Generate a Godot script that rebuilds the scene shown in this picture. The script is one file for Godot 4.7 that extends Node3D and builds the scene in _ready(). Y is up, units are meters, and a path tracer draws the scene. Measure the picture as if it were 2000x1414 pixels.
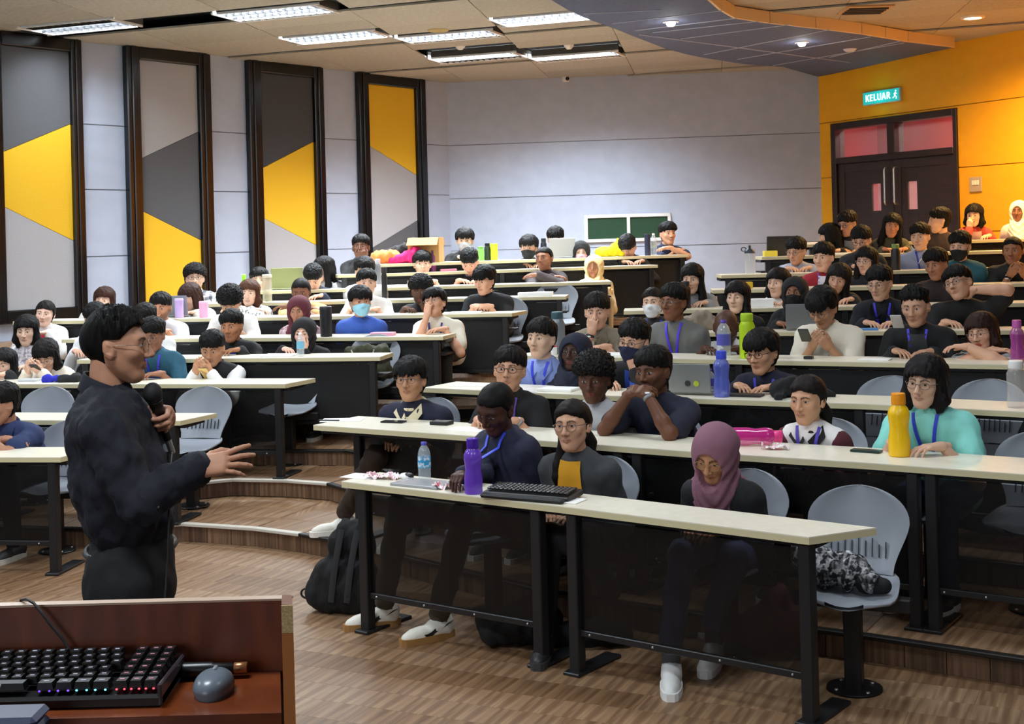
extends Node3D
# A lecture theatre seen from its stage: tiered rows of white-topped tables, an audience, a speaker with a microphone, a lectern.
# Metres, y up, the camera at x = z = 0; the audience sits towards -z.
const F := 2600.0          # focal length in pixels of a 2000 x 1414 picture
const EYE := 2.0           # height of the lens above the front floor
const ROLL := 0.026
const TOP := 4.4           # ceiling height
const CORNER_L := Vector2(-0.93, -20.2)   # where the slanted panelled wall meets the back wall (x, z)
const CORNER_R := Vector2(4.55, -19.5)    # where the back wall meets the yellow wall
const PANEL_END := Vector2(-9.4, -9.5)
const YELLOW_END := Vector2(9.05, -11.1)
const L_PX := [[-260, 893, 118, 893], [-260, 819, 352, 822], [-260, 750, 557, 750], [150, 703, 742, 697], [120, 663, 865, 657], [25, 628, 1000, 611.5], [330, 595, 1105, 578.5], [420, 571, 1195, 549.5], [660, 537, 1285, 517.5], [740, 516, 1345, 497]]
const L_DROP := [1.27, 1.17, 1.035, 0.91, 0.81, 0.675, 0.57, 0.465, 0.325, 0.225]
const L_FLOOR := [0.0, 0.125, 0.25, 0.37, 0.47, 0.60, 0.70, 0.80, 0.94, 1.04]
const R_PX := [[667, 940, 1098, 989, 1580, 1049], [612, 830, 1109, 864, 1353, 882, 1700, 904, 2120, 935], [826, 757, 1109, 770, 1353, 778, 1700, 789, 2120, 810], [1005, 694, 1460, 703, 2100, 714], [1290, 650, 2100, 644], [1218, 607, 2100, 590], [1392, 569, 2100, 547], [1409, 541, 2100, 513], [1488, 505, 2080, 482], [1575, 481, 2080, 461]]
const R_DROP := [1.23, 1.105, 0.98, 0.86, 0.765, 0.635, 0.51, 0.40, 0.25, 0.14]
const R_FLOOR := [0.0, 0.125, 0.25, 0.37, 0.47, 0.61, 0.73, 0.84, 0.99, 1.10]
const AISLE := {1: [[360, 1021], [500, 1030], [590, 1041]], 2: [[455, 935], [560, 937], [645, 943]], 3: [[590, 864], [640, 867]]}   # bends of the steps in the aisle
const R_DEEP := [[11.4, 11.0], [12.2, 11.9], [13.0, 12.9], [14.0, 14.0], [14.9, 15.0]]   # rows 5 to 9: depth of both ends
var names := {}
var rng := RandomNumberGenerator.new()
var mats := {}
var rows := {}             # "L3" -> {pts: [Vector3 front edge of the table top], y: table height, floor: tier height}

func _ready() -> void:
	rng.seed = 7
	camera_and_light()
	lay_out_rows()
	build_room()
	build_ceiling()
	build_tables()
	build_chairs()
	build_lectern()
	build_small_things()
	build_people()

# ---------------------------------------------------------------- camera, sky, exposure, lamps
func camera_and_light() -> void:
	var cam := Camera3D.new()
	cam.name = "camera"
	cam.projection = Camera3D.PROJECTION_FRUSTUM
	cam.near = 0.05
	cam.far = 120.0
	cam.size = 1414.0 / F * cam.near
	cam.frustum_offset = Vector2(0, -239.0 / F * cam.near)
	add_child(cam)
	cam.position = Vector3(0, EYE, 0)
	cam.rotation.z = -atan(ROLL)
	cam.current = true
	var we := WorldEnvironment.new()
	we.name = "environment"
	var e := Environment.new()
	e.background_mode = Environment.BG_COLOR
	e.background_color = Color(0.30, 0.32, 0.35)
	e.tonemap_mode = Environment.TONE_MAPPER_LINEAR
	e.tonemap_exposure = 1.1
	e.sdfgi_enabled = true
	e.ssao_enabled = true
	e.ssil_enabled = true
	we.environment = e
	add_child(we)

# ---------------------------------------------------------------- picture rays (used once, to find where things stand)
func ray(x: float, y: float) -> Vector3:
	var r := atan(ROLL)
	var dx := (x - 1000.0) / F
	var dy := (y - 468.0) / F
	return Vector3(dx * cos(r) - dy * sin(r), -(dx * sin(r) + dy * cos(r)), -1.0)

func at_d(x: float, y: float, d: float) -> Vector3:
	return Vector3(0, EYE, 0) + ray(x, y) * d

func at_y(x: float, y: float, h: float) -> Vector3:
	var q := ray(x, y)
	return Vector3(0, EYE, 0) + q * ((h - EYE) / q.y)

func on_wall(x: float, y: float, a: Vector2, b: Vector2) -> Vector3:
	var q := ray(x, y)
	var n := Vector2(b.y - a.y, a.x - b.x)
	var t := n.dot(a) / n.dot(Vector2(q.x, q.z))
	return Vector3(0, EYE, 0) + q * t

# ---------------------------------------------------------------- scene graph helpers
func numbered(called: String) -> String:
	var k: int = names.get(called, 0)
	names[called] = k + 1
	return called if k == 0 else "%s_%03d" % [called, k]

func tag(o: Node3D, label: String, category: String, group := "", kind := "") -> Node3D:
	o.set_meta("label", label)
	o.set_meta("category", category)
	if group:
		o.set_meta("group", group)
	if kind:
		o.set_meta("kind", kind)
	return o

func thing(called: String, label: String, category: String, at := Vector3.ZERO, turn := 0.0, group := "") -> Node3D:
	var o := Node3D.new()
	o.name = numbered(called)
	add_child(o)
	o.position = at
	o.rotation.y = turn
	return tag(o, label, category, group)

func copy_of(src: Node3D, label: String, at: Vector3, turn := 0.0) -> Node3D:
	var o: Node3D = src.duplicate()
	var base := String(src.name)
	if base.length() > 4 and base.substr(base.length() - 4, 1) == "_" and base.right(3).is_valid_int():
		base = base.left(base.length() - 4)
	o.name = numbered(base)
	add_child(o)
	o.position = at
	o.rotation.y = turn
	o.set_meta("label", label)
	return o

func put(called: String, s, m: Material, parent: Node3D = null, at := Vector3.ZERO) -> MeshInstance3D:
	var o := MeshInstance3D.new()
	o.mesh = s if s is Mesh else s.mesh()
	o.material_override = null
	for i in o.mesh.get_surface_count():
		o.set_surface_override_material(i, m)
	o.position = at
	if parent:
		o.name = called
		parent.add_child(o, true)
	else:
		o.name = numbered(called)
		add_child(o)
	return o

func structure(called: String, s, m: Material, parent: Node3D = null) -> MeshInstance3D:
	var o := put(called, s, m, parent)
	if parent == null:
		o.set_meta("kind", "structure")
	return o

func flat(hex: String, rough := 0.6, metal := 0.0) -> StandardMaterial3D:
	var key := "%s %.2f %.2f" % [hex, rough, metal]
	if not mats.has(key):
		var m := StandardMaterial3D.new()
		m.albedo_color = Color.html(hex)
		m.roughness = rough
		m.metallic = metal
		mats[key] = m
	return mats[key]

func glassy(hex: String, alpha: float, rough := 0.12) -> StandardMaterial3D:
	var key := "glass %s %.2f %.2f" % [hex, alpha, rough]
	if not mats.has(key):
		var m := StandardMaterial3D.new()
		var c := Color.html(hex)
		c.a = alpha
		m.albedo_color = c
		m.roughness = rough
		m.transparency = BaseMaterial3D.TRANSPARENCY_ALPHA
		mats[key] = m
	return mats[key]

func glowing(hex: String, energy: float, base := "") -> StandardMaterial3D:
	var m := StandardMaterial3D.new()
	m.albedo_color = Color.html(base if base else hex)
	m.emission_enabled = true
	m.emission = Color.html(hex)
	m.emission_energy_multiplier = energy
	return m

func noise_tex(freq: float, a: String, b: String, size := 256, octaves := 4, sd := 1) -> NoiseTexture2D:
	var n := FastNoiseLite.new()
	n.seed = sd
	n.noise_type = FastNoiseLite.TYPE_SIMPLEX_SMOOTH
	n.frequency = freq
	n.fractal_octaves = octaves
	var t := NoiseTexture2D.new()
	t.width = size
	t.height = size
	t.seamless = true
	t.noise = n
	var g := Gradient.new()
	g.set_color(0, Color.html(a))
	g.set_color(1, Color.html(b))
	t.color_ramp = g
	return t

func bump_tex(freq: float, strength := 4.0, size := 256, sd := 3) -> NoiseTexture2D:
	var t := noise_tex(freq, "000000", "ffffff", size, 3, sd)
	t.color_ramp = null
	t.as_normal_map = true
	t.bump_strength = strength
	return t

func textured(key: String, tex: Texture2D, scale: Vector3, rough := 0.6, tri := true) -> StandardMaterial3D:
	if not mats.has(key):
		var m := StandardMaterial3D.new()
		m.albedo_texture = tex
		m.roughness = rough
		m.uv1_scale = scale
		m.uv1_triplanar = tri
		mats[key] = m
	return mats[key]

func fabric(hex: String) -> StandardMaterial3D:
	var key := "fabric " + hex
	if not mats.has(key):
		if not mats.has("weave"):
			mats["weave"] = bump_tex(0.12, 3.0, 128, 9)
		var m := StandardMaterial3D.new()
		m.albedo_color = Color.html(hex)
		m.roughness = 0.85
		m.normal_enabled = true
		m.normal_scale = 0.35
		m.normal_texture = mats["weave"]
		m.uv1_triplanar = true
		m.uv1_scale = Vector3(14, 14, 14)
		mats[key] = m
	return mats[key]

# ---------------------------------------------------------------- mesh builder
class Shape:
	var v := PackedVector3Array()
	var n := PackedVector3Array()
	var uv := PackedVector2Array()
	var c := PackedColorArray()
	var i := PackedInt32Array()

	func mesh() -> ArrayMesh:
		var a := []
		a.resize(Mesh.ARRAY_MAX)
		a[Mesh.ARRAY_VERTEX] = v
		a[Mesh.ARRAY_NORMAL] = n
		if uv.size() == v.size():
			a[Mesh.ARRAY_TEX_UV] = uv
		if c.size() == v.size():
			a[Mesh.ARRAY_COLOR] = c
		a[Mesh.ARRAY_INDEX] = i
		var m := ArrayMesh.new()
		m.add_surface_from_arrays(Mesh.PRIMITIVE_TRIANGLES, a)
		return m

	# a flat convex polygon; out tells which side is outside
	func poly(p: Array, out: Vector3) -> void:
		var nn: Vector3 = (p[1] - p[0]).cross(p[2] - p[0])
		if nn.length() < 1e-12 and p.size() > 3:
			nn = (p[2] - p[0]).cross(p[3] - p[0])
		nn = nn.normalized()
		var flip := nn.dot(out) < 0.0
		if flip:
			nn = -nn
		var s := v.size()
		var u := nn.cross(Vector3.UP if absf(nn.y) < 0.9 else Vector3.RIGHT).normalized()
		var w := nn.cross(u)
		for q in p:
			v.append(q)
			n.append(nn)
			uv.append(Vector2(u.dot(q), w.dot(q)))
		for k in range(1, p.size() - 1):
			if flip:
				i.append_array([s, s + k, s + k + 1])
			else:
				i.append_array([s, s + k + 1, s + k])

	# box with chamfered edges, b holds its axes
	func box(at: Vector3, size: Vector3, ch := 0.0, b := Basis.IDENTITY) -> void:
		var h := size * 0.5
		ch = minf(ch, minf(h.x, minf(h.y, h.z)) * 0.9)
		var ax := [b.x, b.y, b.z]
		for k in 3:
			var k1 := (k + 1) % 3
			var k2 := (k + 2) % 3
			for s in [-1.0, 1.0]:
				var o: Vector3 = ax[k] * s
				var cc: Vector3 = at + o * h[k]
				var e1: Vector3 = ax[k1] * (h[k1] - ch)
				var e2: Vector3 = ax[k2] * (h[k2] - ch)
				poly([cc - e1 - e2, cc + e1 - e2, cc + e1 + e2, cc - e1 + e2], o)
			if ch > 0.0:
				for s in [-1.0, 1.0]:
					for t in [-1.0, 1.0]:
						var e: Vector3 = ax[k] * (h[k] - ch)
						var p1: Vector3 = at + ax[k1] * s * h[k1] + ax[k2] * t * (h[k2] - ch)
						var p2: Vector3 = at + ax[k1] * s * (h[k1] - ch) + ax[k2] * t * h[k2]
						poly([p1 - e, p1 + e, p2 + e, p2 - e], ax[k1] * s + ax[k2] * t)
		if ch > 0.0:
			for sx in [-1.0, 1.0]:
				for sy in [-1.0, 1.0]:
					for sz in [-1.0, 1.0]:
						var px: Vector3 = at + ax[0] * sx * h.x + ax[1] * sy * (h.y - ch) + ax[2] * sz * (h.z - ch)
						var py: Vector3 = at + ax[0] * sx * (h.x - ch) + ax[1] * sy * h.y + ax[2] * sz * (h.z - ch)
						var pz: Vector3 = at + ax[0] * sx * (h.x - ch) + ax[1] * sy * (h.y - ch) + ax[2] * sz * h.z
						poly([px, py, pz], ax[0] * sx + ax[1] * sy + ax[2] * sz)

	# polygon in plan (x, z), extruded from y0 to y1
	func prism(plan: PackedVector2Array, y0: float, y1: float) -> void:
		var tris := Geometry2D.triangulate_polygon(plan)
		for k in range(0, tris.size(), 3):
			var a := plan[tris[k]]
			var b := plan[tris[k + 1]]
			var d := plan[tris[k + 2]]
			poly([Vector3(a.x, y1, a.y), Vector3(b.x, y1, b.y), Vector3(d.x, y1, d.y)], Vector3.UP)
			poly([Vector3(a.x, y0, a.y), Vector3(b.x, y0, b.y), Vector3(d.x, y0, d.y)], Vector3.DOWN)
		var ccw := not Geometry2D.is_polygon_clockwise(plan)
		for k in plan.size():
			var a := plan[k]
			var b := plan[(k + 1) % plan.size()]
			var e := b - a
			var o := Vector3(e.y, 0, -e.x) * (1.0 if ccw else -1.0)
			poly([Vector3(a.x, y0, a.y), Vector3(b.x, y0, b.y), Vector3(b.x, y1, b.y), Vector3(a.x, y1, a.y)], o)

	# outline drawn in the plane of axes e1, e2 at base, given thickness along e3 from 0 to th
	func plate(base: Vector3, e1: Vector3, e2: Vector3, outline: PackedVector2Array, th: Vector3) -> void:
		var tris := Geometry2D.triangulate_polygon(outline)
		var P := func(q: Vector2) -> Vector3: return base + e1 * q.x + e2 * q.y
		for k in range(0, tris.size(), 3):
			var t := [P.call(outline[tris[k]]), P.call(outline[tris[k + 1]]), P.call(outline[tris[k + 2]])]
			poly(t, -th)
			poly([t[0] + th, t[1] + th, t[2] + th], th)
		var mid := Vector2.ZERO
		for q in outline:
			mid += q / outline.size()
		var cw := 1.0 if not Geometry2D.is_polygon_clockwise(outline) else -1.0
		for k in outline.size():
			var a := outline[k]
			var b := outline[(k + 1) % outline.size()]
			var e := (b - a) * cw
			poly([P.call(a), P.call(b), P.call(b) + th, P.call(a) + th], e1 * e.y - e2 * e.x)

	# rows of points; each row a ring or strip; smooth normals
	func grid(pts: Array, closed_u: bool, flip := false) -> void:
		var s := v.size()
		var nr := pts.size()
		var nc: int = pts[0].size()
		for r in nr:
			for k in nc:
				v.append(pts[r][k])
				var k0: int = (k - 1 + nc) % nc if closed_u else maxi(k - 1, 0)
				var k1: int = (k + 1) % nc if closed_u else mini(k + 1, nc - 1)
				var du: Vector3 = pts[r][k1] - pts[r][k0]
				var dv: Vector3 = pts[mini(r + 1, nr - 1)][k] - pts[maxi(r - 1, 0)][k]
				var nn := du.cross(dv)
				if nn.length() < 1e-10:
					var rr := 1 if r == 0 else (nr - 2 if r == nr - 1 else r)
					du = pts[rr][k1] - pts[rr][k0]
					nn = du.cross(dv)
				nn = nn.normalized()
				n.append(-nn if flip else nn)
				uv.append(Vector2(float(k) / maxi(nc - 1, 1), float(r) / maxi(nr - 1, 1)))
		for r in nr - 1:
			for k in (nc if closed_u else nc - 1):
				var k1 := (k + 1) % nc
				var a := s + r * nc + k
				var b := s + r * nc + k1
				var d := s + (r + 1) * nc + k
				var e := s + (r + 1) * nc + k1
				if flip:
					i.append_array([a, b, e, a, e, d])
				else:
					i.append_array([a, e, b, a, d, e])

	# profile of (radius, height) turned about y, then moved by t
	func lathe(profile: Array, t := Transform3D(), seg := 20) -> void:
		var pts := []
		for q in profile:
			var ring := []
			for k in seg:
				var a := TAU * k / seg
				ring.append(t * Vector3(cos(a) * q[0], q[1], sin(a) * q[0]))
			pts.append(ring)
		grid(pts, true, true)

	# tube along a path, radius may vary
	func tube(path: Array, r, seg := 8, caps := true) -> void:
		var pts := []
		var prev := Vector3.ZERO
		for k in path.size():
			var t: Vector3 = (path[mini(k + 1, path.size() - 1)] - path[maxi(k - 1, 0)]).normalized()
			var u := prev
			if k == 0:
				u = t.cross(Vector3.UP if absf(t.y) < 0.9 else Vector3.RIGHT).normalized()
			u = (u - t * u.dot(t)).normalized()
			prev = u
			var w := t.cross(u)
			var rad: float = r[k] if r is Array else r
			var ring := []
			for q in seg:
				var a := TAU * q / seg
				ring.append(path[k] + (u * cos(a) + w * sin(a)) * rad)
			if caps and k == 0:
				pts.append(_same(path[0], seg))
			pts.append(ring)
			if caps and k == path.size() - 1:
				pts.append(_same(path[k], seg))
		grid(pts, true)

	func _same(p: Vector3, k: int) -> Array:
		var a := []
		for q in k:
			a.append(p)
		return a

	func ellipsoid(at: Vector3, r: Vector3, b := Basis.IDENTITY, seg := 16, rings := 10) -> void:
		var pts := []
		for k in rings + 1:
			var th := PI * k / rings
			var ring := []
			for q in seg:
				var a := TAU * q / seg
				ring.append(at + b * Vector3(r.x * sin(th) * cos(a), r.y * cos(th), r.z * sin(th) * sin(a)))
			pts.append(ring)
		grid(pts, true)

	# ribbon of given half width along a path with a facing direction
	func ribbon(path: Array, half: float, out: Vector3, th := 0.003) -> void:
		var a := []
		for k in path.size():
			var t: Vector3 = (path[mini(k + 1, path.size() - 1)] - path[maxi(k - 1, 0)]).normalized()
			var s := t.cross(out).normalized() * half
			var o := s.cross(t).normalized() * th * 0.5
			a.append([path[k] - s - o, path[k] + s - o, path[k] + s + o, path[k] - s + o])
		grid(a, true, true)

	func add(o: Shape, t: Transform3D) -> void:
		var s := v.size()
		v.append_array(t * o.v)
		var nb := Transform3D(t.basis.orthonormalized(), Vector3.ZERO)
		n.append_array(nb * o.n)
		if o.uv.size() == o.v.size():
			uv.append_array(o.uv)
		if o.c.size() == o.v.size():
			c.append_array(o.c)
		var mirror := t.basis.determinant() < 0.0
		for k in range(0, o.i.size(), 3):
			if mirror:
				i.append_array([s + o.i[k], s + o.i[k + 2], s + o.i[k + 1]])
			else:
				i.append_array([s + o.i[k], s + o.i[k + 1], s + o.i[k + 2]])

	func paint(col: Color) -> void:
		while c.size() < v.size():
			c.append(col)

# ---------------------------------------------------------------- rows of tables: where they run and how high their tiers are
func lay_out_rows() -> void:
	for k in 10:
		var p: Array = L_PX[k]
		var a := []
		for q in range(0, p.size(), 2):
			a.append(at_y(p[q], p[q + 1], EYE - L_DROP[k]))
		if k < 3:
			var d: Vector3 = (a[0] - a[1]).normalized()
			a[0] = a[1] + d * (4.6 + 0.9 * k)
		rows["L%d" % k] = {"pts": a, "y": EYE - L_DROP[k], "floor": L_FLOOR[k]}
		p = R_PX[k]
		a = []
		for q in range(0, p.size(), 2):
			var w := at_y(p[q], p[q + 1], EYE - R_DROP[k])
			if k >= 5:
				var deep: float = R_DEEP[k - 5][0 if q == 0 else 1]
				w = at_d(p[q], p[q + 1], deep)
				w.y = EYE - R_DROP[k]
			a.append(w)
		rows["R%d" % k] = {"pts": a, "y": EYE - R_DROP[k], "floor": R_FLOOR[k]}

# a row's plan line moved by d towards the back (negative: towards the stage)
func row_line(row: String, d: float) -> PackedVector2Array:
	var out := PackedVector2Array()
	var pts: Array = rows[row].pts
	for k in pts.size():
		var t: Vector3 = pts[mini(k + 1, pts.size() - 1)] - pts[maxi(k - 1, 0)]
		var nn := Vector2(t.z, -t.x).normalized()
		if nn.y > 0.0:
			nn = -nn
		out.append(Vector2(pts[k].x, pts[k].z) + nn * d)
	return out

# the way a row faces: angle about y that turns +z to its front
func row_turn(row: String, x: float) -> float:
	var pts: Array = rows[row].pts
	var s := 0
	for k in range(1, pts.size() - 1):
		if x > pts[k].x:
			s = k
	var t: Vector3 = pts[s + 1] - pts[s]
	return atan2(-t.z, t.x)

# ---------------------------------------------------------------- floor, tiers, walls, door
var PLANKS := []
var RISERS := []

func wood(key: String, a: String, b: String, sd: int, off: float, rough := 0.42) -> StandardMaterial3D:
	if not mats.has(key):
		var m := StandardMaterial3D.new()
		m.albedo_texture = noise_tex(0.02, a, b, 256, 5, sd)
		m.roughness = rough
		m.uv1_scale = Vector3(0.22, 5.0, 1.0)
		m.uv1_offset = Vector3(off, off * 0.7, 0)
		mats[key] = m
	return mats[key]

func build_room() -> void:
	for k in 4:
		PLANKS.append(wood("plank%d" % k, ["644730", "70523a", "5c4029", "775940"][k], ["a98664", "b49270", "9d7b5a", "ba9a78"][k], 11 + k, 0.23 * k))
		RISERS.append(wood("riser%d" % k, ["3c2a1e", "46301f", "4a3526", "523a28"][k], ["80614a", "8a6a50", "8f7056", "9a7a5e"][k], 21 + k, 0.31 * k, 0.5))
	var wall_m := textured("wall", noise_tex(0.02, "a9b3c6", "b2bccf", 256, 3, 4), Vector3(0.7, 0.7, 0.7), 0.7)
	var dark := flat("1a1a1c", 0.9)
	# front floor: a sub floor with vinyl planks laid along the first table
	var s := Shape.new()
	s.box(Vector3(0, -0.13, -8), Vector3(24, 0.2, 30))
	structure("floor", s, flat("4a3a2e", 0.8))
	var fl: Node3D = get_node("floor")
	var dir := Vector3(0.905, 0, 0.426)
	var side := Vector3(-dir.z, 0, dir.x)
	var b := Basis(dir, Vector3.UP, dir.cross(Vector3.UP))
	var variants := []
	for k in 4:
		var q := Shape.new()
		q.box(Vector3.ZERO, Vector3(1.899, 0.03, 0.188), 0.0)
		variants.append(q.mesh())
	var t1 := row_line("L1", -0.2)
	var edge := PackedVector2Array([Vector2(-12, t1[0].y - 3), t1[0], t1[1], Vector2(-1.7, -8.78)])
	edge.append_array(row_line("R1", -0.2))
	edge.append(Vector2(12, -3))
	var count := 0
	for r in range(-28, 34):
		for c in range(-9, 9):
			var p := Vector3(0.4, -0.0151, -6.6) + dir * (c * 1.9 + fposmod(r * 0.83, 1.9)) + side * r * 0.189
			var d := -p.z
			if d < 4.6 or d > 10.2 or absf(p.x) > d * 0.47 + 0.6:
				continue
			var hid := false
			for k in edge.size() - 1:
				if p.x >= edge[k].x and p.x < edge[k + 1].x:
					var f := (p.x - edge[k].x) / (edge[k + 1].x - edge[k].x)
					if p.z < lerpf(edge[k].y, edge[k + 1].y, f) - 0.9:
						hid = true
			if hid or count > 295:
				continue
			count += 1
			var o := put("plank", variants[0], PLANKS[rng.randi() % 4], fl, p)
			o.basis = b
	# tiers: stacked slabs, each with a riser of upright boards and a dark or pale nosing
	for k in range(1, 10):
		tier(k)
	# stage under the lectern
	s = Shape.new()
	s.box(Vector3(-1.0, 0.16, 0.2), Vector3(14, 0.38, 5.6), 0.01)
	structure("floor_stage", s, flat("5a4636", 0.7))
	# walls
	long_wall("wall_left", PANEL_END, CORNER_L, wall_m, [0.9, 1.93, 2.70, 3.45])
	long_wall("wall_back", CORNER_L, CORNER_R, wall_m, [1.02, 1.85, 2.64, 3.45])
	var yel := textured("yellow wall", noise_tex(0.03, "f0ac00", "f7b606", 256, 3, 6), Vector3(0.7, 0.7, 0.7), 0.6)
	yellow_wall(yel)
	plain_wall("wall_west", Vector2(-9.4, 4.0), PANEL_END, wall_m)
	plain_wall("wall_east", YELLOW_END, Vector2(9.05, 4.0), wall_m)
	plain_wall("wall_front", Vector2(9.05, 4.0), Vector2(-9.4, 4.0), wall_m)
	acoustic_panels()
	back_window()

func tier(k: int) -> void:
	var hl: float = rows["L%d" % k].floor
	var hr: float = rows["R%d" % k].floor
	var below: float = rows["L%d" % (k - 1)].floor
	var l := row_line("L%d" % k, -0.16)
	var r := row_line("R%d" % k, -0.16)
	if k == 1:
		var w0 := at_y(668, 1055, hl)
		r[0] = Vector2(w0.x, w0.z)
	var far_l := l[0] + (l[0] - l[1]).normalized() * 9.0
	var line := PackedVector2Array([far_l, l[0], l[1]])
	if AISLE.has(k):
		line[2] = line[2].lerp(line[1], 0.1)
		for p in AISLE[k]:
			var w := at_y(p[0], p[1], hl)
			if w.x > line[line.size() - 1].x + 0.08 and w.x < r[0].x - 0.08:
				line.append(Vector2(w.x, w.z))
	else:
		line.append((l[l.size() - 1] + r[0]) * 0.5)
	var bends := line.size() - 2
	line.append_array(r)
	line.append(r[r.size() - 1] + (r[r.size() - 1] - r[r.size() - 2]).normalized() * 5.0)
	var poly := clip_room(line)
	var s := Shape.new()
	s.prism(poly, below - 0.02, hl - 0.012)
	var o := structure("floor_tier_%d" % k, s, flat("4c3a2c", 0.8))
	if hr > hl + 0.005:
		var line2 := row_line("R%d" % k, -0.16)
		line2.append(line2[line2.size() - 1] + (line2[line2.size() - 1] - line2[line2.size() - 2]).normalized() * 5.0)
		var s2 := Shape.new()
		s2.prism(clip_room(line2), hl - 0.02, hr)
		put("tread", s2, PLANKS[1], o)
	# tread boards near the edge where they can be told apart, one sheet further back
	if k <= 3:
		var n := 0
		for g in range(1, line.size() - 1):
			var a := line[g]
			var e := line[g + 1]
			var len := a.distance_to(e)
			var d := (e - a) / len
			var nn := Vector2(d.y, -d.x)
			if nn.y > 0:
				nn = -nn
			var cnt := maxi(1, int(len / 0.62))
			for q in cnt:
				var c := a + d * (len * (q + 0.5) / cnt)
				if absf(c.x) > -c.y * 0.44:
					continue
				for w in (3 if k < 3 else 2):
					var sp := Shape.new()
					sp.box(Vector3.ZERO, Vector3(len / cnt - 0.003, 0.014, 0.3), 0.002)
					var cc := c + nn * (0.155 + 0.302 * w)
					var t := put("plank", sp, PLANKS[(n + w * 3) % 4], o, Vector3(cc.x, hl - 0.0065, cc.y))
					t.rotation.y = atan2(-d.y, d.x)
					n += 1
	else:
		var sh := Shape.new()
		sh.prism(poly, hl - 0.012, hl)
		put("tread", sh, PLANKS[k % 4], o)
	if k <= 3:
		var sh := Shape.new()
		sh.prism(poly, hl - 0.0125, hl - 0.004)
		put("tread", sh, PLANKS[k % 4], o)
	# riser boards and nosing
	var idx := 0
	for g in range(0, line.size() - 1):
		var a := line[g]
		var e := line[g + 1]
		var len := a.distance_to(e)
		var d := (e - a) / len
		var nn := Vector2(-d.y, d.x)
		if nn.y < 0:
			nn = -nn
		var wide := 0.16 if k <= 2 else (0.3 if k <= 4 else 1.2)
		var cnt := maxi(1, int(len / wide))
		var turn := atan2(-d.y, d.x)
		for q in cnt:
			var c := a + d * (len * (q + 0.5) / cnt) + nn * 0.006
			if absf(c.x) > -c.y * 0.44 or idx > 150:
				continue
			var sp := Shape.new()
			sp.box(Vector3.ZERO, Vector3(len / cnt - 0.003, hl - below - 0.016, 0.012), 0.0015)
			for z in sp.uv.size():
				sp.uv[z] = Vector2(sp.uv[z].y + idx * 0.37, sp.uv[z].x)
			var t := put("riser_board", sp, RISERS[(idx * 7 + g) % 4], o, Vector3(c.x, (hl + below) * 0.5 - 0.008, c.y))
			t.rotation.y = turn
			idx += 1
		var ns := Shape.new()
		var cm := (a + e) * 0.5 + nn * 0.012
		ns.box(Vector3.ZERO, Vector3(len, 0.022, 0.05), 0.004)
		var pale := k <= 6 and g >= 2 and g < bends + 1
		var nose := put("nosing", ns, flat("cfc9bd", 0.5) if pale else flat("17130f", 0.5), o, Vector3(cm.x, hl - 0.006, cm.y))
		nose.rotation.y = turn

# the part of the room behind a front line
func clip_room(line: PackedVector2Array) -> PackedVector2Array:
	var big := PackedVector2Array(line)
	big.append(Vector2(16, line[line.size() - 1].y))
	big.append(Vector2(16, -24))
	big.append(Vector2(-16, -24))
	big.append(Vector2(-16, line[0].y))
	var room := PackedVector2Array([PANEL_END, CORNER_L, CORNER_R, YELLOW_END, Vector2(9.05, 0), Vector2(-9.4, 0)])
	var got := Geometry2D.intersect_polygons(big, room)
	return got[0] if got.size() else room

func plain_wall(called: String, a: Vector2, b: Vector2, m: Material) -> void:
	var d := (b - a).normalized()
	var out := Vector2(d.y, -d.x)      # away from the room when the walls are given clockwise seen from above
	var s := Shape.new()
	s.prism(PackedVector2Array([a - d * 0.2, b + d * 0.2, b + d * 0.2 + out * 0.2, a - d * 0.2 + out * 0.2]), -0.05, TOP + 0.3)
	structure(called, s, m)

# a wall of broad horizontal panels with recessed joints
func long_wall(called: String, a: Vector2, b: Vector2, m: Material, joints: Array) -> void:
	var d := (b - a).normalized()
	var out := Vector2(d.y, -d.x)
	var s := Shape.new()
	s.prism(PackedVector2Array([a + out * 0.012 - d * 0.15, b + out * 0.012 + d * 0.15, b + out * 0.25 + d * 0.15, a + out * 0.25 - d * 0.15]), -0.05, TOP + 0.3)
	var o := structure(called, s, flat("7b808a", 0.9))
	var ys := [-0.02]
	ys.append_array(joints)
	ys.append(TOP + 0.02)
	for k in ys.size() - 1:
		var q := Shape.new()
		q.prism(PackedVector2Array([a, b, b + out * 0.011, a + out * 0.011]), ys[k] + 0.006, ys[k + 1] - 0.006)
		put("wall_panel", q, m, o)

func along(a: Vector2, b: Vector2, p: Vector3) -> float:
	return (Vector2(p.x, p.z) - a).dot((b - a).normalized())

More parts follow.
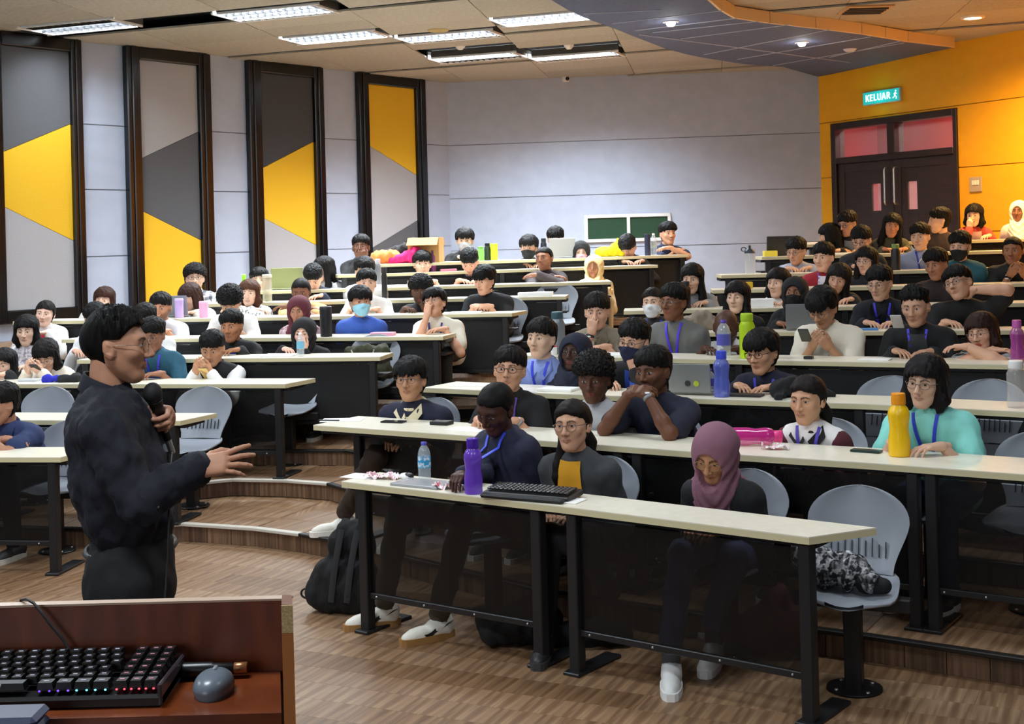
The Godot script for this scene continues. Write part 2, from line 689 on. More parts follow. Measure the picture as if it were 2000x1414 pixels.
func yellow_wall(m: Material) -> void:
	var a := CORNER_R
	var b := YELLOW_END
	var d := (b - a).normalized()
	var out := Vector2(d.y, -d.x)
	var s0 := along(a, b, on_wall(1626, 330, a, b))
	var s1 := along(a, b, on_wall(1873, 330, a, b))
	var top := on_wall(1750, 226, a, b).y
	var len := a.distance_to(b)
	var base := Shape.new()
	var pr := func(sh: Shape, u0: float, u1: float, y0: float, y1: float, n0: float, n1: float) -> void:
		sh.prism(PackedVector2Array([a + d * u0 + out * n0, a + d * u1 + out * n0, a + d * u1 + out * n1, a + d * u0 + out * n1]), y0, y1)
	pr.call(base, 0.0, s0, -0.05, TOP + 0.3, 0.012, 0.2)
	pr.call(base, s1, len + 0.1, -0.05, TOP + 0.3, 0.012, 0.2)
	pr.call(base, s0, s1, top, TOP + 0.3, 0.012, 0.2)
	pr.call(base, s0, s1, -0.05, 1.06, 0.012, 0.2)
	var o := structure("wall_right", base, flat("9c6c00", 0.9))
	var ys := [-0.02, 1.1, 1.95, 2.78, 3.58, TOP + 0.02]
	for k in 5:
		var q := Shape.new()
		pr.call(q, 0.0, s0, ys[k] + 0.006, ys[k + 1] - 0.006, 0.0, 0.011)
		put("wall_panel", q, m, o)
		q = Shape.new()
		pr.call(q, s1, len, ys[k] + 0.006, ys[k + 1] - 0.006, 0.0, 0.011)
		put("wall_panel", q, m, o)
		if ys[k + 1] > top:
			q = Shape.new()
			pr.call(q, s0, s1, maxf(ys[k] + 0.006, top), ys[k + 1] - 0.006, 0.0, 0.011)
			put("wall_panel", q, m, o)
	# door
	var fl: float = 1.06
	var dn := Vector3(d.x, 0, d.y)
	var on := Vector3(out.x, 0, out.y)
	var bs := Basis(dn, Vector3.UP, -on)
	var org := Vector3(a.x, 0, a.y)
	var P := func(u: float, y: float, n: float) -> Vector3: return org + dn * u + Vector3.UP * y + on * n
	var brown := wood("door wood", "1d0f0b", "35201a", 31, 0.1, 0.45)
	var fr := Shape.new()
	var w := s1 - s0
	var ty := on_wall(1752, 304, a, b).y
	var bx := func(sh: Shape, u0: float, u1: float, y0: float, y1: float, n0: float, n1: float, ch: float) -> void:
		sh.box(P.call((u0 + u1) * 0.5, (y0 + y1) * 0.5, (n0 + n1) * 0.5), Vector3(absf(u1 - u0), y1 - y0, absf(n1 - n0)), ch, bs)
	bx.call(fr, s0, s0 + 0.1, fl, top, -0.03, 0.16, 0.008)
	bx.call(fr, s1 - 0.07, s1, fl, top, -0.03, 0.16, 0.008)
	bx.call(fr, s0 + 0.1, s1 - 0.07, top - 0.09, top, -0.03, 0.16, 0.008)
	bx.call(fr, s0 + 0.1, s1 - 0.07, ty - 0.045, ty + 0.045, -0.03, 0.16, 0.008)
	var mid := (s0 + s1) * 0.5 + 0.01
	bx.call(fr, mid - 0.07, mid + 0.07, ty + 0.045, top - 0.09, -0.03, 0.16, 0.008)
	var dr := structure("door_1", fr, brown)
	tag(dr, "double dark brown door with red-lit glass above in the yellow wall", "door", "", "structure")
	for side in 2:
		var u0: float = s0 + 0.1 if side == 0 else mid
		var u1: float = mid if side == 0 else s1 - 0.07
		var gl := Shape.new()
		bx.call(gl, u0 if side == 0 else mid + 0.07, mid - 0.07 if side == 0 else u1, ty + 0.045, top - 0.09, 0.06, 0.066, 0.0)
		put("transom_pane", gl, glassy("ffffff", 0.03), dr)
		var v0: float = (mid - 0.44) if side == 0 else (mid + 0.24)
		var v1: float = v0 + 0.18
		var y0 := 2.27
		var y1: float = ty - 0.36
		var lf := Shape.new()
		bx.call(lf, u0 + 0.004, v0, fl, ty - 0.045, 0.02, 0.065, 0.003)
		bx.call(lf, v1, u1 - 0.004, fl, ty - 0.045, 0.02, 0.065, 0.003)
		bx.call(lf, v0, v1, fl, y0, 0.02, 0.065, 0.003)
		bx.call(lf, v0, v1, y1, ty - 0.045, 0.02, 0.065, 0.003)
		# raised rails and stiles
		bx.call(lf, u0 + 0.01, u0 + 0.13, fl, ty - 0.05, 0.008, 0.022, 0.004)
		bx.call(lf, u1 - 0.13, u1 - 0.01, fl, ty - 0.05, 0.008, 0.022, 0.004)
		bx.call(lf, u0 + 0.13, u1 - 0.13, ty - 0.17, ty - 0.05, 0.008, 0.022, 0.004)
		var leaf := put("door_leaf", lf, brown, dr)
		var vp := Shape.new()
		bx.call(vp, v0, v1, y0, y1, 0.04, 0.046, 0.0)
		put("vision_pane", vp, glassy("ffe8ea", 0.12), leaf)
		var hd := Shape.new()
		var hu: float = mid - 0.1 if side == 0 else mid + 0.08
		hd.tube([P.call(hu, 2.35, 0.02), P.call(hu, 2.35, -0.05), P.call(hu, 2.38, -0.06), P.call(hu, 2.82, -0.06), P.call(hu, 2.85, -0.05), P.call(hu, 2.85, 0.02)], 0.017, 8)
		put("door_handle", hd, flat("d8d8d8", 0.25, 0.9), leaf)
	# the red corridor beyond the door
	var cor := Shape.new()
	bx.call(cor, s0 - 1.6, s1 + 2.2, 3.05, 4.45, 2.4, 2.5, 0.0)
	bx.call(cor, s0 - 1.7, s0 - 1.6, 0.8, 4.45, 0.25, 2.5, 0.0)
	bx.call(cor, s1 + 2.2, s1 + 2.3, 0.8, 4.45, 0.25, 2.5, 0.0)
	structure("wall_corridor", cor, flat("b3152e", 0.6))
	cor = Shape.new()
	bx.call(cor, s0 - 1.6, s1 + 2.2, 0.8, 3.05, 2.38, 2.5, 0.0)
	structure("wall_corridor_dado", cor, flat("f2b3b8", 0.5))
	cor = Shape.new()
	bx.call(cor, s0 - 1.7, s1 + 2.3, 4.42, 4.5, 0.2, 2.5, 0.0)
	structure("ceiling_corridor", cor, flat("5a1a24", 0.8))
	cor = Shape.new()
	bx.call(cor, s0 - 1.7, s1 + 2.3, 0.7, 0.8, 0.2, 2.5, 0.0)
	structure("floor_corridor", cor, flat("a88f88", 0.6))
	var ar := AreaLight3D.new()
	ar.name = "corridor_lamp_light"
	add_child(ar)
	ar.area_size = Vector2(1.1, 0.5)
	ar.position = P.call((s0 + s1) * 0.5 + 0.5, 4.36, 1.4)
	ar.rotation = Vector3(-PI / 2, 0, 0)
	ar.light_energy = 16.0
	ar.light_color = Color(1.0, 0.93, 0.9)
	ar.shadow_enabled = true
	var cl := Shape.new()
	cl.box(ar.position + Vector3(0, 0.03, 0), Vector3(1.1, 0.02, 0.5))
	var clo := put("corridor_lamp", cl, glowing("ffffff", 1.5))
	tag(clo, "flat white ceiling lamp in the red corridor behind the door", "lamp")
	# lit exit sign and switch plate on the yellow wall
	var c0 := on_wall(1690, 190, a, b)
	var c1 := on_wall(1763, 188, a, b)
	var u := (along(a, b, c0) + along(a, b, c1)) * 0.5
	var wid := along(a, b, c1) - along(a, b, c0)
	var cy := (c0.y + c1.y) * 0.5
	var sg := thing("exit_sign", "lit turquoise exit sign above the double door", "sign", P.call(u, cy, -0.035))
	sg.basis = bs
	var bd := Shape.new()
	bd.box(Vector3(0, 0, -0.01), Vector3(wid, 0.19, 0.05), 0.006)
	put("casing", bd, flat("b9c6c4", 0.4), sg)
	bd = Shape.new()
	bd.box(Vector3(0, 0, 0.018), Vector3(wid - 0.025, 0.165, 0.008), 0.002)
	put("lit_face", bd, glowing("27b7b4", 0.75, "148c8c"), sg)
	var tm := TextMesh.new()
	tm.text = "KELUAR"
	var sf := SystemFont.new()
	sf.font_names = PackedStringArray(["Droid Sans"])
	sf.font_weight = 700
	tm.font = sf
	tm.font_size = 32
	tm.pixel_size = 0.0041
	tm.depth = 0.004
	var tx := put("lettering", tm, glowing("e9fffa", 1.0), sg, Vector3(-0.055, 0, 0.0245))
	var run := Shape.new()
	run.ellipsoid(Vector3(0.006, 0.05, 0), Vector3(0.014, 0.014, 0.003))
	run.tube([Vector3(0, 0.03, 0), Vector3(-0.012, -0.01, 0)], 0.011, 6)
	run.tube([Vector3(-0.012, -0.01, 0), Vector3(0.02, -0.03, 0), Vector3(0.012, -0.06, 0)], 0.007, 6)
	run.tube([Vector3(-0.012, -0.01, 0), Vector3(-0.03, -0.035, 0), Vector3(-0.05, -0.04, 0)], 0.007, 6)
	run.tube([Vector3(0, 0.025, 0), Vector3(0.03, 0.01, 0)], 0.005, 6)
	run.tube([Vector3(0, 0.025, 0), Vector3(-0.03, 0.012, 0)], 0.005, 6)
	put("running_figure", run, glowing("e9fffa", 1.0), sg, Vector3(wid * 0.5 - 0.075, 0, 0.024))
	var sl := OmniLight3D.new()
	sl.name = "exit_sign_light"
	sg.add_child(sl)
	sl.position = Vector3(0, 0, 0.12)
	sl.light_color = Color(0.5, 1.0, 0.97)
	sl.light_energy = 0.02
	sl.light_size = 0.08
	sl.shadow_enabled = true
	var sw := on_wall(1907, 360, a, b)
	var sp := thing("switch_plate", "beige switch plate on the yellow wall beside the door", "switch", P.call(along(a, b, sw), sw.y, -0.012))
	sp.basis = bs
	var q := Shape.new()
	q.box(Vector3(0, 0, 0), Vector3(0.2, 0.19, 0.02), 0.005)
	put("plate", q, flat("b9a48c", 0.5), sp)
	for k in 3:
		q = Shape.new()
		q.box(Vector3(-0.035 + 0.04 * k, 0.02, 0.013), Vector3(0.032, 0.06, 0.012), 0.003)
		put("switch", q, flat("eeeae2", 0.4), sp)

func acoustic_panels() -> void:
	var a := PANEL_END
	var b := CORNER_L
	var d := (b - a).normalized()
	var inn := Vector2(-d.y, d.x)
	var e1 := Vector3(d.x, 0, d.y)
	var nn := Vector3(inn.x, 0, inn.y)
	var org := Vector3(a.x, 0, a.y)
	var dk := felt("55565b", 41)
	var dk2 := felt("3e3f42", 42)
	var ye := felt("f2bd1c", 43)
	var lt := felt("aeadb0", 44)
	var spec := [
		[[-29, 0, 136, 157], [[[0, 298, 133, 243], dk], [[0, 402, 137, 469], ye], [[], lt]], "black framed wall panel of grey, yellow and pale grey felt, largest of the four"],
		[[244, 270, 385, 408], [[[267, 312, 383, 258], lt], [[272, 411, 390, 470], dk], [[], ye]], "black framed felt panel, pale grey on top and yellow at its foot"],
		[[482, 506, 610, 628], [[[506, 330, 608, 277], dk2], [[509, 425, 612, 478], ye], [[], lt]], "black framed felt panel with a near-black top and a yellow middle"],
		[[697, 716, 809, 827], [[[715, 283, 809, 342], ye], [[719, 487, 811, 431], lt], [[], dk]], "black framed felt panel with a yellow top beside the room corner"]]
	for p in spec:
		var s := []
		for x in p[0]:
			s.append(along(a, b, on_wall(x, 350, a, b)))
		var t := thing("acoustic_panel", p[2], "wall panel", Vector3.ZERO, 0.0, "felt panels on the panelled wall")
		var lo := 1.37
		var hi := 4.25
		var fr := Shape.new()
		for q in [[s[0], s[1], lo - 0.14, TOP], [s[2], s[3], lo - 0.14, TOP], [s[1], s[2], lo - 0.14, lo], [s[1], s[2], hi, TOP]]:
			var c: Vector3 = org + e1 * (q[0] + q[1]) * 0.5 + Vector3.UP * (q[2] + q[3]) * 0.5 + nn * 0.05
			fr.box(c, Vector3(q[1] - q[0], q[3] - q[2], 0.1), 0.012, Basis(e1, Vector3.UP, nn))
			# a raised inner moulding
			if q[3] - q[2] > 1.0:
				fr.box(c + nn * 0.055, Vector3((q[1] - q[0]) * 0.36, q[3] - q[2], 0.03), 0.01, Basis(e1, Vector3.UP, nn))
		put("frame", fr, flat("0b0909", 0.22), t)
		var y_left := hi
		var y_right := hi
		for f in p[1]:
			var nl := lo
			var nr := lo
			if f[0].size():
				var l0 := on_wall(f[0][0], f[0][1], a, b)
				var l1 := on_wall(f[0][2], f[0][3], a, b)
				var u0 := along(a, b, l0)
				var u1 := along(a, b, l1)
				nl = l0.y + (l1.y - l0.y) * (s[1] - u0) / (u1 - u0)
				nr = l0.y + (l1.y - l0.y) * (s[2] - u0) / (u1 - u0)
			var sh := Shape.new()
			sh.plate(org + nn * 0.005, e1, Vector3.UP, PackedVector2Array([Vector2(s[1], nl + 0.003), Vector2(s[2], nr + 0.003), Vector2(s[2], y_right - 0.003), Vector2(s[1], y_left - 0.003)]), nn * 0.035)
			put("felt_sheet", sh, f[1], t)
			y_left = nl
			y_right = nr

func felt(hex: String, sd: int) -> StandardMaterial3D:
	var key := "felt " + hex
	if not mats.has(key):
		var c := Color.html(hex)
		var m := StandardMaterial3D.new()
		m.albedo_texture = noise_tex(0.25, c.darkened(0.12).to_html(false), c.lightened(0.08).to_html(false), 256, 3, sd)
		m.roughness = 0.95
		m.uv1_triplanar = true
		m.uv1_scale = Vector3(1.5, 1.5, 1.5)
		mats[key] = m
	return mats[key]

func back_window() -> void:
	var a := CORNER_L
	var b := CORNER_R
	var d := (b - a).normalized()
	var e1 := Vector3(d.x, 0, d.y)
	var nn := Vector3(-d.y, 0, d.x)
	var org := Vector3(a.x, 0, a.y)
	var u0 := along(a, b, on_wall(1142, 445, a, b))
	var um := along(a, b, on_wall(1228, 445, a, b))
	var u1 := along(a, b, on_wall(1311, 445, a, b))
	var y1 := on_wall(1226, 418, a, b).y
	var y0 := on_wall(1226, 472, a, b).y
	var bs := Basis(e1, Vector3.UP, nn)
	var fr := Shape.new()
	for q in [[u0, u1, y1 - 0.05, y1], [u0, u1, y0, y0 + 0.05], [u0, u0 + 0.05, y0, y1], [u1 - 0.05, u1, y0, y1], [um - 0.025, um + 0.025, y0, y1]]:
		fr.box(org + e1 * (q[0] + q[1]) * 0.5 + Vector3.UP * (q[2] + q[3]) * 0.5 + nn * 0.02, Vector3(q[1] - q[0], q[3] - q[2], 0.05), 0.006, bs)
	var w := structure("window_1", fr, flat("e6e8ea", 0.4))
	tag(w, "white framed pair of dark green panes low on the back wall", "window", "", "structure")
	for q in [[u0 + 0.05, um - 0.025], [um + 0.025, u1 - 0.05]]:
		var g := Shape.new()
		g.box(org + e1 * (q[0] + q[1]) * 0.5 + Vector3.UP * (y0 + y1) * 0.5 + nn * 0.008, Vector3(q[1] - q[0], y1 - y0 - 0.1, 0.01), 0.0, bs)
		put("pane", g, flat("0b3a20", 0.7), w)

# ---------------------------------------------------------------- ceiling: tiles, louvre lamps, blue soffit
func build_ceiling() -> void:
	var s := Shape.new()
	s.box(Vector3(0, TOP + 0.22, -9), Vector3(26, 0.2, 30))
	structure("ceiling", s, flat("26241f", 0.9))
	var ce: Node3D = get_node("ceiling")
	var a := Vector3(1.22, 0, 0.465)
	var b := Vector3(0.0875, 0, -0.59)
	var o := Vector3(-1.25, TOP, -16.02)
	var tile_m := []
	for k in 3:
		tile_m.append(textured("tile%d" % k, noise_tex(0.06, ["9f998b", "a49e90", "9a9486"][k], ["b1aa9b", "b5ae9f", "aca596"][k], 128, 3, 51 + k), Vector3(2, 2, 2), 0.9))
	var sb := PackedVector2Array()
	for p in [[1110, 20], [1195, 54], [1300, 95], [1375, 112], [1450, 126]]:
		var w := at_y(p[0], p[1], TOP)
		sb.append(Vector2(w.x, w.z))
	var room := PackedVector2Array([PANEL_END, CORNER_L, CORNER_R, YELLOW_END, Vector2(9.05, 4), Vector2(-9.4, 4)])
	var lamps := [[-1.0, -1.95], [0.0, -0.85], [1.0, -1.95], [0.0, 2.3], [1.0, 3.35], [-2.86, -5.4], [-1.1, -4.9]]
	var seen := 0
	for i in range(-8, 9):
		for j in range(-16, 12):
			var c := o + a * (i + 0.5) + b * (j + 0.5)
			var d := -c.z
			var p2 := Vector2(c.x, c.z)
			if d < 9.0 or d > 21.0 or absf(c.x) > d * 0.42 + 1.3:
				continue
			if not Geometry2D.is_point_in_polygon(p2, room) and not near_room(p2, room):
				continue
			var under := false
			for l in lamps:
				if absf(i - l[0]) < 0.4 and absf(j - l[1]) < 0.52:
					under = true
			if under or (i == 0 and j == 1) or (i == 1 and j == 2) or (i == -2 and j == -5):
				continue            # a lamp or an open slot
			var gap := 0.05 if posmod(j, 4) == 3 else 0.006
			var q := Shape.new()
			var hx := a * (0.5 - 0.003)
			var f0 := b * -0.495
			var f1 := b * (0.5 - gap / 0.59)
			q.prism(PackedVector2Array([Vector2((-hx + f0).x, (-hx + f0).z), Vector2((hx + f0).x, (hx + f0).z), Vector2((hx + f1).x, (hx + f1).z), Vector2((-hx + f1).x, (-hx + f1).z)]), 0.0, 0.02)
			var t := put("ceiling_tile", q, tile_m[rng.randi() % 3], ce, c)
			t.position.y += 0.006 * (posmod(j, 4) - 1.5) + rng.randf() * 0.002
			seen += 1
	# closed sheet over the part of the room that the tiles leave out
	s = Shape.new()
	s.box(Vector3(0, TOP + 0.01, -1.5), Vector3(22, 0.02, 15.0))
	structure("ceiling_front", s, tile_m[0])
	for k in lamps.size():
		lamp(o + a * (lamps[k][0] + 0.5) + b * (lamps[k][1] + 0.5), a, b, k)
	# lamps outside the picture that light the near half of the room
	for p in [[-4.6, -10.8, 8.0], [-1.2, -9.8, 8.0], [-6.6, -8.6, 7.0], [3.2, -10.6, 2.5], [-2.6, -6.4, 8.0], [1.6, -6.6, 4.5], [-1.4, -2.2, 9.0], [2.2, -2.6, 5.0], [-5.2, -4.6, 7.0]]:
		hidden_lamp(Vector3(p[0], TOP - 0.025, p[1]), p[2])
	soffit()
	ceiling_details()
	screen()

func near_room(p: Vector2, room: PackedVector2Array) -> bool:
	for k in room.size():
		if p.distance_to(Geometry2D.get_closest_point_to_segment(p, room[k], room[(k + 1) % room.size()])) < 0.8:
			return true
	return false

const LAMP_LABELS := ["louvred ceiling lamp second from the speaker's side, alone in its bay", "louvred ceiling lamp beside the brown ceiling disc", "louvred ceiling lamp touching the edge of the blue soffit", "louvred ceiling lamp in front of the open slot, nearer the felt panels", "louvred ceiling lamp nearest the back wall, in line with the camera dome", "louvred ceiling lamp above the largest felt panel", "louvred ceiling lamp cut by the picture's top edge, above the pale topped felt panel"]

func lamp(c: Vector3, a: Vector3, b: Vector3, k: int) -> void:
	var u := a.normalized()
	var w := b.normalized()
	var t := thing("louvre_lamp", LAMP_LABELS[k], "ceiling lamp", c, 0.0, "louvred lamps in the tiled ceiling")
	var lu := 1.19
	var lw := 0.585
	var bs := Basis(u, Vector3.UP, u.cross(Vector3.UP))
	var fr := Shape.new()
	for s in [-1.0, 1.0]:
		fr.box(w * s * (lw * 0.5 - 0.012) + Vector3.DOWN * 0.006, Vector3(lu, 0.024, 0.024), 0.003, bs)
		fr.box(u * s * (lu * 0.5 - 0.012) + Vector3.DOWN * 0.006, Vector3(0.024, 0.024, lw), 0.003, bs)
	put("frame", fr, flat("e8e8e6", 0.4), t)
	var ho := Shape.new()
	for s in [-1.0, 1.0]:
		ho.box(w * s * (lw * 0.5 - 0.010) + Vector3.UP * 0.046, Vector3(lu, 0.08, 0.02), 0.0, bs)
		ho.box(u * s * (lu * 0.5 - 0.010) + Vector3.UP * 0.046, Vector3(0.02, 0.08, lw), 0.0, bs)
	put("housing", ho, flat("4a4844", 0.7), t)
	var back := Shape.new()
	var q := (u * lu + w * lw) * 0.49
	var r := (u * lu - w * lw) * 0.49
	back.prism(PackedVector2Array([Vector2(-q.x, -q.z), Vector2(r.x, r.z), Vector2(q.x, q.z), Vector2(-r.x, -r.z)]), 0.075, 0.09)
	put("reflector", back, glowing("f4f8ff", 0.5), t)
	for n in 3:
		var tb := Shape.new()
		var off := w * (n - 1) * 0.17 + Vector3.UP * 0.05
		tb.tube([off - u * 0.56, off + u * 0.56], 0.014, 8)
		put("tube", tb, glowing("ffffff", 1.5), t)
	for n in 2:
		var st := Shape.new()
		st.box(w * (n - 0.5) * 0.19 + Vector3.UP * 0.012, Vector3(lu - 0.05, 0.05, 0.022), 0.0, bs)
		put("spine", st, flat("2a2c30", 0.5), t)
	for n in 13:
		var lv := Shape.new()
		lv.box(u * ((n - 6) * 0.087) + Vector3.UP * 0.012, Vector3(0.006, 0.05, lw - 0.05), 0.0, bs)
		put("louvre", lv, flat("141518", 0.5), t)
	area(t, Vector3.UP * 0.042, u, Vector2(1.1, 0.5), LAMP * [1.1, 1.2, 1.2, 2.2, 2.2, 0.7, 1.1][k])

const LAMP := 26.0

func area(parent: Node3D, at: Vector3, u: Vector3, size: Vector2, energy: float, col := Color(0.93, 0.97, 1.0)) -> void:
	var l := AreaLight3D.new()
	l.name = "lamp_light"
	parent.add_child(l, true)
	l.area_size = size
	l.position = at
	l.basis = Basis(u, u.cross(Vector3.UP), Vector3.UP)    # shines along its own -z: straight down
	l.light_energy = energy
	l.light_color = col
	l.area_range = 40.0
	l.shadow_enabled = true

func hidden_lamp(p: Vector3, power: float) -> void:
	var t := thing("louvre_lamp", "louvred ceiling lamp over the front of the hall, out of the picture", "ceiling lamp", p, 0.0, "louvred lamps in the tiled ceiling out of view")
	var s := Shape.new()
	s.box(Vector3(0, -0.012, 0), Vector3(1.19, 0.02, 0.585), 0.004)
	put("lit_face", s, glowing("f4f8ff", 1.2), t)
	area(t, Vector3.DOWN * 0.04, Vector3.RIGHT, Vector2(1.1, 0.5), power)

# the lit projection screen on the front wall, which the audience is watching
func screen() -> void:
	var t := thing("projection_screen", "lit white projection screen on the front wall behind the lectern", "screen", Vector3(-4.2, 2.75, 3.86))
	var s := Shape.new()
	s.box(Vector3.ZERO, Vector3(4.4, 2.6, 0.04), 0.01)
	put("frame", s, flat("141414", 0.6), t)
	s = Shape.new()
	s.box(Vector3(0, 0, -0.024), Vector3(4.2, 2.4, 0.01))
	put("screen_face", s, glowing("f2f6ff", 0.9), t)
	var l := AreaLight3D.new()
	l.name = "screen_light"
	t.add_child(l)
	l.area_size = Vector2(4.2, 2.4)
	l.position = Vector3(0, 0, -0.05)
	l.light_energy = 9.0
	l.light_color = Color(0.96, 0.98, 1.0)
	l.area_range = 40.0
	l.shadow_enabled = true

func soffit() -> void:
	var low := TOP - 0.13
	var edge := PackedVector2Array()
	for p in [[1060, -10], [1110, 20], [1150, 38], [1195, 54], [1245, 74], [1300, 95], [1340, 106], [1375, 113], [1450, 125], [1530, 131], [1600, 136]]:
		var w := at_y(p[0], p[1], low)
		edge.append(Vector2(w.x, w.z))
	var rim := PackedVector2Array()
	for p in [[1862, 93], [1770, 82], [1680, 67], [1590, 56], [1500, 46], [1432, 36], [1404, 20], [1370, -10]]:
		var w := at_y(p[0], p[1], low)
		rim.append(Vector2(w.x, w.z))
	var wall_p := CORNER_R + Vector2(0.02, -0.05)
	edge[edge.size() - 1] = wall_p
	var poly := PackedVector2Array(edge)
	poly.append_array(rim)
	var s := Shape.new()
	s.prism(poly, low, TOP)
	var blue := textured("soffit", noise_tex(0.05, "4b5570", "57617e", 128, 3, 61), Vector3(2, 2, 2), 0.8)
	var o := structure("ceiling_soffit", s, blue)
	# pale joints between the blue boards
	var lines := [[[1140, 27, 1290, 20], 0], [[1195, 46, 1410, 21]], [[1240, 60, 1437, 36], 0], [[1275, 64, 1480, 42]], [[1330, 76, 1545, 48]], [[1375, 107, 1620, 58]], [[1440, 116, 1700, 72]], [[1510, 128, 1765, 84]], [[1250, 68, 1660, 122]], [[1620, 112, 1760, 80]]]
	for l in lines:
		var q: Array = l[0]
		var p0 := at_y(q[0], q[1], low - 0.003)
		var p1 := at_y(q[2], q[3], low - 0.003)
		var j := Shape.new()
		var d := (p1 - p0).normalized()
		j.box((p0 + p1) * 0.5, Vector3(p0.distance_to(p1), 0.006, 0.02), 0.0, Basis(d, Vector3.UP, d.cross(Vector3.UP)))
		put("joint", j, flat("a7aec2", 0.7), o)
	# beige fascia boards along the rim towards the door
	var fm := flat("e2c8a0", 0.7)
	for k in rim.size() - 1:
		var p0 := rim[k]
		var p1 := rim[k + 1]
		var d := (p1 - p0).normalized()
		var n := maxi(1, int(p0.distance_to(p1) / 0.5))
		for q in n:
			var c := p0.lerp(p1, (q + 0.5) / n) + Vector2(-d.y, d.x) * -0.012
			var fb := Shape.new()
			fb.box(Vector3(c.x, TOP - 0.065, c.y), Vector3(p0.distance_to(p1) / n - 0.012, 0.13, 0.03), 0.003, Basis(Vector3(d.x, 0, d.y), Vector3.UP, Vector3(d.x, 0, d.y).cross(Vector3.UP)))
			put("fascia_board", fb, fm if not (k == 0 and q == 1) else flat("120d0a", 0.8), o)

func ceiling_details() -> void:
	var low := TOP - 0.13
	var k := 0
	for p in [[1310, 47], [1566, 87]]:
		var t := thing("spot_lamp", ["small lit white spot lamp in the blue soffit, nearer the louvred lamps", "small lit white spot lamp in the blue soffit, nearer the yellow wall"][k], "spot lamp", at_y(p[0], p[1] - 5, low), 0.0, "spot lamps in the soffit")
		var s := Shape.new()
		s.lathe([[0.0, -0.05], [0.035, -0.05], [0.05, -0.03], [0.055, 0.0], [0.0, 0.0]])
		put("bulb", s, glowing("ffffff", 1.6), t)
		s = Shape.new()
		s.lathe([[0.07, -0.012], [0.085, -0.01], [0.085, 0.0]])
		put("ring", s, flat("dddddd", 0.4), t)
		var l := OmniLight3D.new()
		l.name = "spot_lamp_light"
		t.add_child(l)
		l.position = Vector3(0, -0.09, 0)
		l.light_size = 0.05
		l.light_energy = 0.07
		l.shadow_enabled = true
		k += 1
	var dt := thing("smoke_detector", "round white smoke detector under the blue soffit", "detector", at_y(1660, 96, low))
	var s := Shape.new()
	s.lathe([[0.0, -0.035], [0.05, -0.032], [0.075, -0.01], [0.085, 0.0]])
	put("dome", s, flat("c7c9d2", 0.5), dt)
	dt = thing("smoke_detector", "small white detector knob between two louvred lamps", "detector", at_y(899, 90, TOP))
	s = Shape.new()
	s.lathe([[0.0, -0.05], [0.03, -0.045], [0.06, -0.01], [0.065, 0.02]])
	put("dome", s, flat("e4e2da", 0.5), dt)
	dt = thing("smoke_detector", "small white detector knob above the lamp closest to the back wall", "detector", at_y(1111, 89, TOP))
	put("dome", s, flat("e4e2da", 0.5), dt)
	dt = thing("ceiling_speaker", "round brownish loudspeaker disc flush in the ceiling", "loudspeaker", at_y(856, 59, TOP))
	s = Shape.new()
	s.lathe([[0.0, -0.012], [0.11, -0.012], [0.125, 0.0], [0.125, 0.02]], Transform3D(), 28)
	put("grille", s, flat("a8925f", 0.8), dt)
	var cc := thing("security_camera", "white security camera with dark lens at the top of the back wall", "camera", on_wall(1105, 157, CORNER_L, CORNER_R) + Vector3(0, 0, 0.06))
	s = Shape.new()
	s.box(Vector3(0, 0.02, 0), Vector3(0.11, 0.09, 0.12), 0.02)
	put("body", s, flat("e2e2de", 0.4), cc)
	s = Shape.new()
	s.ellipsoid(Vector3(0.02, 0.01, 0.065), Vector3(0.03, 0.03, 0.02))
	put("lens", s, flat("0a0a0c", 0.15), cc)
	# warm downlight over the door side, air grille
	var dl := thing("downlight", "bright warm downlight in the ceiling above the yellow wall", "ceiling lamp", at_y(1900, 33, TOP))
	s = Shape.new()
	s.lathe([[0.0, -0.015], [0.08, -0.015], [0.1, -0.005], [0.1, 0.02]], Transform3D(), 24)
	put("lens", s, glowing("fff1d6", 9.0), dl)
	s = Shape.new()
	s.lathe([[0.1, -0.02], [0.13, -0.016], [0.135, 0.01]], Transform3D(), 24)
	put("ring", s, flat("e8dcc8", 0.5), dl)
	var l := SpotLight3D.new()
	l.name = "downlight_light"
	dl.add_child(l)
	l.position = Vector3(0, -0.06, 0)
	l.rotation.x = -PI / 2
	l.spot_range = 40.0
	l.spot_angle = 80
	l.spot_angle_attenuation = 1.0
	l.light_size = 0.09
	l.light_color = Color(1.0, 0.80, 0.50)
	l.light_energy = 15.0
	l.shadow_enabled = true
	# a second warm lamp of the same kind, further along the wall and out of the picture
	var dl2 := thing("downlight", "warm downlight over the side wall, out of the picture", "ceiling lamp", Vector3(6.4, TOP, -13.6))
	s = Shape.new()
	s.lathe([[0.0, -0.015], [0.08, -0.015], [0.1, -0.005], [0.1, 0.02]], Transform3D(), 24)
	put("lens", s, glowing("fff1d6", 9.0), dl2)
	var l2: SpotLight3D = l.duplicate()
	dl2.add_child(l2)
	var g := thing("air_grille", "dark slotted air grille at the picture's top edge", "air grille", at_y(1690, 16, TOP))
	s = Shape.new()
	s.box(Vector3(0, -0.01, 0), Vector3(0.5, 0.03, 0.5), 0.006)
	put("frame", s, flat("b89467", 0.6), g)
	for q in 4:
		s = Shape.new()
		s.box(Vector3(0, -0.03, -0.16 + 0.1 * q), Vector3(0.42, 0.02, 0.05), 0.004)
		put("slat", s, flat("241a12", 0.6), g)

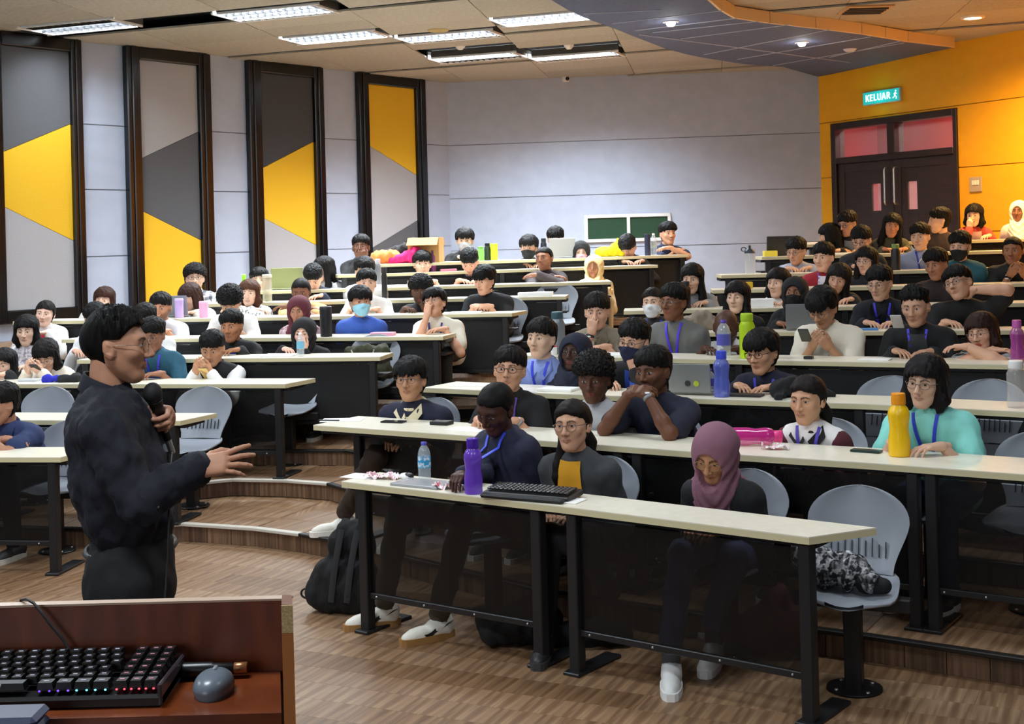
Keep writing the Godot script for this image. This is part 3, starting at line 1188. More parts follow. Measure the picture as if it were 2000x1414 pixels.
# ---------------------------------------------------------------- tables
const TABLE_LABELS := {
	"L0": "first-row white table beside the speaker's back, cut by the picture edge",
	"L1": "long white table behind the speaker with one empty grey chair at its end",
	"L2": "long white table behind the microphone, ending before an empty grey chair",
	"L3": "long white table with a water bottle and a black hijab at it",
	"L4": "long white table with the blue-masked student at it",
	"L5": "long white table with the black-clad bowl-cut student resting hands on its end",
	"L6": "long white table ending under a white paper stack, beside a grey chair edge",
	"L7": "long white table with the cream hijab at its aisle end",
	"L8": "long white table with the pink-masked black hijab at it",
	"L9": "topmost white table on the felt panel side with a cardboard box on it",
	"R0": "front white table with keyboard, purple bottle and see-through black panel",
	"R1": "long curved white table with the tall yellow bottle standing on it",
	"R2": "long white table carrying a grey laptop and a blue bottle",
	"R3": "long white table with the lime bottle and the folded arms on it",
	"R4": "white table with the grey laptop behind the cream shirt",
	"R5": "white table in front of the long-haired student in grey",
	"R6": "white table with a yellow item in its open shelf",
	"R7": "white table with the clear shaker bottle at its end",
	"R8": "white table with a yellow packet and a dark laptop at its end",
	"R9": "topmost white table below the double door"}

func build_tables() -> void:
	var top_m := textured("table top", noise_tex(0.05, "ece5cf", "f5efdd", 128, 3, 71), Vector3(2, 2, 2), 0.28)
	var edge_m := flat("d9cfa6", 0.4)
	var steel := flat("1b1b1d", 0.45)
	var mesh_m := glassy("050505", 0.57, 0.4)
	var solid_m := flat("0d0d0e", 0.7)
	for row in rows:
		var f := row_line(row, 0.0)
		var deep := 0.40
		if row == "R0":
			deep = 0.30
		elif row == "R1":
			deep = 0.44
		var bk := row_line(row, deep)
		# slanted end towards the aisle
		var y: float = rows[row].y
		var fl: float = rows[row].floor
		var t := thing("lecture_table", TABLE_LABELS[row], "table", Vector3.ZERO, 0.0, "white lecture tables")
		if row == "R0":
			bk[bk.size() - 1] += (f[2] - f[1]).normalized() * 0.16
		if row == "L0" or row == "L1" or row == "L2" or row == "L5":
			bk[1] += (f[1] - f[0]).normalized() * 0.08
		var plan := PackedVector2Array(f)
		for k in range(bk.size() - 1, -1, -1):
			plan.append(bk[k])
		var s := Shape.new()
		s.prism(plan, y - 0.005, y)
		put("table_top", s, top_m, t)
		s = Shape.new()
		s.prism(plan, y - 0.032, y - 0.005)
		put("edge_band", s, edge_m, t)
		# an open shelf under the top
		var f2 := row_line(row, 0.07)
		var b2 := row_line(row, deep - 0.03)
		var near: bool = row in ["R0", "R1", "R2", "L0", "L1", "L2"]
		for k in f2.size() - 1:
			var sh := Shape.new()
			var p := PackedVector2Array([f2[k], f2[k + 1], b2[k + 1], b2[k]])
			if not near:
				sh.prism(p, y - 0.17, y - 0.155)
				put("shelf", sh, steel, t)
			sh = Shape.new()
			sh.prism(p, y - 0.06, y - 0.032)
			put("frame_rail", sh, steel, t)
		# legs with floor plates, and dark panels between them
		var spots := leg_spots(row, f)
		var inner := row_line(row, 0.05)
		for k in spots.size():
			var q: Vector2 = spots[k][0]
			var dn: Vector2 = spots[k][1]
			var bs := Basis(Vector3(dn.y, 0, -dn.x), Vector3.UP, Vector3(-dn.x, 0, -dn.y))
			var lg := Shape.new()
			lg.box(Vector3(q.x, (y - 0.035 + fl) * 0.5, q.y), Vector3(0.055, y - 0.035 - fl, 0.06), 0.005, bs)
			var leg := put("leg", lg, steel, t)
			var pl := Shape.new()
			pl.box(Vector3(q.x + dn.x * 0.12, fl + 0.008, q.y + dn.y * 0.12), Vector3(0.09, 0.016, 0.36), 0.004, bs)
			put("foot_plate", pl, steel, leg)
			if k + 1 < spots.size() and not spots[k][2]:
				var q2: Vector2 = spots[k + 1][0]
				var d := (q2 - q).normalized()
				var pb := Basis(Vector3(d.x, 0, d.y), Vector3.UP, Vector3(d.x, 0, d.y).cross(Vector3.UP))
				var c := (q + q2) * 0.5
				var ps := Shape.new()
				var lo := fl + 0.19
				ps.box(Vector3(c.x, (lo + y - 0.06) * 0.5, c.y), Vector3(q.distance_to(q2) - 0.05, y - 0.06 - lo, 0.003), 0.0, pb)
				put("modesty_panel", ps, mesh_m if near else solid_m, t)
				var rl := Shape.new()
				rl.box(Vector3(c.x, lo, c.y), Vector3(q.distance_to(q2), 0.03, 0.025), 0.003, pb)
				put("panel_rail", rl, steel, t)
				if near:
					for z in 4:
						var sc := Shape.new()
						var sp := q.lerp(q2, 0.06 + 0.29 * z)
						sc.lathe([[0.0, 0.0], [0.006, 0.0], [0.005, 0.004], [0.0, 0.005]], Transform3D(Basis(Vector3.RIGHT, PI / 2), Vector3(sp.x, lo, sp.y + 0.016)), 8)
						put("screw", sc, flat("c8c8c8", 0.3, 0.8), t)

# legs: [plan position, inward direction, true when no panel follows]
func leg_spots(row: String, f: PackedVector2Array) -> Array:
	var out := []
	var inset := 0.04
	if row == "R0":
		for p in [[f[0], f[1], 0.09, false], [f[0], f[1], 0.88, true], [f[1], f[2], 0.03, false], [f[1], f[2], 0.975, true]]:
			out.append(_leg(p[0], p[1], p[2], inset, p[3]))
		return out
	if row == "R1":
		for p in [[f[0], f[1], 0.045, false], [f[1], f[2], 0.4, true], [f[1], f[2], 0.55, false], [f[3], f[4], 0.20, true], [f[3], f[4], 0.29, false], [f[3], f[4], 0.97, true]]:
			out.append(_leg(p[0], p[1], p[2], 0.34 if out.is_empty() else inset, p[3]))
		return out
	for g in f.size() - 1:
		var len := f[g].distance_to(f[g + 1])
		var n := maxi(1, int(round(len / 1.5)))
		for k in n + 1:
			if g > 0 and k == 0:
				continue
			var u := clampf(float(k) / n, 0.07 / len, 1.0 - 0.07 / len)
			if f.size() == 2 or g == 0 or k > 0:
				out.append(_leg(f[g], f[g + 1], u, inset, false))
	return out

func _leg(a: Vector2, b: Vector2, u: float, inset: float, last: bool) -> Array:
	var d := (b - a).normalized()
	var inn := Vector2(d.y, -d.x)
	if inn.y > 0:
		inn = -inn
	return [a.lerp(b, u) + inn * inset, inn, last]

# ---------------------------------------------------------------- chairs
func seat_pos(row: String, x: float, off: float) -> Vector3:
	var l := row_line(row, off)
	var best := 0
	for k in l.size() - 1:
		var q := on_wall(x, 800, l[k], l[k + 1])
		if k == 0 or q.x >= l[k].x - 0.001:
			best = k
	var w := on_wall(x, 800, l[best], l[best + 1])
	return Vector3(w.x, rows[row].floor, w.z)

func on_table(row: String, x: float, off: float) -> Vector3:
	var p := seat_pos(row, x, off)
	p.y = rows[row].y
	return p

func chair_proto() -> Node3D:
	var t := thing("chair", "", "chair", Vector3.ZERO, 0.0, "grey shell chairs on pedestals")
	var shell := flat("9aa0aa", 0.38)
	var steel := flat("161617", 0.45)
	var rings := []
	for k in 17:
		var q := 1.0 - pow(1.0 - k / 16.0, 1.9)
		var w := 0.155 + 0.072 * smoothstep(0.0, 0.65, q)
		if q > 0.55:
			w *= sqrt(maxf(0.0, 1.0 - pow((q - 0.55) / 0.45, 2.4)))
		w = maxf(w, 0.006)
		var y := 0.47 + 0.37 * q
		var ring := []
		for side in 2:
			for m in 9:
				var s := (m / 4.0 - 1.0) * (1.0 if side == 0 else -1.0)
				var z := -0.185 - 0.10 * q + 0.055 * s * s * (w / 0.22) - 0.02 * sin(q * PI)
				ring.append(Vector3(s * w, y, z - (0.013 if side == 1 else 0.0)))
		rings.append(ring)
	var b := Shape.new()
	b.grid(rings, true, true)
	var back := put("backrest", b, shell, t)
	for k in 9:
		var sl := Shape.new()
		var x := (k - 4) * 0.03
		var h := 0.075 - absf(k - 4) * 0.006 + (0.02 if k % 2 == 0 else 0.0)
		sl.box(Vector3(x, 0.535 + h * 0.5, -0.208 + 1.0 * x * x - 0.004), Vector3(0.004, h, 0.012), 0.0, Basis(Vector3.RIGHT, -0.3))
		put("slot", sl, flat("3c4046", 0.8), back)
	rings = []
	for k in 12:
		var q := k / 11.0
		var w := 0.215 * sqrt(sqrt(maxf(0.02, 1.0 - pow(absf(q * 2.0 - 1.0), 4.0))))
		w = lerpf(w, w * 0.86, 1.0 - q)
		var z := -0.21 + 0.43 * q
		var y := 0.435 + 0.03 * pow(1.0 - q, 3.0) - 0.02 * pow(q, 6.0)
		var ring := []
		for side in 2:
			for m in 9:
				var s := (m / 4.0 - 1.0) * (1.0 if side == 0 else -1.0)
				ring.append(Vector3(s * w, y + 0.018 * s * s - (0.016 if side == 1 else 0.0), z))
		rings.append(ring)
	var st := Shape.new()
	st.grid(rings, true, false)
	put("seat", st, shell, t)
	var f := Shape.new()
	f.tube([Vector3(0, 0.42, -0.1), Vector3(0, 0.45, -0.225), Vector3(0, 0.6, -0.26)], 0.02, 6)
	f.box(Vector3(0, 0.385, 0), Vector3(0.5, 0.06, 0.06), 0.006)
	f.box(Vector3(0, 0.415, 0), Vector3(0.2, 0.012, 0.24), 0.003)
	put("bracket", f, steel, t)
	f = Shape.new()
	f.box(Vector3(0, 0.19, 0), Vector3(0.075, 0.37, 0.075), 0.006)
	put("column", f, steel, t)
	f = Shape.new()
	f.lathe([[0.0, 0.0], [0.12, 0.0], [0.12, 0.012], [0.0, 0.012]])
	var base := put("base", f, steel, t)
	for k in 4:
		var bt := Shape.new()
		var a := PI / 4 + PI / 2 * k
		bt.lathe([[0.009, 0.011], [0.009, 0.017], [0.0, 0.018]], Transform3D(Basis(), Vector3(cos(a) * 0.095, 0, sin(a) * 0.095)), 6)
		put("bolt", bt, flat("b8b8b8", 0.3, 0.8), base)
	return t

const CHAIRS := [
	["R0", 1655, 0.52, "empty grey shell chair with the patterned bag, at the end of the front table"],
	["R0", 955, 0.66, "grey shell chair under the student in olive trousers"],
	["R0", 1128, 0.66, "grey shell chair under the student in the yellow shirt"],
	["R0", 1412, 0.66, "grey shell chair under the student in the mauve hijab"],
	["R1", 805, 0.68, "grey shell chair under the bowl-cut student in navy and cream"],
	["R1", 1270, 0.68, "grey shell chair under the student with clasped hands"],
	["R1", 1590, 0.68, "grey shell chair under the student in white and maroon"],
	["R1", 1815, 0.68, "grey shell chair under the student in turquoise"],
	["R1", 2010, 0.60, "grey shell chair at the picture edge beside the turquoise student"],
	["R2", 1718, 0.60, "empty grey shell chair behind the tall yellow bottle"],
	["R2", 1912, 0.60, "empty grey shell chair beside the clear jug bottle"],
	["L0", 105, 0.62, "empty grey shell chair behind the first-row table at the speaker's back"],
	["L1", 62, 0.60, "grey shell chair at the second-row table, behind the navy polo student"],
	["L1", 372, 0.60, "empty grey shell chair behind the speaker's open hand"],
	["L2", 565, 0.66, "empty grey shell chair at the aisle end of the third-row table"],
	["L3", 722, 0.60, "grey shell chair holding an olive bag with a chain"],
	["L5", 985, 0.62, "grey shell chair under the bowl-cut student in black"],
	["L6", 1090, 0.60, "empty grey shell chair beside the paper stack"]]

func build_chairs() -> void:
	var proto := chair_proto()
	for k in CHAIRS.size():
		var c: Array = CHAIRS[k]
		var p := seat_pos(c[0], c[1], c[2])
		var turn := row_turn(c[0], p.x)
		if k == 0:
			proto.position = p
			proto.rotation.y = turn + 0.25
			proto.set_meta("label", c[3])
		else:
			copy_of(proto, c[3], p, turn)

# ---------------------------------------------------------------- lectern with keyboard and mouse
func build_lectern() -> void:
	var lam := textured("lectern", noise_tex(0.015, "5c2812", "7c3f20", 256, 4, 81), Vector3(6, 1.2, 6), 0.35)
	var edge := flat("b06a2c", 0.45)
	var chip := textured("chipboard", noise_tex(0.3, "a08050", "e4cda0", 128, 2, 83), Vector3(6, 6, 6), 0.9)
	var t := thing("lectern", "reddish brown wooden lectern with open top compartment and raw chipboard corner", "lectern")
	var sy := 1.40
	var s := Shape.new()
	s.box(Vector3(-0.72, 0.95, -1.888), Vector3(0.78, 1.10, 0.016), 0.002)
	put("rear_panel", s, lam, t)
	s = Shape.new()
	s.box(Vector3(-0.72, 1.5005, -1.888), Vector3(0.79, 0.003, 0.018), 0.0)
	put("rim_band", s, flat("b59a84", 0.35), t)
	s = Shape.new()
	s.prism(PackedVector2Array([Vector2(-1.12, -1.88), Vector2(-0.343, -1.88), Vector2(-0.312, -1.71), Vector2(-1.12, -1.71)]), sy - 0.02, sy)
	put("shelf", s, textured("lectern shelf", noise_tex(0.015, "5e2a12", "7a3c1c", 256, 4, 84), Vector3(2, 6, 2), 0.25), t)
	# right side panel, flaring towards the front
	var a := Vector2(-0.3405, -1.896)
	var b := Vector2(-0.3065, -1.70)
	var d := (b - a).normalized()
	var n := Vector2(-d.y, d.x)
	var nn := Vector3(0.0145, 0, 0.0025)
	s = Shape.new()
	s.plate(Vector3(a.x, 0, a.y), Vector3(d.x, 0, d.y), Vector3.UP, PackedVector2Array([Vector2(0, 0.36), Vector2(0.196, 0.36), Vector2(0.196, 1.541), Vector2(0, 1.503)]), nn)
	put("side_panel", s, lam, t)
	s = Shape.new()
	s.plate(Vector3(b.x, 0, b.y) + Vector3(0.0, 0, 0.0), Vector3(1, 0, 0.0), Vector3.UP, PackedVector2Array([Vector2(0, 1.5055), Vector2(0.0145, 1.5055), Vector2(0.0145, 1.541), Vector2(0, 1.541)]), Vector3(0, 0, 0.002))
	put("raw_edge", s, chip, t)
	s = Shape.new()
	s.plate(Vector3(b.x, 0, b.y), Vector3(1, 0, 0.0), Vector3.UP, PackedVector2Array([Vector2(0, 0.36), Vector2(0.0145, 0.36), Vector2(0.0145, 1.505), Vector2(0, 1.505)]), Vector3(0, 0, 0.002))
	put("edge_band", s, edge, t)
	s = Shape.new()
	s.box(Vector3(-1.12, 0.94, -1.79), Vector3(0.018, 1.12, 0.2), 0.002)
	put("side_panel", s, lam, t)
	s = Shape.new()
	s.box(Vector3(-0.72, sy - 0.045, -1.716), Vector3(0.80, 0.05, 0.016), 0.002)
	put("front_lip", s, edge, t)
	s = Shape.new()
	s.box(Vector3(-0.72, 0.37, -1.79), Vector3(0.80, 0.02, 0.19), 0.002)
	put("plinth", s, lam, t)
	# keyboard
	var kb := thing("keyboard", "black keyboard with coloured key lights on the lectern shelf", "keyboard", Vector3(-0.474, sy, -1.75))
	var blk := flat("0c0c0e", 0.4)
	s = Shape.new()
	s.box(Vector3(-0.22, 0.011, -0.055), Vector3(0.44, 0.018, 0.125), 0.004, Basis(Vector3.RIGHT, 0.06))
	put("case", s, blk, kb)
	s = Shape.new()
	s.box(Vector3(-0.003, 0.016, -0.055), Vector3(0.006, 0.03, 0.125), 0.002)
	put("side_rail", s, flat("3a3338", 0.3), kb)
	var rows_n := 6
	var led := [["e23a3a", "d83a48", "e05060"], ["5a3ad0", "7a3ae0", "8fd8f0", "7fe0e8"]]
	for r in rows_n:
		var z := -0.008 - r * 0.0195
		var y := 0.024 + r * 0.0022
		var spots := []
		for k in 3:
			spots.append([-0.017 - k * 0.0192, 0.017])
		if r == 0:
			for k in 4:
				spots.append([-0.082 - k * 0.0245, 0.022])
			spots.append([-0.245, 0.125])
		else:
			for k in 15:
				spots.append([-0.080 - k * 0.0192 - (r % 3) * 0.005, 0.017])
		for k in spots.size():
			var q := Shape.new()
			var w: float = spots[k][1]
			var prof := PackedVector2Array([Vector2(-w / 2, 0), Vector2(w / 2, 0), Vector2(w / 2 - 0.002, 0.0095), Vector2(-w / 2 + 0.002, 0.0095)])
			q.plate(Vector3(spots[k][0], y, z - 0.0085), Vector3.RIGHT, Vector3.UP, prof, Vector3(0, 0, 0.016))
			var key := put("key", q, blk, kb)
			var lg := Shape.new()
			lg.box(Vector3(spots[k][0], y + 0.0098, z + 0.001), Vector3(minf(w, 0.02) * 0.35, 0.0006, 0.003), 0.0)
			put("legend", lg, flat("b7b7c4" if k > 2 else "d08a98", 0.5), key)
			if r == 0 or (r == 1 and k < 3):
				var c: String = "ff4a5e" if k < 3 else (["7fe6f0", "6fd8ee", "7a4af0", "6a3ad8"][k - 3] if k < 7 else "ff3a20")
				for e in [-0.3, 0.3]:
					var ld := Shape.new()
					ld.ellipsoid(Vector3(spots[k][0] + e * minf(w, 0.024), y - 0.001, z + 0.0095), Vector3(0.0017, 0.0013, 0.0013), Basis(), 8, 5)
					put("key_light", ld, glowing(c, 1.6), key)
	# winged emblem on the space bar
	s = Shape.new()
	for k in 7:
		var u := (k - 3) * 0.0036
		s.box(Vector3(-0.225 + u, 0.0295 + absf(k - 3) * 0.0006, 0.0002), Vector3(0.0022, 0.0075 - absf(k - 3) * 0.0013, 0.0006), 0.0, Basis(Vector3.BACK, u * -30.0))
	put("emblem", s, flat("d9d9de", 0.4), kb)
	var cb := Shape.new()
	var pts := []
	for p in [[152, 1296, 1.858], [140, 1275, 1.866], [122, 1248, 1.868], [100, 1222, 1.868], [82, 1198, 1.868], [66, 1178, 1.872], [52, 1170, 1.886], [41, 1172, 1.905], [40, 1184, 1.912], [60, 1300, 1.925]]:
		pts.append(at_d(p[0], p[1], p[2]))
	cb.tube(pts, 0.0022, 6)
	tag(put("cable", cb, flat("141213", 0.5)), "thin black keyboard cable over the lectern's rear rim", "cable")
	# mouse
	var mp := at_y(418, 1352, sy)
	var ms := thing("mouse", "small grey computer mouse on the lectern shelf", "mouse", mp)
	s = Shape.new()
	var rings := []
	for k in 9:
		var th := k / 8.0 * PI / 2
		var ring := []
		for q in 20:
			var an := TAU * q / 20
			ring.append(Vector3(cos(an) * 0.027 * pow(sin(th), 0.7), 0.008 + 0.021 * cos(th), sin(an) * 0.042 * pow(sin(th), 0.7)))
		rings.append(ring)
	var low := []
	for q in 20:
		var an := TAU * q / 20
		low.append(Vector3(cos(an) * 0.0245, 0.0, sin(an) * 0.039))
	rings.append(low)
	s.grid(rings, true)
	put("body", s, flat("66707a", 0.3), ms)
	s = Shape.new()
	s.tube([Vector3(0, 0.029, -0.016), Vector3(0, 0.029, -0.004)], 0.003, 8)
	put("wheel", s, flat("8f979f", 0.3), ms)
	# black plug lying at the back of the shelf
	var p0 := at_d(346, 1296, 1.852)
	var p1 := at_d(470, 1299, 1.858)
	p0.y = sy + 0.012
	p1.y = sy + 0.012
	var mc := thing("spare_microphone", "black microphone body with copper tip lying behind the mouse", "microphone", p0)
	var dd := p1 - p0
	s = Shape.new()
	s.tube([Vector3.ZERO, dd * 0.55, dd * 0.56, dd * 0.9], [0.012, 0.011, 0.0095, 0.008], 12)
	put("barrel", s, flat("111113", 0.35), mc)
	s = Shape.new()
	s.tube([dd * 0.9, dd * 1.1], 0.0085, 12)
	put("tip", s, flat("b07a50", 0.3, 0.6), mc)
	# tray and blue-grey slab at the very front
	var tr := thing("tray", "black tray edge below the lectern's shelf", "tray", Vector3(-0.47, sy - 0.035, -1.655))
	s = Shape.new()
	s.box(Vector3.ZERO, Vector3(0.26, 0.02, 0.09), 0.008)
	put("tray_body", s, flat("0d0d10", 0.3), tr)
	var lp := thing("laptop", "closed blue-grey laptop corner below the keyboard", "laptop", at_y(-70, 1402, sy + 0.012))
	s = Shape.new()
	s.box(Vector3.ZERO, Vector3(0.2, 0.014, 0.06), 0.006)
	put("lid", s, flat("3a3f58", 0.35), lp)
	s = Shape.new()
	s.box(Vector3(0, -0.014, 0), Vector3(0.2, 0.013, 0.06), 0.005)
	put("base", s, flat("2a2e42", 0.4), lp)

# ---------------------------------------------------------------- distance fields, meshed as surface nets (bodies, hair, cloth)
class Field:
	var lo: Vector3
	var c: float
	var nx: int
	var ny: int
	var nz: int
	var d := PackedFloat32Array()

	func _init(a: Vector3, b: Vector3, cell: float) -> void:
		lo = a - Vector3.ONE * cell * 2.0
		c = cell
		nx = int((b.x - lo.x) / cell) + 4
		ny = int((b.y - lo.y) / cell) + 4
		nz = int((b.z - lo.z) / cell) + 4
		d.resize(nx * ny * nz)
		d.fill(1.0)

	# tapered capsule joined with blend k
	func cap(a: Vector3, b: Vector3, ra: float, rb: float, k: float) -> void:
		var m := maxf(ra, rb) + k + c * 1.5
		var i0 := maxi(0, int((minf(a.x, b.x) - m - lo.x) / c))
		var i1 := mini(nx - 1, int((maxf(a.x, b.x) + m - lo.x) / c) + 1)
		var j0 := maxi(0, int((minf(a.y, b.y) - m - lo.y) / c))
		var j1 := mini(ny - 1, int((maxf(a.y, b.y) + m - lo.y) / c) + 1)
		var k0 := maxi(0, int((minf(a.z, b.z) - m - lo.z) / c))
		var k1 := mini(nz - 1, int((maxf(a.z, b.z) + m - lo.z) / c) + 1)
		var ab := b - a
		var l2 := maxf(ab.length_squared(), 1e-9)
		for kk in range(k0, k1 + 1):
			for jj in range(j0, j1 + 1):
				var row := (kk * ny + jj) * nx
				for ii in range(i0, i1 + 1):
					var p := lo + Vector3(ii, jj, kk) * c - a
					var t := clampf(p.dot(ab) / l2, 0.0, 1.0)
					var v := (p - ab * t).length() - lerpf(ra, rb, t)
					if v > m:
						continue
					var o := d[row + ii]
					var h := maxf(k - absf(o - v), 0.0)
					d[row + ii] = minf(o, v) - h * h * 0.25 / maxf(k, 1e-6)

	# ellipsoid, added (sgn 1) or cut away (sgn -1)
	func ell(at: Vector3, r: Vector3, k: float, sgn := 1.0, b := Basis.IDENTITY) -> void:
		var m := maxf(r.x, maxf(r.y, r.z)) + k + c * 1.5
		var i0 := maxi(0, int((at.x - m - lo.x) / c))
		var i1 := mini(nx - 1, int((at.x + m - lo.x) / c) + 1)
		var j0 := maxi(0, int((at.y - m - lo.y) / c))
		var j1 := mini(ny - 1, int((at.y + m - lo.y) / c) + 1)
		var k0 := maxi(0, int((at.z - m - lo.z) / c))
		var k1 := mini(nz - 1, int((at.z + m - lo.z) / c) + 1)
		var inv := b.inverse()
		for kk in range(k0, k1 + 1):
			for jj in range(j0, j1 + 1):
				var row := (kk * ny + jj) * nx
				for ii in range(i0, i1 + 1):
					var p := inv * (lo + Vector3(ii, jj, kk) * c - at)
					var q := p / r
					var l := q.length()
					var v := l * (l - 1.0) / maxf((q / r).length(), 1e-6)
					var o := d[row + ii]
					if sgn > 0.0:
						var h := maxf(k - absf(o - v), 0.0)
						d[row + ii] = minf(o, v) - h * h * 0.25 / maxf(k, 1e-6)
					else:
						var h := maxf(k - absf(o + v), 0.0)
						d[row + ii] = maxf(o, -v) + h * h * 0.25 / maxf(k, 1e-6)

	# cut away everything on the far side of a plane (normal points to what is removed)
	func cut(at: Vector3, n: Vector3, k: float) -> void:
		for kk in nz:
			for jj in ny:
				var row := (kk * ny + jj) * nx
				for ii in nx:
					var o := d[row + ii]
					if o > 0.2:
						continue
					var v := (lo + Vector3(ii, jj, kk) * c - at).dot(n)
					var h := maxf(k - absf(o - v), 0.0)
					d[row + ii] = maxf(o, v) + h * h * 0.25 / maxf(k, 1e-6)

	func net() -> Shape:
		var s := Shape.new()
		var id := PackedInt32Array()
		id.resize(nx * ny * nz)
		id.fill(-1)
		var sy := nx
		var sz := nx * ny
		for kk in nz - 1:
			for jj in ny - 1:
				var row := (kk * ny + jj) * nx
				for ii in nx - 1:
					var q := row + ii
					var a0 := d[q]
					if a0 > c * 9.0 or a0 < -c * 9.0:
						continue
					var a1 := d[q + 1]
					var a2 := d[q + sy]
					var a3 := d[q + sy + 1]
					var a4 := d[q + sz]
					var a5 := d[q + sz + 1]
					var a6 := d[q + sz + sy]
					var a7 := d[q + sz + sy + 1]
					var neg := int(a0 < 0.0) + int(a1 < 0.0) + int(a2 < 0.0) + int(a3 < 0.0) + int(a4 < 0.0) + int(a5 < 0.0) + int(a6 < 0.0) + int(a7 < 0.0)
					if neg == 0 or neg == 8:
						continue
					var p := Vector3.ZERO
					var n := 0
					if (a0 < 0.0) != (a1 < 0.0):
						p += Vector3(a0 / (a0 - a1), 0, 0); n += 1
					if (a2 < 0.0) != (a3 < 0.0):
						p += Vector3(a2 / (a2 - a3), 1, 0); n += 1
					if (a4 < 0.0) != (a5 < 0.0):
						p += Vector3(a4 / (a4 - a5), 0, 1); n += 1
					if (a6 < 0.0) != (a7 < 0.0):
						p += Vector3(a6 / (a6 - a7), 1, 1); n += 1
					if (a0 < 0.0) != (a2 < 0.0):
						p += Vector3(0, a0 / (a0 - a2), 0); n += 1
					if (a1 < 0.0) != (a3 < 0.0):
						p += Vector3(1, a1 / (a1 - a3), 0); n += 1
					if (a4 < 0.0) != (a6 < 0.0):
						p += Vector3(0, a4 / (a4 - a6), 1); n += 1
					if (a5 < 0.0) != (a7 < 0.0):
						p += Vector3(1, a5 / (a5 - a7), 1); n += 1
					if (a0 < 0.0) != (a4 < 0.0):
						p += Vector3(0, 0, a0 / (a0 - a4)); n += 1
					if (a1 < 0.0) != (a5 < 0.0):
						p += Vector3(1, 0, a1 / (a1 - a5)); n += 1
					if (a2 < 0.0) != (a6 < 0.0):
						p += Vector3(0, 1, a2 / (a2 - a6)); n += 1
					if (a3 < 0.0) != (a7 < 0.0):
						p += Vector3(1, 1, a3 / (a3 - a7)); n += 1
					id[q] = s.v.size()
					s.v.append(lo + (Vector3(ii, jj, kk) + p / n) * c)
					s.n.append(Vector3(a1 + a3 + a5 + a7 - a0 - a2 - a4 - a6, a2 + a3 + a6 + a7 - a0 - a1 - a4 - a5, a4 + a5 + a6 + a7 - a0 - a1 - a2 - a3).normalized())
		for kk in range(1, nz - 1):
			for jj in range(1, ny - 1):
				var row := (kk * ny + jj) * nx
				for ii in range(1, nx - 1):
					var q := row + ii
					if id[q] < 0:
						continue
					var a := d[q] < 0.0
					if a != (d[q + 1] < 0.0):
						_quad(s, id[q], id[q - sy], id[q - sy - sz], id[q - sz], a)
					if a != (d[q + sy] < 0.0):
						_quad(s, id[q], id[q - sz], id[q - sz - 1], id[q - 1], a)
					if a != (d[q + sz] < 0.0):
						_quad(s, id[q], id[q - 1], id[q - 1 - sy], id[q - sy], a)
		return s

	func _quad(s: Shape, a: int, b: int, e: int, f: int, pos: bool) -> void:
		if a < 0 or b < 0 or e < 0 or f < 0:
			return
		if pos:
			s.i.append_array([a, e, b, a, f, e])
		else:
			s.i.append_array([a, b, e, a, e, f])

# a list of bones [a, b, ra, rb, blend] as one field
func bones_shape(bones: Array, cell: float, grow := 0.0) -> Shape:
	var lo := Vector3.INF
	var hi := -Vector3.INF
	for b in bones:
		var r: float = maxf(b[2], b[3]) + grow
		for p in [b[0], b[1]]:
			lo = lo.min(p - Vector3.ONE * r)
			hi = hi.max(p + Vector3.ONE * r)
	var f := Field.new(lo, hi, cell)
	for b in bones:
		f.cap(b[0], b[1], b[2] + grow, b[3] + grow, b[4])
	return f.net()

func bones_dist(bones: Array, p: Vector3, grow := 0.0) -> float:
	var o := 1.0
	for b in bones:
		var ab: Vector3 = b[1] - b[0]
		var q: Vector3 = p - b[0]
		var t := clampf(q.dot(ab) / maxf(ab.length_squared(), 1e-9), 0.0, 1.0)
		var v := (q - ab * t).length() - lerpf(b[2], b[3], t) - grow
		var k: float = b[4]
		var h := maxf(k - absf(o - v), 0.0)
		o = minf(o, v) - h * h * 0.25 / maxf(k, 1e-6)
	return o

# the point where a ray meets the bones
func bones_hit(bones: Array, from: Vector3, dir: Vector3, grow := 0.0) -> Vector3:
	var p := from
	for k in 24:
		var v := bones_dist(bones, p, grow)
		p += dir * v
		if v < 0.001:
			break
	return p

func wrinkle(s: Shape, amp: float, sd: int, freq := 7.0) -> void:
	var n := FastNoiseLite.new()
	n.seed = sd
	n.noise_type = FastNoiseLite.TYPE_SIMPLEX_SMOOTH
	n.frequency = freq
	n.fractal_octaves = 2
	for k in s.v.size():
		var p := s.v[k]
		s.v[k] = p + s.n[k] * amp * n.get_noise_3d(p.x * 1.6, p.y * 0.9 + p.x * 0.5, p.z * 1.3)
	renormal(s)

func renormal(s: Shape) -> void:
	s.n.fill(Vector3.ZERO)
	for k in range(0, s.i.size(), 3):
		var a := s.i[k]
		var b := s.i[k + 1]
		var c := s.i[k + 2]
		var nn := (s.v[c] - s.v[a]).cross(s.v[b] - s.v[a])
		s.n[a] += nn
		s.n[b] += nn
		s.n[c] += nn
	for k in s.n.size():
		s.n[k] = s.n[k].normalized() if s.n[k].length_squared() > 1e-20 else Vector3.UP

# ---------------------------------------------------------------- heads
# head space: origin in the middle of the head, +z the face, chin at y -0.115, crown at y 0.115
var head_lods := {}

func sm(a: float, b: float, k: float) -> float:
	var h := maxf(k - absf(a - b), 0.0)
	return minf(a, b) - h * h * 0.25 / k

func elld(p: Vector3, at: Vector3, r: Vector3) -> float:
	var q := (p - at) / r
	var l := q.length()
	return l * (l - 1.0) / maxf((q / r).length(), 1e-6)

func capd(p: Vector3, a: Vector3, b: Vector3, ra: float, rb: float) -> float:
	var ab := b - a
	var t := clampf((p - a).dot(ab) / ab.length_squared(), 0.0, 1.0)
	return (p - a - ab * t).length() - lerpf(ra, rb, t)

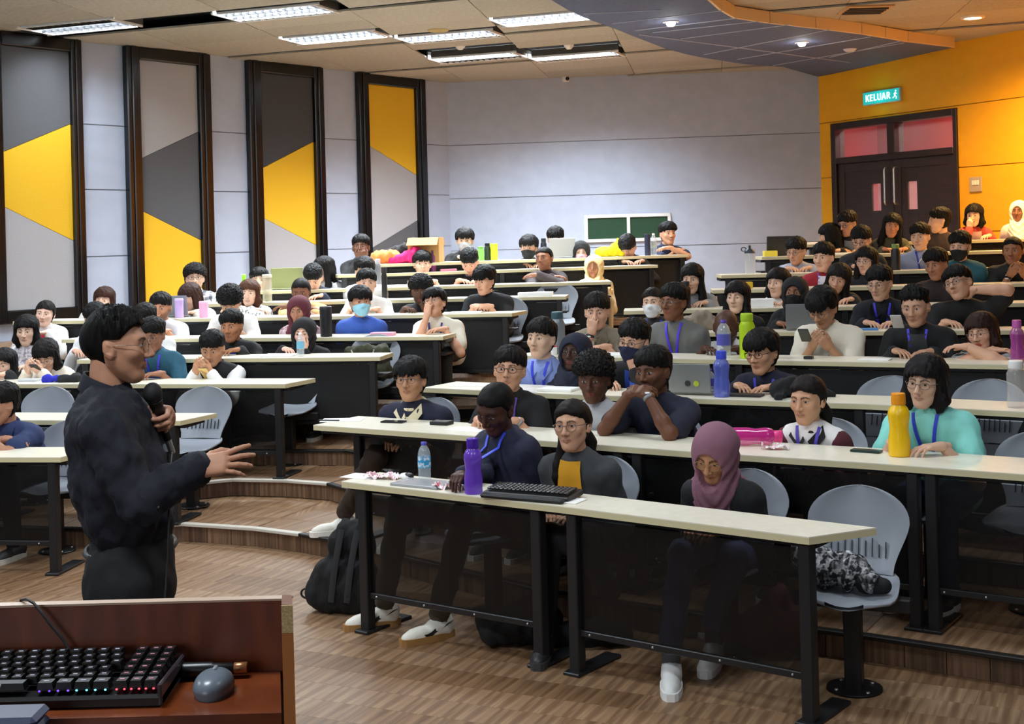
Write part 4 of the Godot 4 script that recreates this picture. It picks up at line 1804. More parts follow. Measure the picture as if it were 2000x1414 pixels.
func skull(p: Vector3) -> float:
	return sm(elld(p, Vector3(0, 0.03, -0.014), Vector3(0.077, 0.086, 0.097)), elld(p, Vector3(0, -0.022, 0.018), Vector3(0.064, 0.086, 0.074)), 0.03)

func head_dist(q: Vector3) -> float:
	var p := Vector3(absf(q.x), q.y, q.z)
	var d := skull(p)
	d = sm(d, elld(p, Vector3(0, -0.092, 0.062), Vector3(0.023, 0.021, 0.026)), 0.028)
	d = sm(d, capd(p, Vector3(0.044, -0.045, 0.0), Vector3(0.017, -0.092, 0.054), 0.019, 0.016), 0.03)
	d = sm(d, elld(p, Vector3(0.041, -0.014, 0.062), Vector3(0.022, 0.02, 0.02)), 0.025)
	d = sm(d, capd(p, Vector3(0.0, 0.032, 0.083), Vector3(0.04, 0.03, 0.07), 0.0095, 0.010), 0.02)
	var e := (p - Vector3(0.032, 0.010, 0.100)).length() - 0.0175
	d = maxf(d, -e) + pow(maxf(0.014 - absf(d + e), 0.0), 2.0) * 0.25 / 0.014
	d = sm(d, (p - Vector3(0.031, 0.010, 0.0745)).length() - 0.0128, 0.004)
	d = sm(d, capd(p, Vector3(0, 0.022, 0.088), Vector3(0, -0.022, 0.111), 0.0078, 0.0112), 0.012)
	d = sm(d, elld(p, Vector3(0.0125, -0.026, 0.099), Vector3(0.0085, 0.008, 0.011)), 0.006)
	d = sm(d, capd(p, Vector3(0.0, -0.0505, 0.0905), Vector3(0.021, -0.0545, 0.082), 0.0062, 0.004), 0.006)
	d = sm(d, capd(p, Vector3(0.0, -0.0625, 0.0895), Vector3(0.019, -0.0585, 0.082), 0.0068, 0.004), 0.006)
	# ear: a tilted dish with a raised rim
	var er := p - Vector3(0.077, -0.004, -0.012)
	er = Vector3(er.x, er.y, er.z + er.y * 0.2)
	d = sm(d, elld(er, Vector3(0.004, 0, 0), Vector3(0.011, 0.032, 0.019)), 0.008)
	var hollow := elld(er, Vector3(0.0145, 0.002, 0.004), Vector3(0.006, 0.017, 0.009))
	d = maxf(d, -hollow)
	return d

# one mesh per level of detail: rays from the head's middle, closer together over the face; colours hold what each spot is
# r: lips, g: brow, b: eye white, a: iris -- turned into real colours per person
func head_lod(nu: int, nv: int) -> Dictionary:
	var key := nu * 1000 + nv
	if head_lods.has(key):
		return head_lods[key]
	var rings := []
	var org := Vector3(0, -0.01, 0.0)
	for j in nv + 1:
		var f := float(j) / nv
		var lat := PI * (f + 0.045 * sin(TAU * f))
		var ring := []
		for i in nu:
			var g := float(i) / nu
			var lon := TAU * (g - 0.115 * sin(TAU * g))   # denser around g = 0, the face
			var dir := Vector3(sin(lat) * sin(lon), cos(lat), sin(lat) * cos(lon))
			var t := 0.17
			for k in 26:
				var dd := head_dist(org + dir * t)
				if dd < 0.0003:
					break
				t -= dd * 0.85
				if t < 0.02:
					t = 0.02
					break
			ring.append(org + dir * t)
		rings.append(ring)
	var s := Shape.new()
	s.grid(rings, true, false)
	renormal(s)
	# close the seam of the poles in the shading
	var kind := PackedColorArray()
	for p in s.v:
		var x := absf(p.x)
		var w := Color(0, 0, 0, 0)
		if p.z > 0.04:
			var lip := maxf(0.0, 1.0 - pow(x / 0.024, 2.0))
			var lc := -0.0565 - 0.0005 * x / 0.02
			if absf(p.y - lc) < 0.0125 * sqrt(lip):
				w.r = 1.0
			if absf(p.y - lc) < 0.0016 and x < 0.023:
				w.r = 2.0
			var bx := (x - 0.031) / 0.020
			if absf(bx) < 1.0 and absf(p.y - (0.0335 - 0.006 * bx * bx)) < 0.0042 - 0.0015 * bx:
				w.g = 1.0
			var ex := (x - 0.0315) / 0.0145
			if absf(ex) < 1.0:
				var up := 0.0105 + 0.0052 * (1.0 - ex * ex)
				var dn := 0.0095 - 0.0042 * (1.0 - ex * ex)
				if p.y < up and p.y > dn:
					w.b = 1.0
					if Vector2(x - 0.0315, p.y - 0.0105).length() < 0.0058:
						w.a = 1.0
				elif absf(p.y - up) < 0.0022:
					w.b = 2.0
			if x > 0.004 and x < 0.012 and p.y < -0.029 and p.y > -0.037 and p.z > 0.088:
				w.r = 3.0
		kind.append(w)
	s.c = kind
	var got := {"shape": s}
	head_lods[key] = got
	return got

# the head in a person's colours
func head_shape(lod: Vector2i, skin: Color, lips: Color, brow: Color, beard: float) -> Shape:
	var src: Shape = head_lod(lod.x, lod.y).shape
	var s := Shape.new()
	s.v = src.v.duplicate()
	s.n = src.n.duplicate()
	s.i = src.i.duplicate()
	var cols := PackedColorArray()
	cols.resize(src.v.size())
	var white := Color(0.5, 0.48, 0.46).lerp(skin, 0.35)
	var dark := Color(0.012, 0.009, 0.008)
	var line := skin.lerp(dark, 0.72)
	for k in src.v.size():
		var w := src.c[k]
		var p := src.v[k]
		var c := skin
		if w.r == 1.0:
			c = lips
		elif w.r == 2.0:
			c = lips.lerp(dark, 0.55)
		elif w.r == 3.0:
			c = skin.lerp(dark, 0.7)
		elif w.a > 0.5:
			c = dark
		elif w.b == 1.0:
			c = white
		elif w.b == 2.0:
			c = line
		elif w.g > 0.5:
			c = skin.lerp(brow, 0.8)
		if beard > 0.0 and w.r == 0.0 and p.z > -0.01:
			var jaw := smoothstep(-0.028, -0.055, p.y - absf(p.x) * 0.55 + 0.02 * smoothstep(0.05, 0.09, p.z)) * smoothstep(0.2, 0.0, absf(p.x))
			if absf(p.y + 0.041) < 0.006 and absf(p.x) < 0.026:
				jaw = 1.0
			c = c.lerp(brow, beard * jaw)
		cols[k] = c
	s.c = cols
	return s

# ---------------------------------------------------------------- hair and head cloths, as fields around the head
var hair_made := {}

func hair_mesh(style: String, cell: float) -> ArrayMesh:
	var key := "%s %.4f" % [style, cell]
	if hair_made.has(key):
		return hair_made[key]
	var lo := Vector3(-0.15, -0.17, -0.19)
	var hi := Vector3(0.15, 0.2, 0.15)
	if style in ["long", "ponytail", "hijab", "bob", "hood"]:
		lo = Vector3(-0.24, -0.38 if style != "bob" else -0.2, -0.24)
		hi = Vector3(0.24, 0.2, 0.2)
	var f := Field.new(lo, hi, cell)
	var n := FastNoiseLite.new()
	n.seed = style.hash() % 1000
	n.noise_type = FastNoiseLite.TYPE_SIMPLEX_SMOOTH
	n.frequency = 55.0 if style == "curly" else 26.0
	n.fractal_octaves = 2
	for kk in f.nz:
		for jj in f.ny:
			var row := (kk * f.ny + jj) * f.nx
			for ii in f.nx:
				var p := f.lo + Vector3(ii, jj, kk) * f.c
				var sk := skull(p)
				if sk > 0.12 and p.y > -0.1:
					f.d[row + ii] = sk
					continue
				f.d[row + ii] = hair_dist(style, p, sk, n)
	var s := f.net()
	if style in ["hijab", "hood"]:
		renormal(s)
	hair_made[key] = s.mesh()
	return hair_made[key]

func hair_dist(style: String, p: Vector3, sk: float, n: FastNoiseLite) -> float:
	var x := absf(p.x)
	# hairline: how far above / behind the line between hair and face a point is (positive: hair)
	var front := 0.062 - 0.25 * x - 0.2 * (p.x * 0.0)
	var line := minf(p.y - front, 9.0)                            # over the forehead
	var side := -(p.z - 0.012 - maxf(0.0, p.y - 0.01) * 0.55)     # behind the temples
	var nape := p.y + 0.075
	var strand := n.get_noise_3d(p.x * 1.6, p.y * 0.35, p.z * 1.6)
	var clump := n.get_noise_3d(p.x * 2.4, p.y * 0.1, p.z * 0.5) + 0.35 * sin(p.x * 260.0 + 2.0 * strand)
	var lift := 0.0
	var d := 1.0
	match style:
		"buzz":
			lift = 0.003 + 0.007 * smoothstep(-0.004, 0.02, maxf(line - 0.006, minf(side, nape)))
			d = maxf(sk - lift - 0.0015 * strand, -maxf(line - 0.006, minf(side, nape)))
		"short", "side", "spiky", "curly":
			lift = 0.014 + 0.018 * smoothstep(0.02, 0.11, p.y)
			if style == "curly":
				lift += 0.018 + 0.011 * n.get_noise_3d(p.x, p.y, p.z)
			if style == "spiky":
				lift = 0.009 + 0.024 * smoothstep(0.05, 0.10, p.y) * smoothstep(-0.12, 0.0, p.z) * smoothstep(0.105, 0.06, p.z) + 0.012 * n.get_noise_3d(p.x * 2.0, p.y * 0.3, p.z * 2.0) * smoothstep(0.07, 0.11, p.y) * smoothstep(-0.1, 0.0, p.z)
			if style == "side":
				lift += 0.012 * smoothstep(-0.05, 0.06, p.x) * smoothstep(0.03, 0.1, p.z + p.y * 0.5)
			if style == "spiky":
				line -= 0.020
			var rim := maxf(line + 0.010, minf(side, nape))
			lift = 0.005 + (lift - 0.005) * smoothstep(-0.012, 0.028, rim)
			d = maxf(sk - lift - 0.007 * strand, -maxf(line + 0.010 + 0.020 * clump, minf(side + 0.006 * strand, nape)))
			if x > 0.066 and p.y < 0.028 and p.z > -0.03:
				d = maxf(d, 0.008)
		"quiff":
			var tuft := n.get_noise_3d(p.x * 2.2, p.y * 0.25, p.z * 2.2)
			lift = lerpf(0.0035, 0.026 + 0.016 * tuft, smoothstep(0.015, 0.105, p.y) * smoothstep(-0.115, -0.03, p.z) * smoothstep(0.115, 0.06, p.z))
			lift += 0.007 * smoothstep(-0.06, -0.09, p.z) * smoothstep(-0.08, 0.0, p.y)
			var high := p.y - (0.074 - 0.22 * maxf(0.0, x - 0.035)) + 0.010 * tuft
			var temple := -(p.z - 0.020 - maxf(0.0, p.y - 0.03) * 0.9)
			lift *= smoothstep(-0.004, 0.010, maxf(high, minf(temple, nape)))
			d = maxf(sk - 0.001 - lift, -maxf(high, minf(temple, nape)))
			if x > 0.064 and p.y < 0.03 and p.z > -0.03:
				d = maxf(d, 0.008)
		"bowl":
			lift = 0.020 + 0.016 * smoothstep(0.0, 0.1, p.y)
			var fr := p.y - (0.040 + 0.020 * clump + 0.1 * maxf(0.0, p.x) * 0.3)
			d = maxf(sk - lift - 0.006 * strand, -maxf(fr, minf(side + 0.012, nape)))
			if x > 0.066 and p.y < 0.012 and p.z > -0.035:
				d = maxf(d, 0.008)
		"updo":
			lift = 0.013 + 0.005 * strand
			d = maxf(sk - lift, -maxf(line - 0.002, minf(side, nape)))
			d = sm(d, elld(p, Vector3(0, 0.05, -0.125), Vector3(0.045, 0.045, 0.04)) - 0.004 * strand, 0.01)
		"ponytail":
			lift = 0.004 + 0.012 * smoothstep(-0.004, 0.03, maxf(line, minf(side, nape))) + 0.004 * strand
			d = maxf(sk - lift, -maxf(line - 0.004 + 0.25 * maxf(0.0, x - 0.03), minf(side, nape)))
			d = sm(d, capd(p, Vector3(0.0, 0.0, -0.105), Vector3(0.03, -0.10, -0.135), 0.028, 0.034) - 0.006 * strand, 0.012)
			d = sm(d, capd(p, Vector3(0.03, -0.10, -0.135), Vector3(0.06, -0.26, -0.085), 0.034, 0.016) - 0.006 * strand, 0.02)
		"bob", "long":
			lift = 0.022 + 0.010 * smoothstep(0.0, 0.1, p.y) + 0.006 * strand
			var part := p.y - (0.056 - 0.35 * maxf(0.0, x - 0.02) + 0.014 * clump)
			var cover := maxf(part, -(p.z - 0.040 + 0.9 * maxf(0.0, 0.055 - x)))
			d = maxf(sk - lift, -cover)
			var drop := -0.125 if style == "bob" else -0.31
			var flare := 0.012 * smoothstep(0.0, -0.1, p.y)
			var q := Vector3(x, p.y, p.z)
			var curtain := capd(q, Vector3(0.068, 0.03, 0.0), Vector3(0.082 + flare, drop * 0.55, 0.012 if style == "bob" else 0.03), 0.032, 0.034)
			curtain = sm(curtain, capd(q, Vector3(0.082, drop * 0.55, 0.012 if style == "bob" else 0.03), Vector3(0.075 if style == "bob" else 0.095, drop, 0.02 if style == "bob" else 0.06), 0.034, 0.018), 0.02)
			curtain = sm(curtain, capd(q, Vector3(0.03, 0.0, -0.075), Vector3(0.045, drop, -0.075), 0.05, 0.036), 0.04)
			curtain -= 0.008 * strand
			# the face stays free
			var face := elld(p, Vector3(0, -0.03, 0.085), Vector3(0.060, 0.105, 0.085))
			curtain = maxf(curtain, -face)
			d = sm(d, curtain, 0.02)
			var neck := capd(p, Vector3(0, -0.06, 0.0), Vector3(0, -0.35, 0.03), 0.05, 0.07)
			d = maxf(d, -neck) if style == "long" and p.y < -0.12 else d
		"hijab", "hood":
			var fold := 0.0050 * sin(p.y * 95.0 - absf(p.x - 0.03) * 80.0 + p.z * 35.0 + 2.0 * n.get_noise_3d(p.x * 0.25, p.y * 0.25, p.z * 0.25)) * smoothstep(0.09, -0.05, p.y)
			d = sk - 0.019 - 0.006 * smoothstep(0.03, 0.1, x) - 0.010 * smoothstep(0.0, -0.1, p.z)
			d = sm(d, capd(p, Vector3(0, -0.05, -0.02), Vector3(0, -0.2, 0.005), 0.080, 0.105), 0.05)
			var q := Vector3(x, p.y, p.z)
			if style == "hijab":
				d = sm(d, capd(q, Vector3(0.03, -0.20, -0.01), Vector3(0.135, -0.245, -0.01), 0.080, 0.055), 0.06)
				d = sm(d, capd(p, Vector3(0.0, -0.17, 0.045), Vector3(0.01, -0.32, 0.075), 0.085, 0.085), 0.06)
			else:
				d = sm(d, capd(q, Vector3(0.02, -0.19, -0.03), Vector3(0.10, -0.22, -0.02), 0.07, 0.05), 0.05)
			d -= fold
			var face := elld(p, Vector3(0, -0.026, 0.11), Vector3(0.063, 0.094, 0.088))
			d = maxf(d, -face)
	return d

# ---------------------------------------------------------------- hands
var hand_made := {}

# right hand: wrist at the origin, fingers along +z, palm down, thumb towards +x
func hand_shape(style: String, cell: float) -> Shape:
	var key := "%s %.4f" % [style, cell]
	if hand_made.has(key):
		return hand_made[key]
	var curl: Array = {"relaxed": [0.25, 0.45, 0.35], "grip": [1.15, 1.35, 0.8], "flat": [0.06, 0.12, 0.1], "cup": [0.55, 0.7, 0.5], "spread": [0.1, 0.35, 0.3]}[style]
	var bones := []
	var xs := [0.027, 0.009, -0.009, -0.026]
	var zs := [0.088, 0.092, 0.087, 0.078]
	var ls := [[0.042, 0.026, 0.02], [0.047, 0.029, 0.021], [0.043, 0.027, 0.02], [0.034, 0.021, 0.018]]
	for k in 4:
		bones.append([Vector3(xs[k] * 0.75, 0, 0.008), Vector3(xs[k], 0.002, zs[k]), 0.0165, 0.0125, 0.016])
	bones.append([Vector3(0, 0, -0.03), Vector3(0, 0, 0.02), 0.021, 0.021, 0.02])
	for k in 4:
		var p := Vector3(xs[k], 0.002, zs[k])
		var a := 0.0
		var spread: float = xs[k] * (2.5 if style == "flat" else (5.0 if style == "spread" else 1.2))
		for q in 3:
			a += curl[q] * (1.0 + 0.12 * (k - 1.5))
			var e := p + Vector3(spread * ls[k][q] * 2.0, -sin(a) * ls[k][q], cos(a) * ls[k][q])
			bones.append([p, e, 0.0092 - 0.0008 * q - (0.001 if k == 3 else 0.0), 0.0086 - 0.0008 * q - (0.001 if k == 3 else 0.0), 0.004 if q == 0 else 0.003])
			p = e
	var th := [Vector3(0.020, -0.006, 0.022), Vector3(0.043, -0.014, 0.050), Vector3(0.052, -0.022 if style != "grip" else -0.036, 0.080), Vector3(0.050, -0.030 if style != "grip" else -0.052, 0.102)]
	if style == "grip":
		th = [Vector3(0.020, -0.006, 0.022), Vector3(0.040, -0.024, 0.048), Vector3(0.034, -0.046, 0.070), Vector3(0.016, -0.055, 0.082)]
	bones.append([th[0], th[1], 0.0155, 0.0125, 0.012])
	bones.append([th[1], th[2], 0.0115, 0.0105, 0.004])
	bones.append([th[2], th[3], 0.0102, 0.0088, 0.004])
	hand_made[key] = bones_shape(bones, cell)
	return hand_made[key]

# hand placed at a wrist, pointing along dir, palm facing where palm points; left hands are mirrored
func hand_xf(at: Vector3, dir: Vector3, palm: Vector3, left: bool, scale := 1.0) -> Transform3D:
	var z := dir.normalized()
	var y := (-palm - z * (-palm).dot(z)).normalized()
	var x := y.cross(z)
	if left:
		x = -x
	return Transform3D(Basis(x * scale, y * scale, z * scale), at)

# ---------------------------------------------------------------- bodies
var skin_m: StandardMaterial3D
var legs_made := {}

func lin(hex: String) -> Color:
	return Color.html(hex).srgb_to_linear()

func elbow(s: Vector3, w: Vector3, l1: float, l2: float, pole: Vector3) -> Array:
	var d := w - s
	var len := d.length()
	var lim := (l1 + l2) * 0.995
	if len > lim:
		w = s + d / len * lim
		d = w - s
		len = lim
	var u := d / len
	var a := (l1 * l1 - l2 * l2 + len * len) / (2.0 * len)
	var h := sqrt(maxf(0.0, l1 * l1 - a * a))
	var p := (pole - u * pole.dot(u)).normalized()
	return [s + u * a + p * h, w]

func seated_legs() -> ArrayMesh:
	if not legs_made.has("sit"):
		var b := []
		b.append([Vector3(-0.08, 0.54, 0.0), Vector3(0.08, 0.54, 0.0), 0.115, 0.115, 0.06])
		for s in [-1.0, 1.0]:
			b.append([Vector3(0.085 * s, 0.535, 0.03), Vector3(0.12 * s, 0.515, 0.40), 0.088, 0.066, 0.05])
			b.append([Vector3(0.12 * s, 0.51, 0.40), Vector3(0.12 * s, 0.11, 0.37), 0.064, 0.052, 0.03])
		legs_made["sit"] = bones_shape(b, 0.02).mesh()
	return legs_made["sit"]

func shoe_shape(cell := 0.008) -> Shape:
	if not legs_made.has("shoe"):
		var b := [[Vector3(0, 0.045, -0.03), Vector3(0, 0.035, 0.15), 0.043, 0.034, 0.03], [Vector3(0, 0.085, -0.035), Vector3(0, 0.06, 0.03), 0.04, 0.042, 0.03], [Vector3(0, 0.03, 0.12), Vector3(0, 0.028, 0.19), 0.04, 0.03, 0.03]]
		var s := bones_shape(b, cell)
		for k in s.v.size():
			if s.v[k].y < 0.012:
				s.v[k].y = 0.012
		renormal(s)
		legs_made["shoe"] = s
	return legs_made["shoe"]

# a pair of shoes at a place, split into upper and sole
func add_shoe(parent: Node3D, at: Vector3, turn: float, upper: Material, sole: Material) -> Node3D:
	var o := put("shoe", shoe_shape(), upper, parent)
	o.transform = Transform3D(Basis(Vector3.UP, turn), at)
	var s := Shape.new()
	var pl := PackedVector2Array()
	for k in 18:
		var a := TAU * k / 18
		var z := 0.074 + 0.156 * sin(a)
		var w := (0.050 if z > 0.06 else 0.046) * pow(absf(cos(a)), 0.6) * signf(cos(a))
		pl.append(Vector2(w, z))
	s.prism(pl, 0.0, 0.034)
	put("sole", s, sole, o)
	return o

const LOD := {"near": [0.012, 0.004, 112, 84], "mid": [0.017, 0.006, 72, 54], "far": [0.022, 0.0075, 52, 40]}

func person(row: String, x: float, y: float, look: Array, pose: String, skin: String, hair: Array, top: Array, label: String, o := {}) -> Node3D:
	var lod: Array = LOD[o.get("lod", "far" if int(row.right(1)) >= 5 else "mid")]
	var fem: bool = o.get("fem", false)
	var sc: float = o.get("size", 0.95 if fem else 1.0)
	var wide: float = o.get("wide", 0.88 if fem else 1.0)
	var off: float = o.get("off", 0.50)
	# where the head is
	var l := row_line(row, off)
	var seg := 0
	for k in l.size() - 1:
		if k == 0 or on_wall(x, 700, l[k], l[k + 1]).x >= l[k].x:
			seg = k
	var head := on_wall(x, y, l[seg], l[seg + 1])
	if o.has("depth"):
		head = at_d(x, y, o.depth)
	var floor_y: float = rows[row].floor
	var turn_h := atan2(-head.x, -head.z) - deg_to_rad(look[0])
	var hb := Basis(Vector3.UP, turn_h) * Basis(Vector3.RIGHT, deg_to_rad(look[1])) * Basis(Vector3.BACK, deg_to_rad(look[2]))
	var turn_b: float = row_turn(row, head.x) * 0.75 + turn_h * 0.25
	if o.has("body"):
		turn_b = atan2(-head.x, -head.z) - deg_to_rad(o.body)
	var bb := Basis(Vector3.UP, turn_b)
	var bf := bb.z
	var bx := bb.x
	var nk: Vector3 = head + hb * Vector3(0, -0.095, -0.018) * sc + Vector3(0, -0.068, 0) * sc - bf * 0.012
	var tall := 0.50 * sc
	var hip_y := floor_y + 0.51
	var dy := nk.y - hip_y
	var lean := 0.02
	if dy < tall:
		lean = minf(sqrt(maxf(0.0, tall * tall - dy * dy)), o.get("lean", 0.10 if pose == "lap" else 0.24))
	else:
		tall = dy
	var hip := Vector3(nk.x, hip_y, nk.z) - bf * lean
	hip.y = hip_y
	var base := Vector3(hip.x, floor_y, hip.z)
	var u := (nk - hip).normalized()
	var tl := (nk - hip).length()
	var fw := (bf - u * bf.dot(u)).normalized()
	var t := thing("person", label, "person", base, 0.0, "")
	# torso and arms as bones, all relative to the base
	var n0 := nk - base
	var h0 := hip - base
	var hd := head - base
	var torso := []
	for s in [-1.0, 1.0]:
		torso.append([n0 - u * 0.14 * sc + bx * s * 0.075 * wide, n0 - u * tl * 0.58 + bx * s * 0.065 * wide, 0.083 * sc, 0.082 * sc * sqrt(wide), 0.06])
		torso.append([n0 - u * tl * 0.58 + bx * s * 0.065 * wide, h0 + u * 0.0 + bx * s * 0.075, 0.085 * sc * sqrt(wide), 0.1, 0.06])
		torso.append([n0 - u * 0.065 * sc, n0 - u * 0.072 * sc + bx * s * 0.158 * wide * sc, 0.062 * sc, 0.051 * sc, 0.05])
		torso.append([n0 - u * 0.012 * sc - fw * 0.012, n0 - u * 0.045 * sc + bx * s * 0.115 * wide - fw * 0.01, 0.046 * sc, 0.045 * sc, 0.05])
	if fem:
		for s in [-1.0, 1.0]:
			torso.append([n0 - u * 0.205 * sc + bx * s * 0.06 + fw * 0.055, n0 - u * 0.21 * sc + bx * s * 0.06 + fw * 0.06, 0.052, 0.052, 0.05])
	if o.get("belly", 0.0) > 0.0:
		torso.append([h0 + u * 0.12 + fw * 0.05, h0 + u * 0.22 + fw * 0.05, 0.12 * o.belly, 0.11 * o.belly, 0.08])
	var ht: float = rows[row].y - floor_y + 0.03
	var zt := off + lean - 0.42
	var L := func(px: float, py: float, pz: float) -> Vector3: return bx * px + Vector3.UP * py + bf * pz
	var arms := []
	for s in [-1.0, 1.0]:      # -1 the person's right arm, +1 the left
		var sh: Vector3 = n0 - u * 0.075 * sc + bx * s * 0.165 * wide * sc
		var w: Vector3
		var pole: Vector3 = bx * s * 0.5 - Vector3.UP * 0.8 - bf * 0.3
		var dir := Vector3.ZERO
		var palm := Vector3.DOWN
		var hs := "relaxed"
		var p := pose
		if pose.begins_with("chin") or pose.begins_with("nose"):
			var mine: bool = (pose.ends_with("_r") and s < 0) or (pose.ends_with("_l") and s > 0)
			p = pose.left(4) if mine else o.get("other", "table")
		elif pose == "neck":
			p = "neck" if s > 0 else "table"
		match p:
			"table":
				w = L.call(s * 0.125, ht + 0.012, zt + 0.10)
				dir = bf * 0.75 - bx * s * 0.65
			"join":
				w = L.call(s * 0.075, ht + 0.02, zt + 0.12)
				dir = bf * 0.45 - bx * s * 0.9
				palm = -bx * s * 0.7 + Vector3.DOWN * 0.6
				hs = "cup"
			"fold":
				w = L.call(-s * 0.07, ht + 0.022 + 0.03 * (s + 1.0) * 0.5, zt + 0.10 + 0.05 * s)
				dir = -bx * s
				pole = bx * s - Vector3.UP * 0.5 + bf * 0.1
			"lap":
				w = L.call(s * 0.10, 0.64, 0.22)
				dir = bf * 0.8 - bx * s * 0.5
				pole = bx * s * 0.35 - Vector3.UP * 0.4 - bf * 0.8
			"chin":
				w = hd + hb * Vector3(s * 0.045, -0.175, 0.075)
				dir = hb * Vector3(-s * 0.25, 1.0, 0.1)
				palm = hb * Vector3(-s * 0.55, 0.1, -1.0)
				pole = bx * s * 0.35 - Vector3.UP + bf * 0.3
				hs = "cup"
			"nose":
				w = hd + hb * Vector3(s * 0.03, -0.13, 0.135)
				dir = hb * Vector3(-s * 0.2, 1.0, -0.05)
				palm = hb * Vector3(-s * 0.3, 0.1, -1.0)
				pole = bx * s * 0.3 - Vector3.UP + bf * 0.25
				hs = "cup"
			"clasp":
				w = hd + bx * s * 0.055 + Vector3.UP * -0.10 + bf * 0.17
				dir = -bx * s * 0.9 + Vector3.UP * 0.25
				palm = Vector3.DOWN * 0.8 - bf * 0.5
				pole = bx * s * 0.75 - Vector3.UP
				hs = "cup"
			"mouth":
				w = hd + bx * s * 0.035 + Vector3.UP * -0.13 + bf * 0.12
				dir = -bx * s * 0.3 + Vector3.UP
				palm = -bf
				pole = bx * s * 0.75 - Vector3.UP
				hs = "cup"
			"phone":
				w = L.call(s * 0.065, ht + 0.03 + o.get("lift", 0.0), zt + 0.10)
				dir = bf * 0.6 + Vector3.UP * 0.6 - bx * s * 0.45
				palm = Vector3.UP * 0.3 - bf * 0.6 - bx * s * 0.5
				hs = "cup"
			"neck":
				w = hd + hb * Vector3(s * 0.115, -0.085, 0.02)
				dir = hb * Vector3(-s * 0.75, 0.15, -0.6)
				palm = hb * Vector3(-s * 0.6, 0.0, 0.5)
				pole = bx * s + Vector3.UP * 0.15 + bf * 0.3
				hs = "cup"
		if o.has("hands"):
			var hp: Array = o.hands[0 if s < 0 else 1]
			if hp.size():
				w = at_d(hp[0], hp[1], -head.z - hp[2]) - base
				if hp.size() > 3:
					hs = hp[3]
				if hp.size() > 4:
					dir = bx * hp[4] + Vector3.UP * hp[5] + bf * hp[6]
				if hp.size() > 7:
					palm = bx * hp[7] + Vector3.UP * hp[8] + bf * hp[9]
				if hp.size() > 10:
					pole = bx * hp[10] + Vector3.UP * hp[11] + bf * hp[12]
		var e := elbow(sh, w, 0.285 * sc, 0.255 * sc, pole)
		arms.append([sh, e[0], e[1], dir if dir != Vector3.ZERO else e[1] - e[0], palm, hs, s > 0])
	var sleeves := []
	var limbs := []
	var grow: float = o.get("loose", 0.012)
	var thick: float = o.get("arm", 0.93 if fem else 1.0)
	for a in arms:
		limbs.append([a[0], a[1], 0.05 * thick, 0.040 * thick, 0.03])
		limbs.append([a[1], a[1].lerp(a[2], 0.3), 0.040 * thick, 0.041 * thick, 0.015])
		limbs.append([a[1].lerp(a[2], 0.3), a[2], 0.041 * thick, 0.027 * thick, 0.02])
		if top[0] == "tee":
			sleeves.append([a[0], a[0].lerp(a[1], 0.66), 0.055, 0.062 * thick, 0.04])
		else:
			sleeves.append([a[0], a[1], 0.054, 0.048, 0.04])
			sleeves.append([a[1], a[2] - (a[2] - a[1]) * 0.06, 0.047, 0.036, 0.02])
	# skin: one surface from the head down to the chest and out to the finger tips
	var sk := lin(skin)
	var body := []
	body.append([n0 - u * 0.20 * sc, n0 - u * 0.10 * sc, 0.085, 0.06, 0.05])
	for s in [-1.0, 1.0]:
		body.append([n0 - u * 0.075, n0 - u * 0.078 * sc + bx * s * 0.15 * wide * sc, 0.05, 0.043, 0.05])
	body.append([n0 - u * 0.06 - fw * 0.008, hd + hb * Vector3(0, -0.045, -0.022), 0.055 * sc * (0.92 if fem else 1.0), 0.052 * sc * (0.9 if fem else 1.0), 0.035])
	body.append_array(limbs)
	var bs := bones_shape(body, lod[0])
	bs.paint(sk)
	var hsc: float = o.get("head", 1.03 if fem else 1.08)
	var hx := Transform3D(hb.scaled_local(Vector3(hsc * o.get("face", 1.0), hsc, hsc)), hd)
	var lips: Color = lin(o.get("lips", "")) if o.has("lips") else sk.lerp(Color(0.30, 0.06, 0.05), 0.38)
	var hc: String = hair[1] if hair.size() > 1 else "15110f"
	bs.add(head_shape(Vector2i(lod[2], lod[3]), sk, lips, lin("1a1411"), o.get("beard", 0.0)), hx)
	for a in arms:
		var hs := hand_shape(a[5], lod[1])
		var c0 := bs.v.size()
		bs.add(hs, hand_xf(a[2], a[3], a[4], a[6], sc * 0.98))
		bs.paint(sk)
	var bd := put("body", bs, skin_m, t)
	# clothes
	var shirt := torso.duplicate()
	var whole := shirt.duplicate()
	whole.append_array(sleeves)
	if o.has("sleeves"):
		for half in 2:
			var arm := sleeves.slice(half * sleeves.size() / 2, (half + 1) * sleeves.size() / 2)
			arm[0] = [arm[0][0], arm[0][1], arm[0][2] + 0.006, arm[0][3] + 0.004, arm[0][4]]
			var sl := bones_shape(arm, lod[0], grow)
			wrinkle(sl, 0.008, int(x) + half)
			put("sleeve", sl, fabric(o.sleeves), t)
	else:
		shirt = whole
	var ss := bones_shape(shirt, lod[0], grow)
	wrinkle(ss, 0.009, int(x) + int(y))
	var tm: Material = pattern(top[2], top[1], top[3]) if top.size() > 2 else fabric(top[1])
	put({"tee": "shirt", "long": "shirt", "jacket": "jacket"}[top[0]], ss, tm, t)
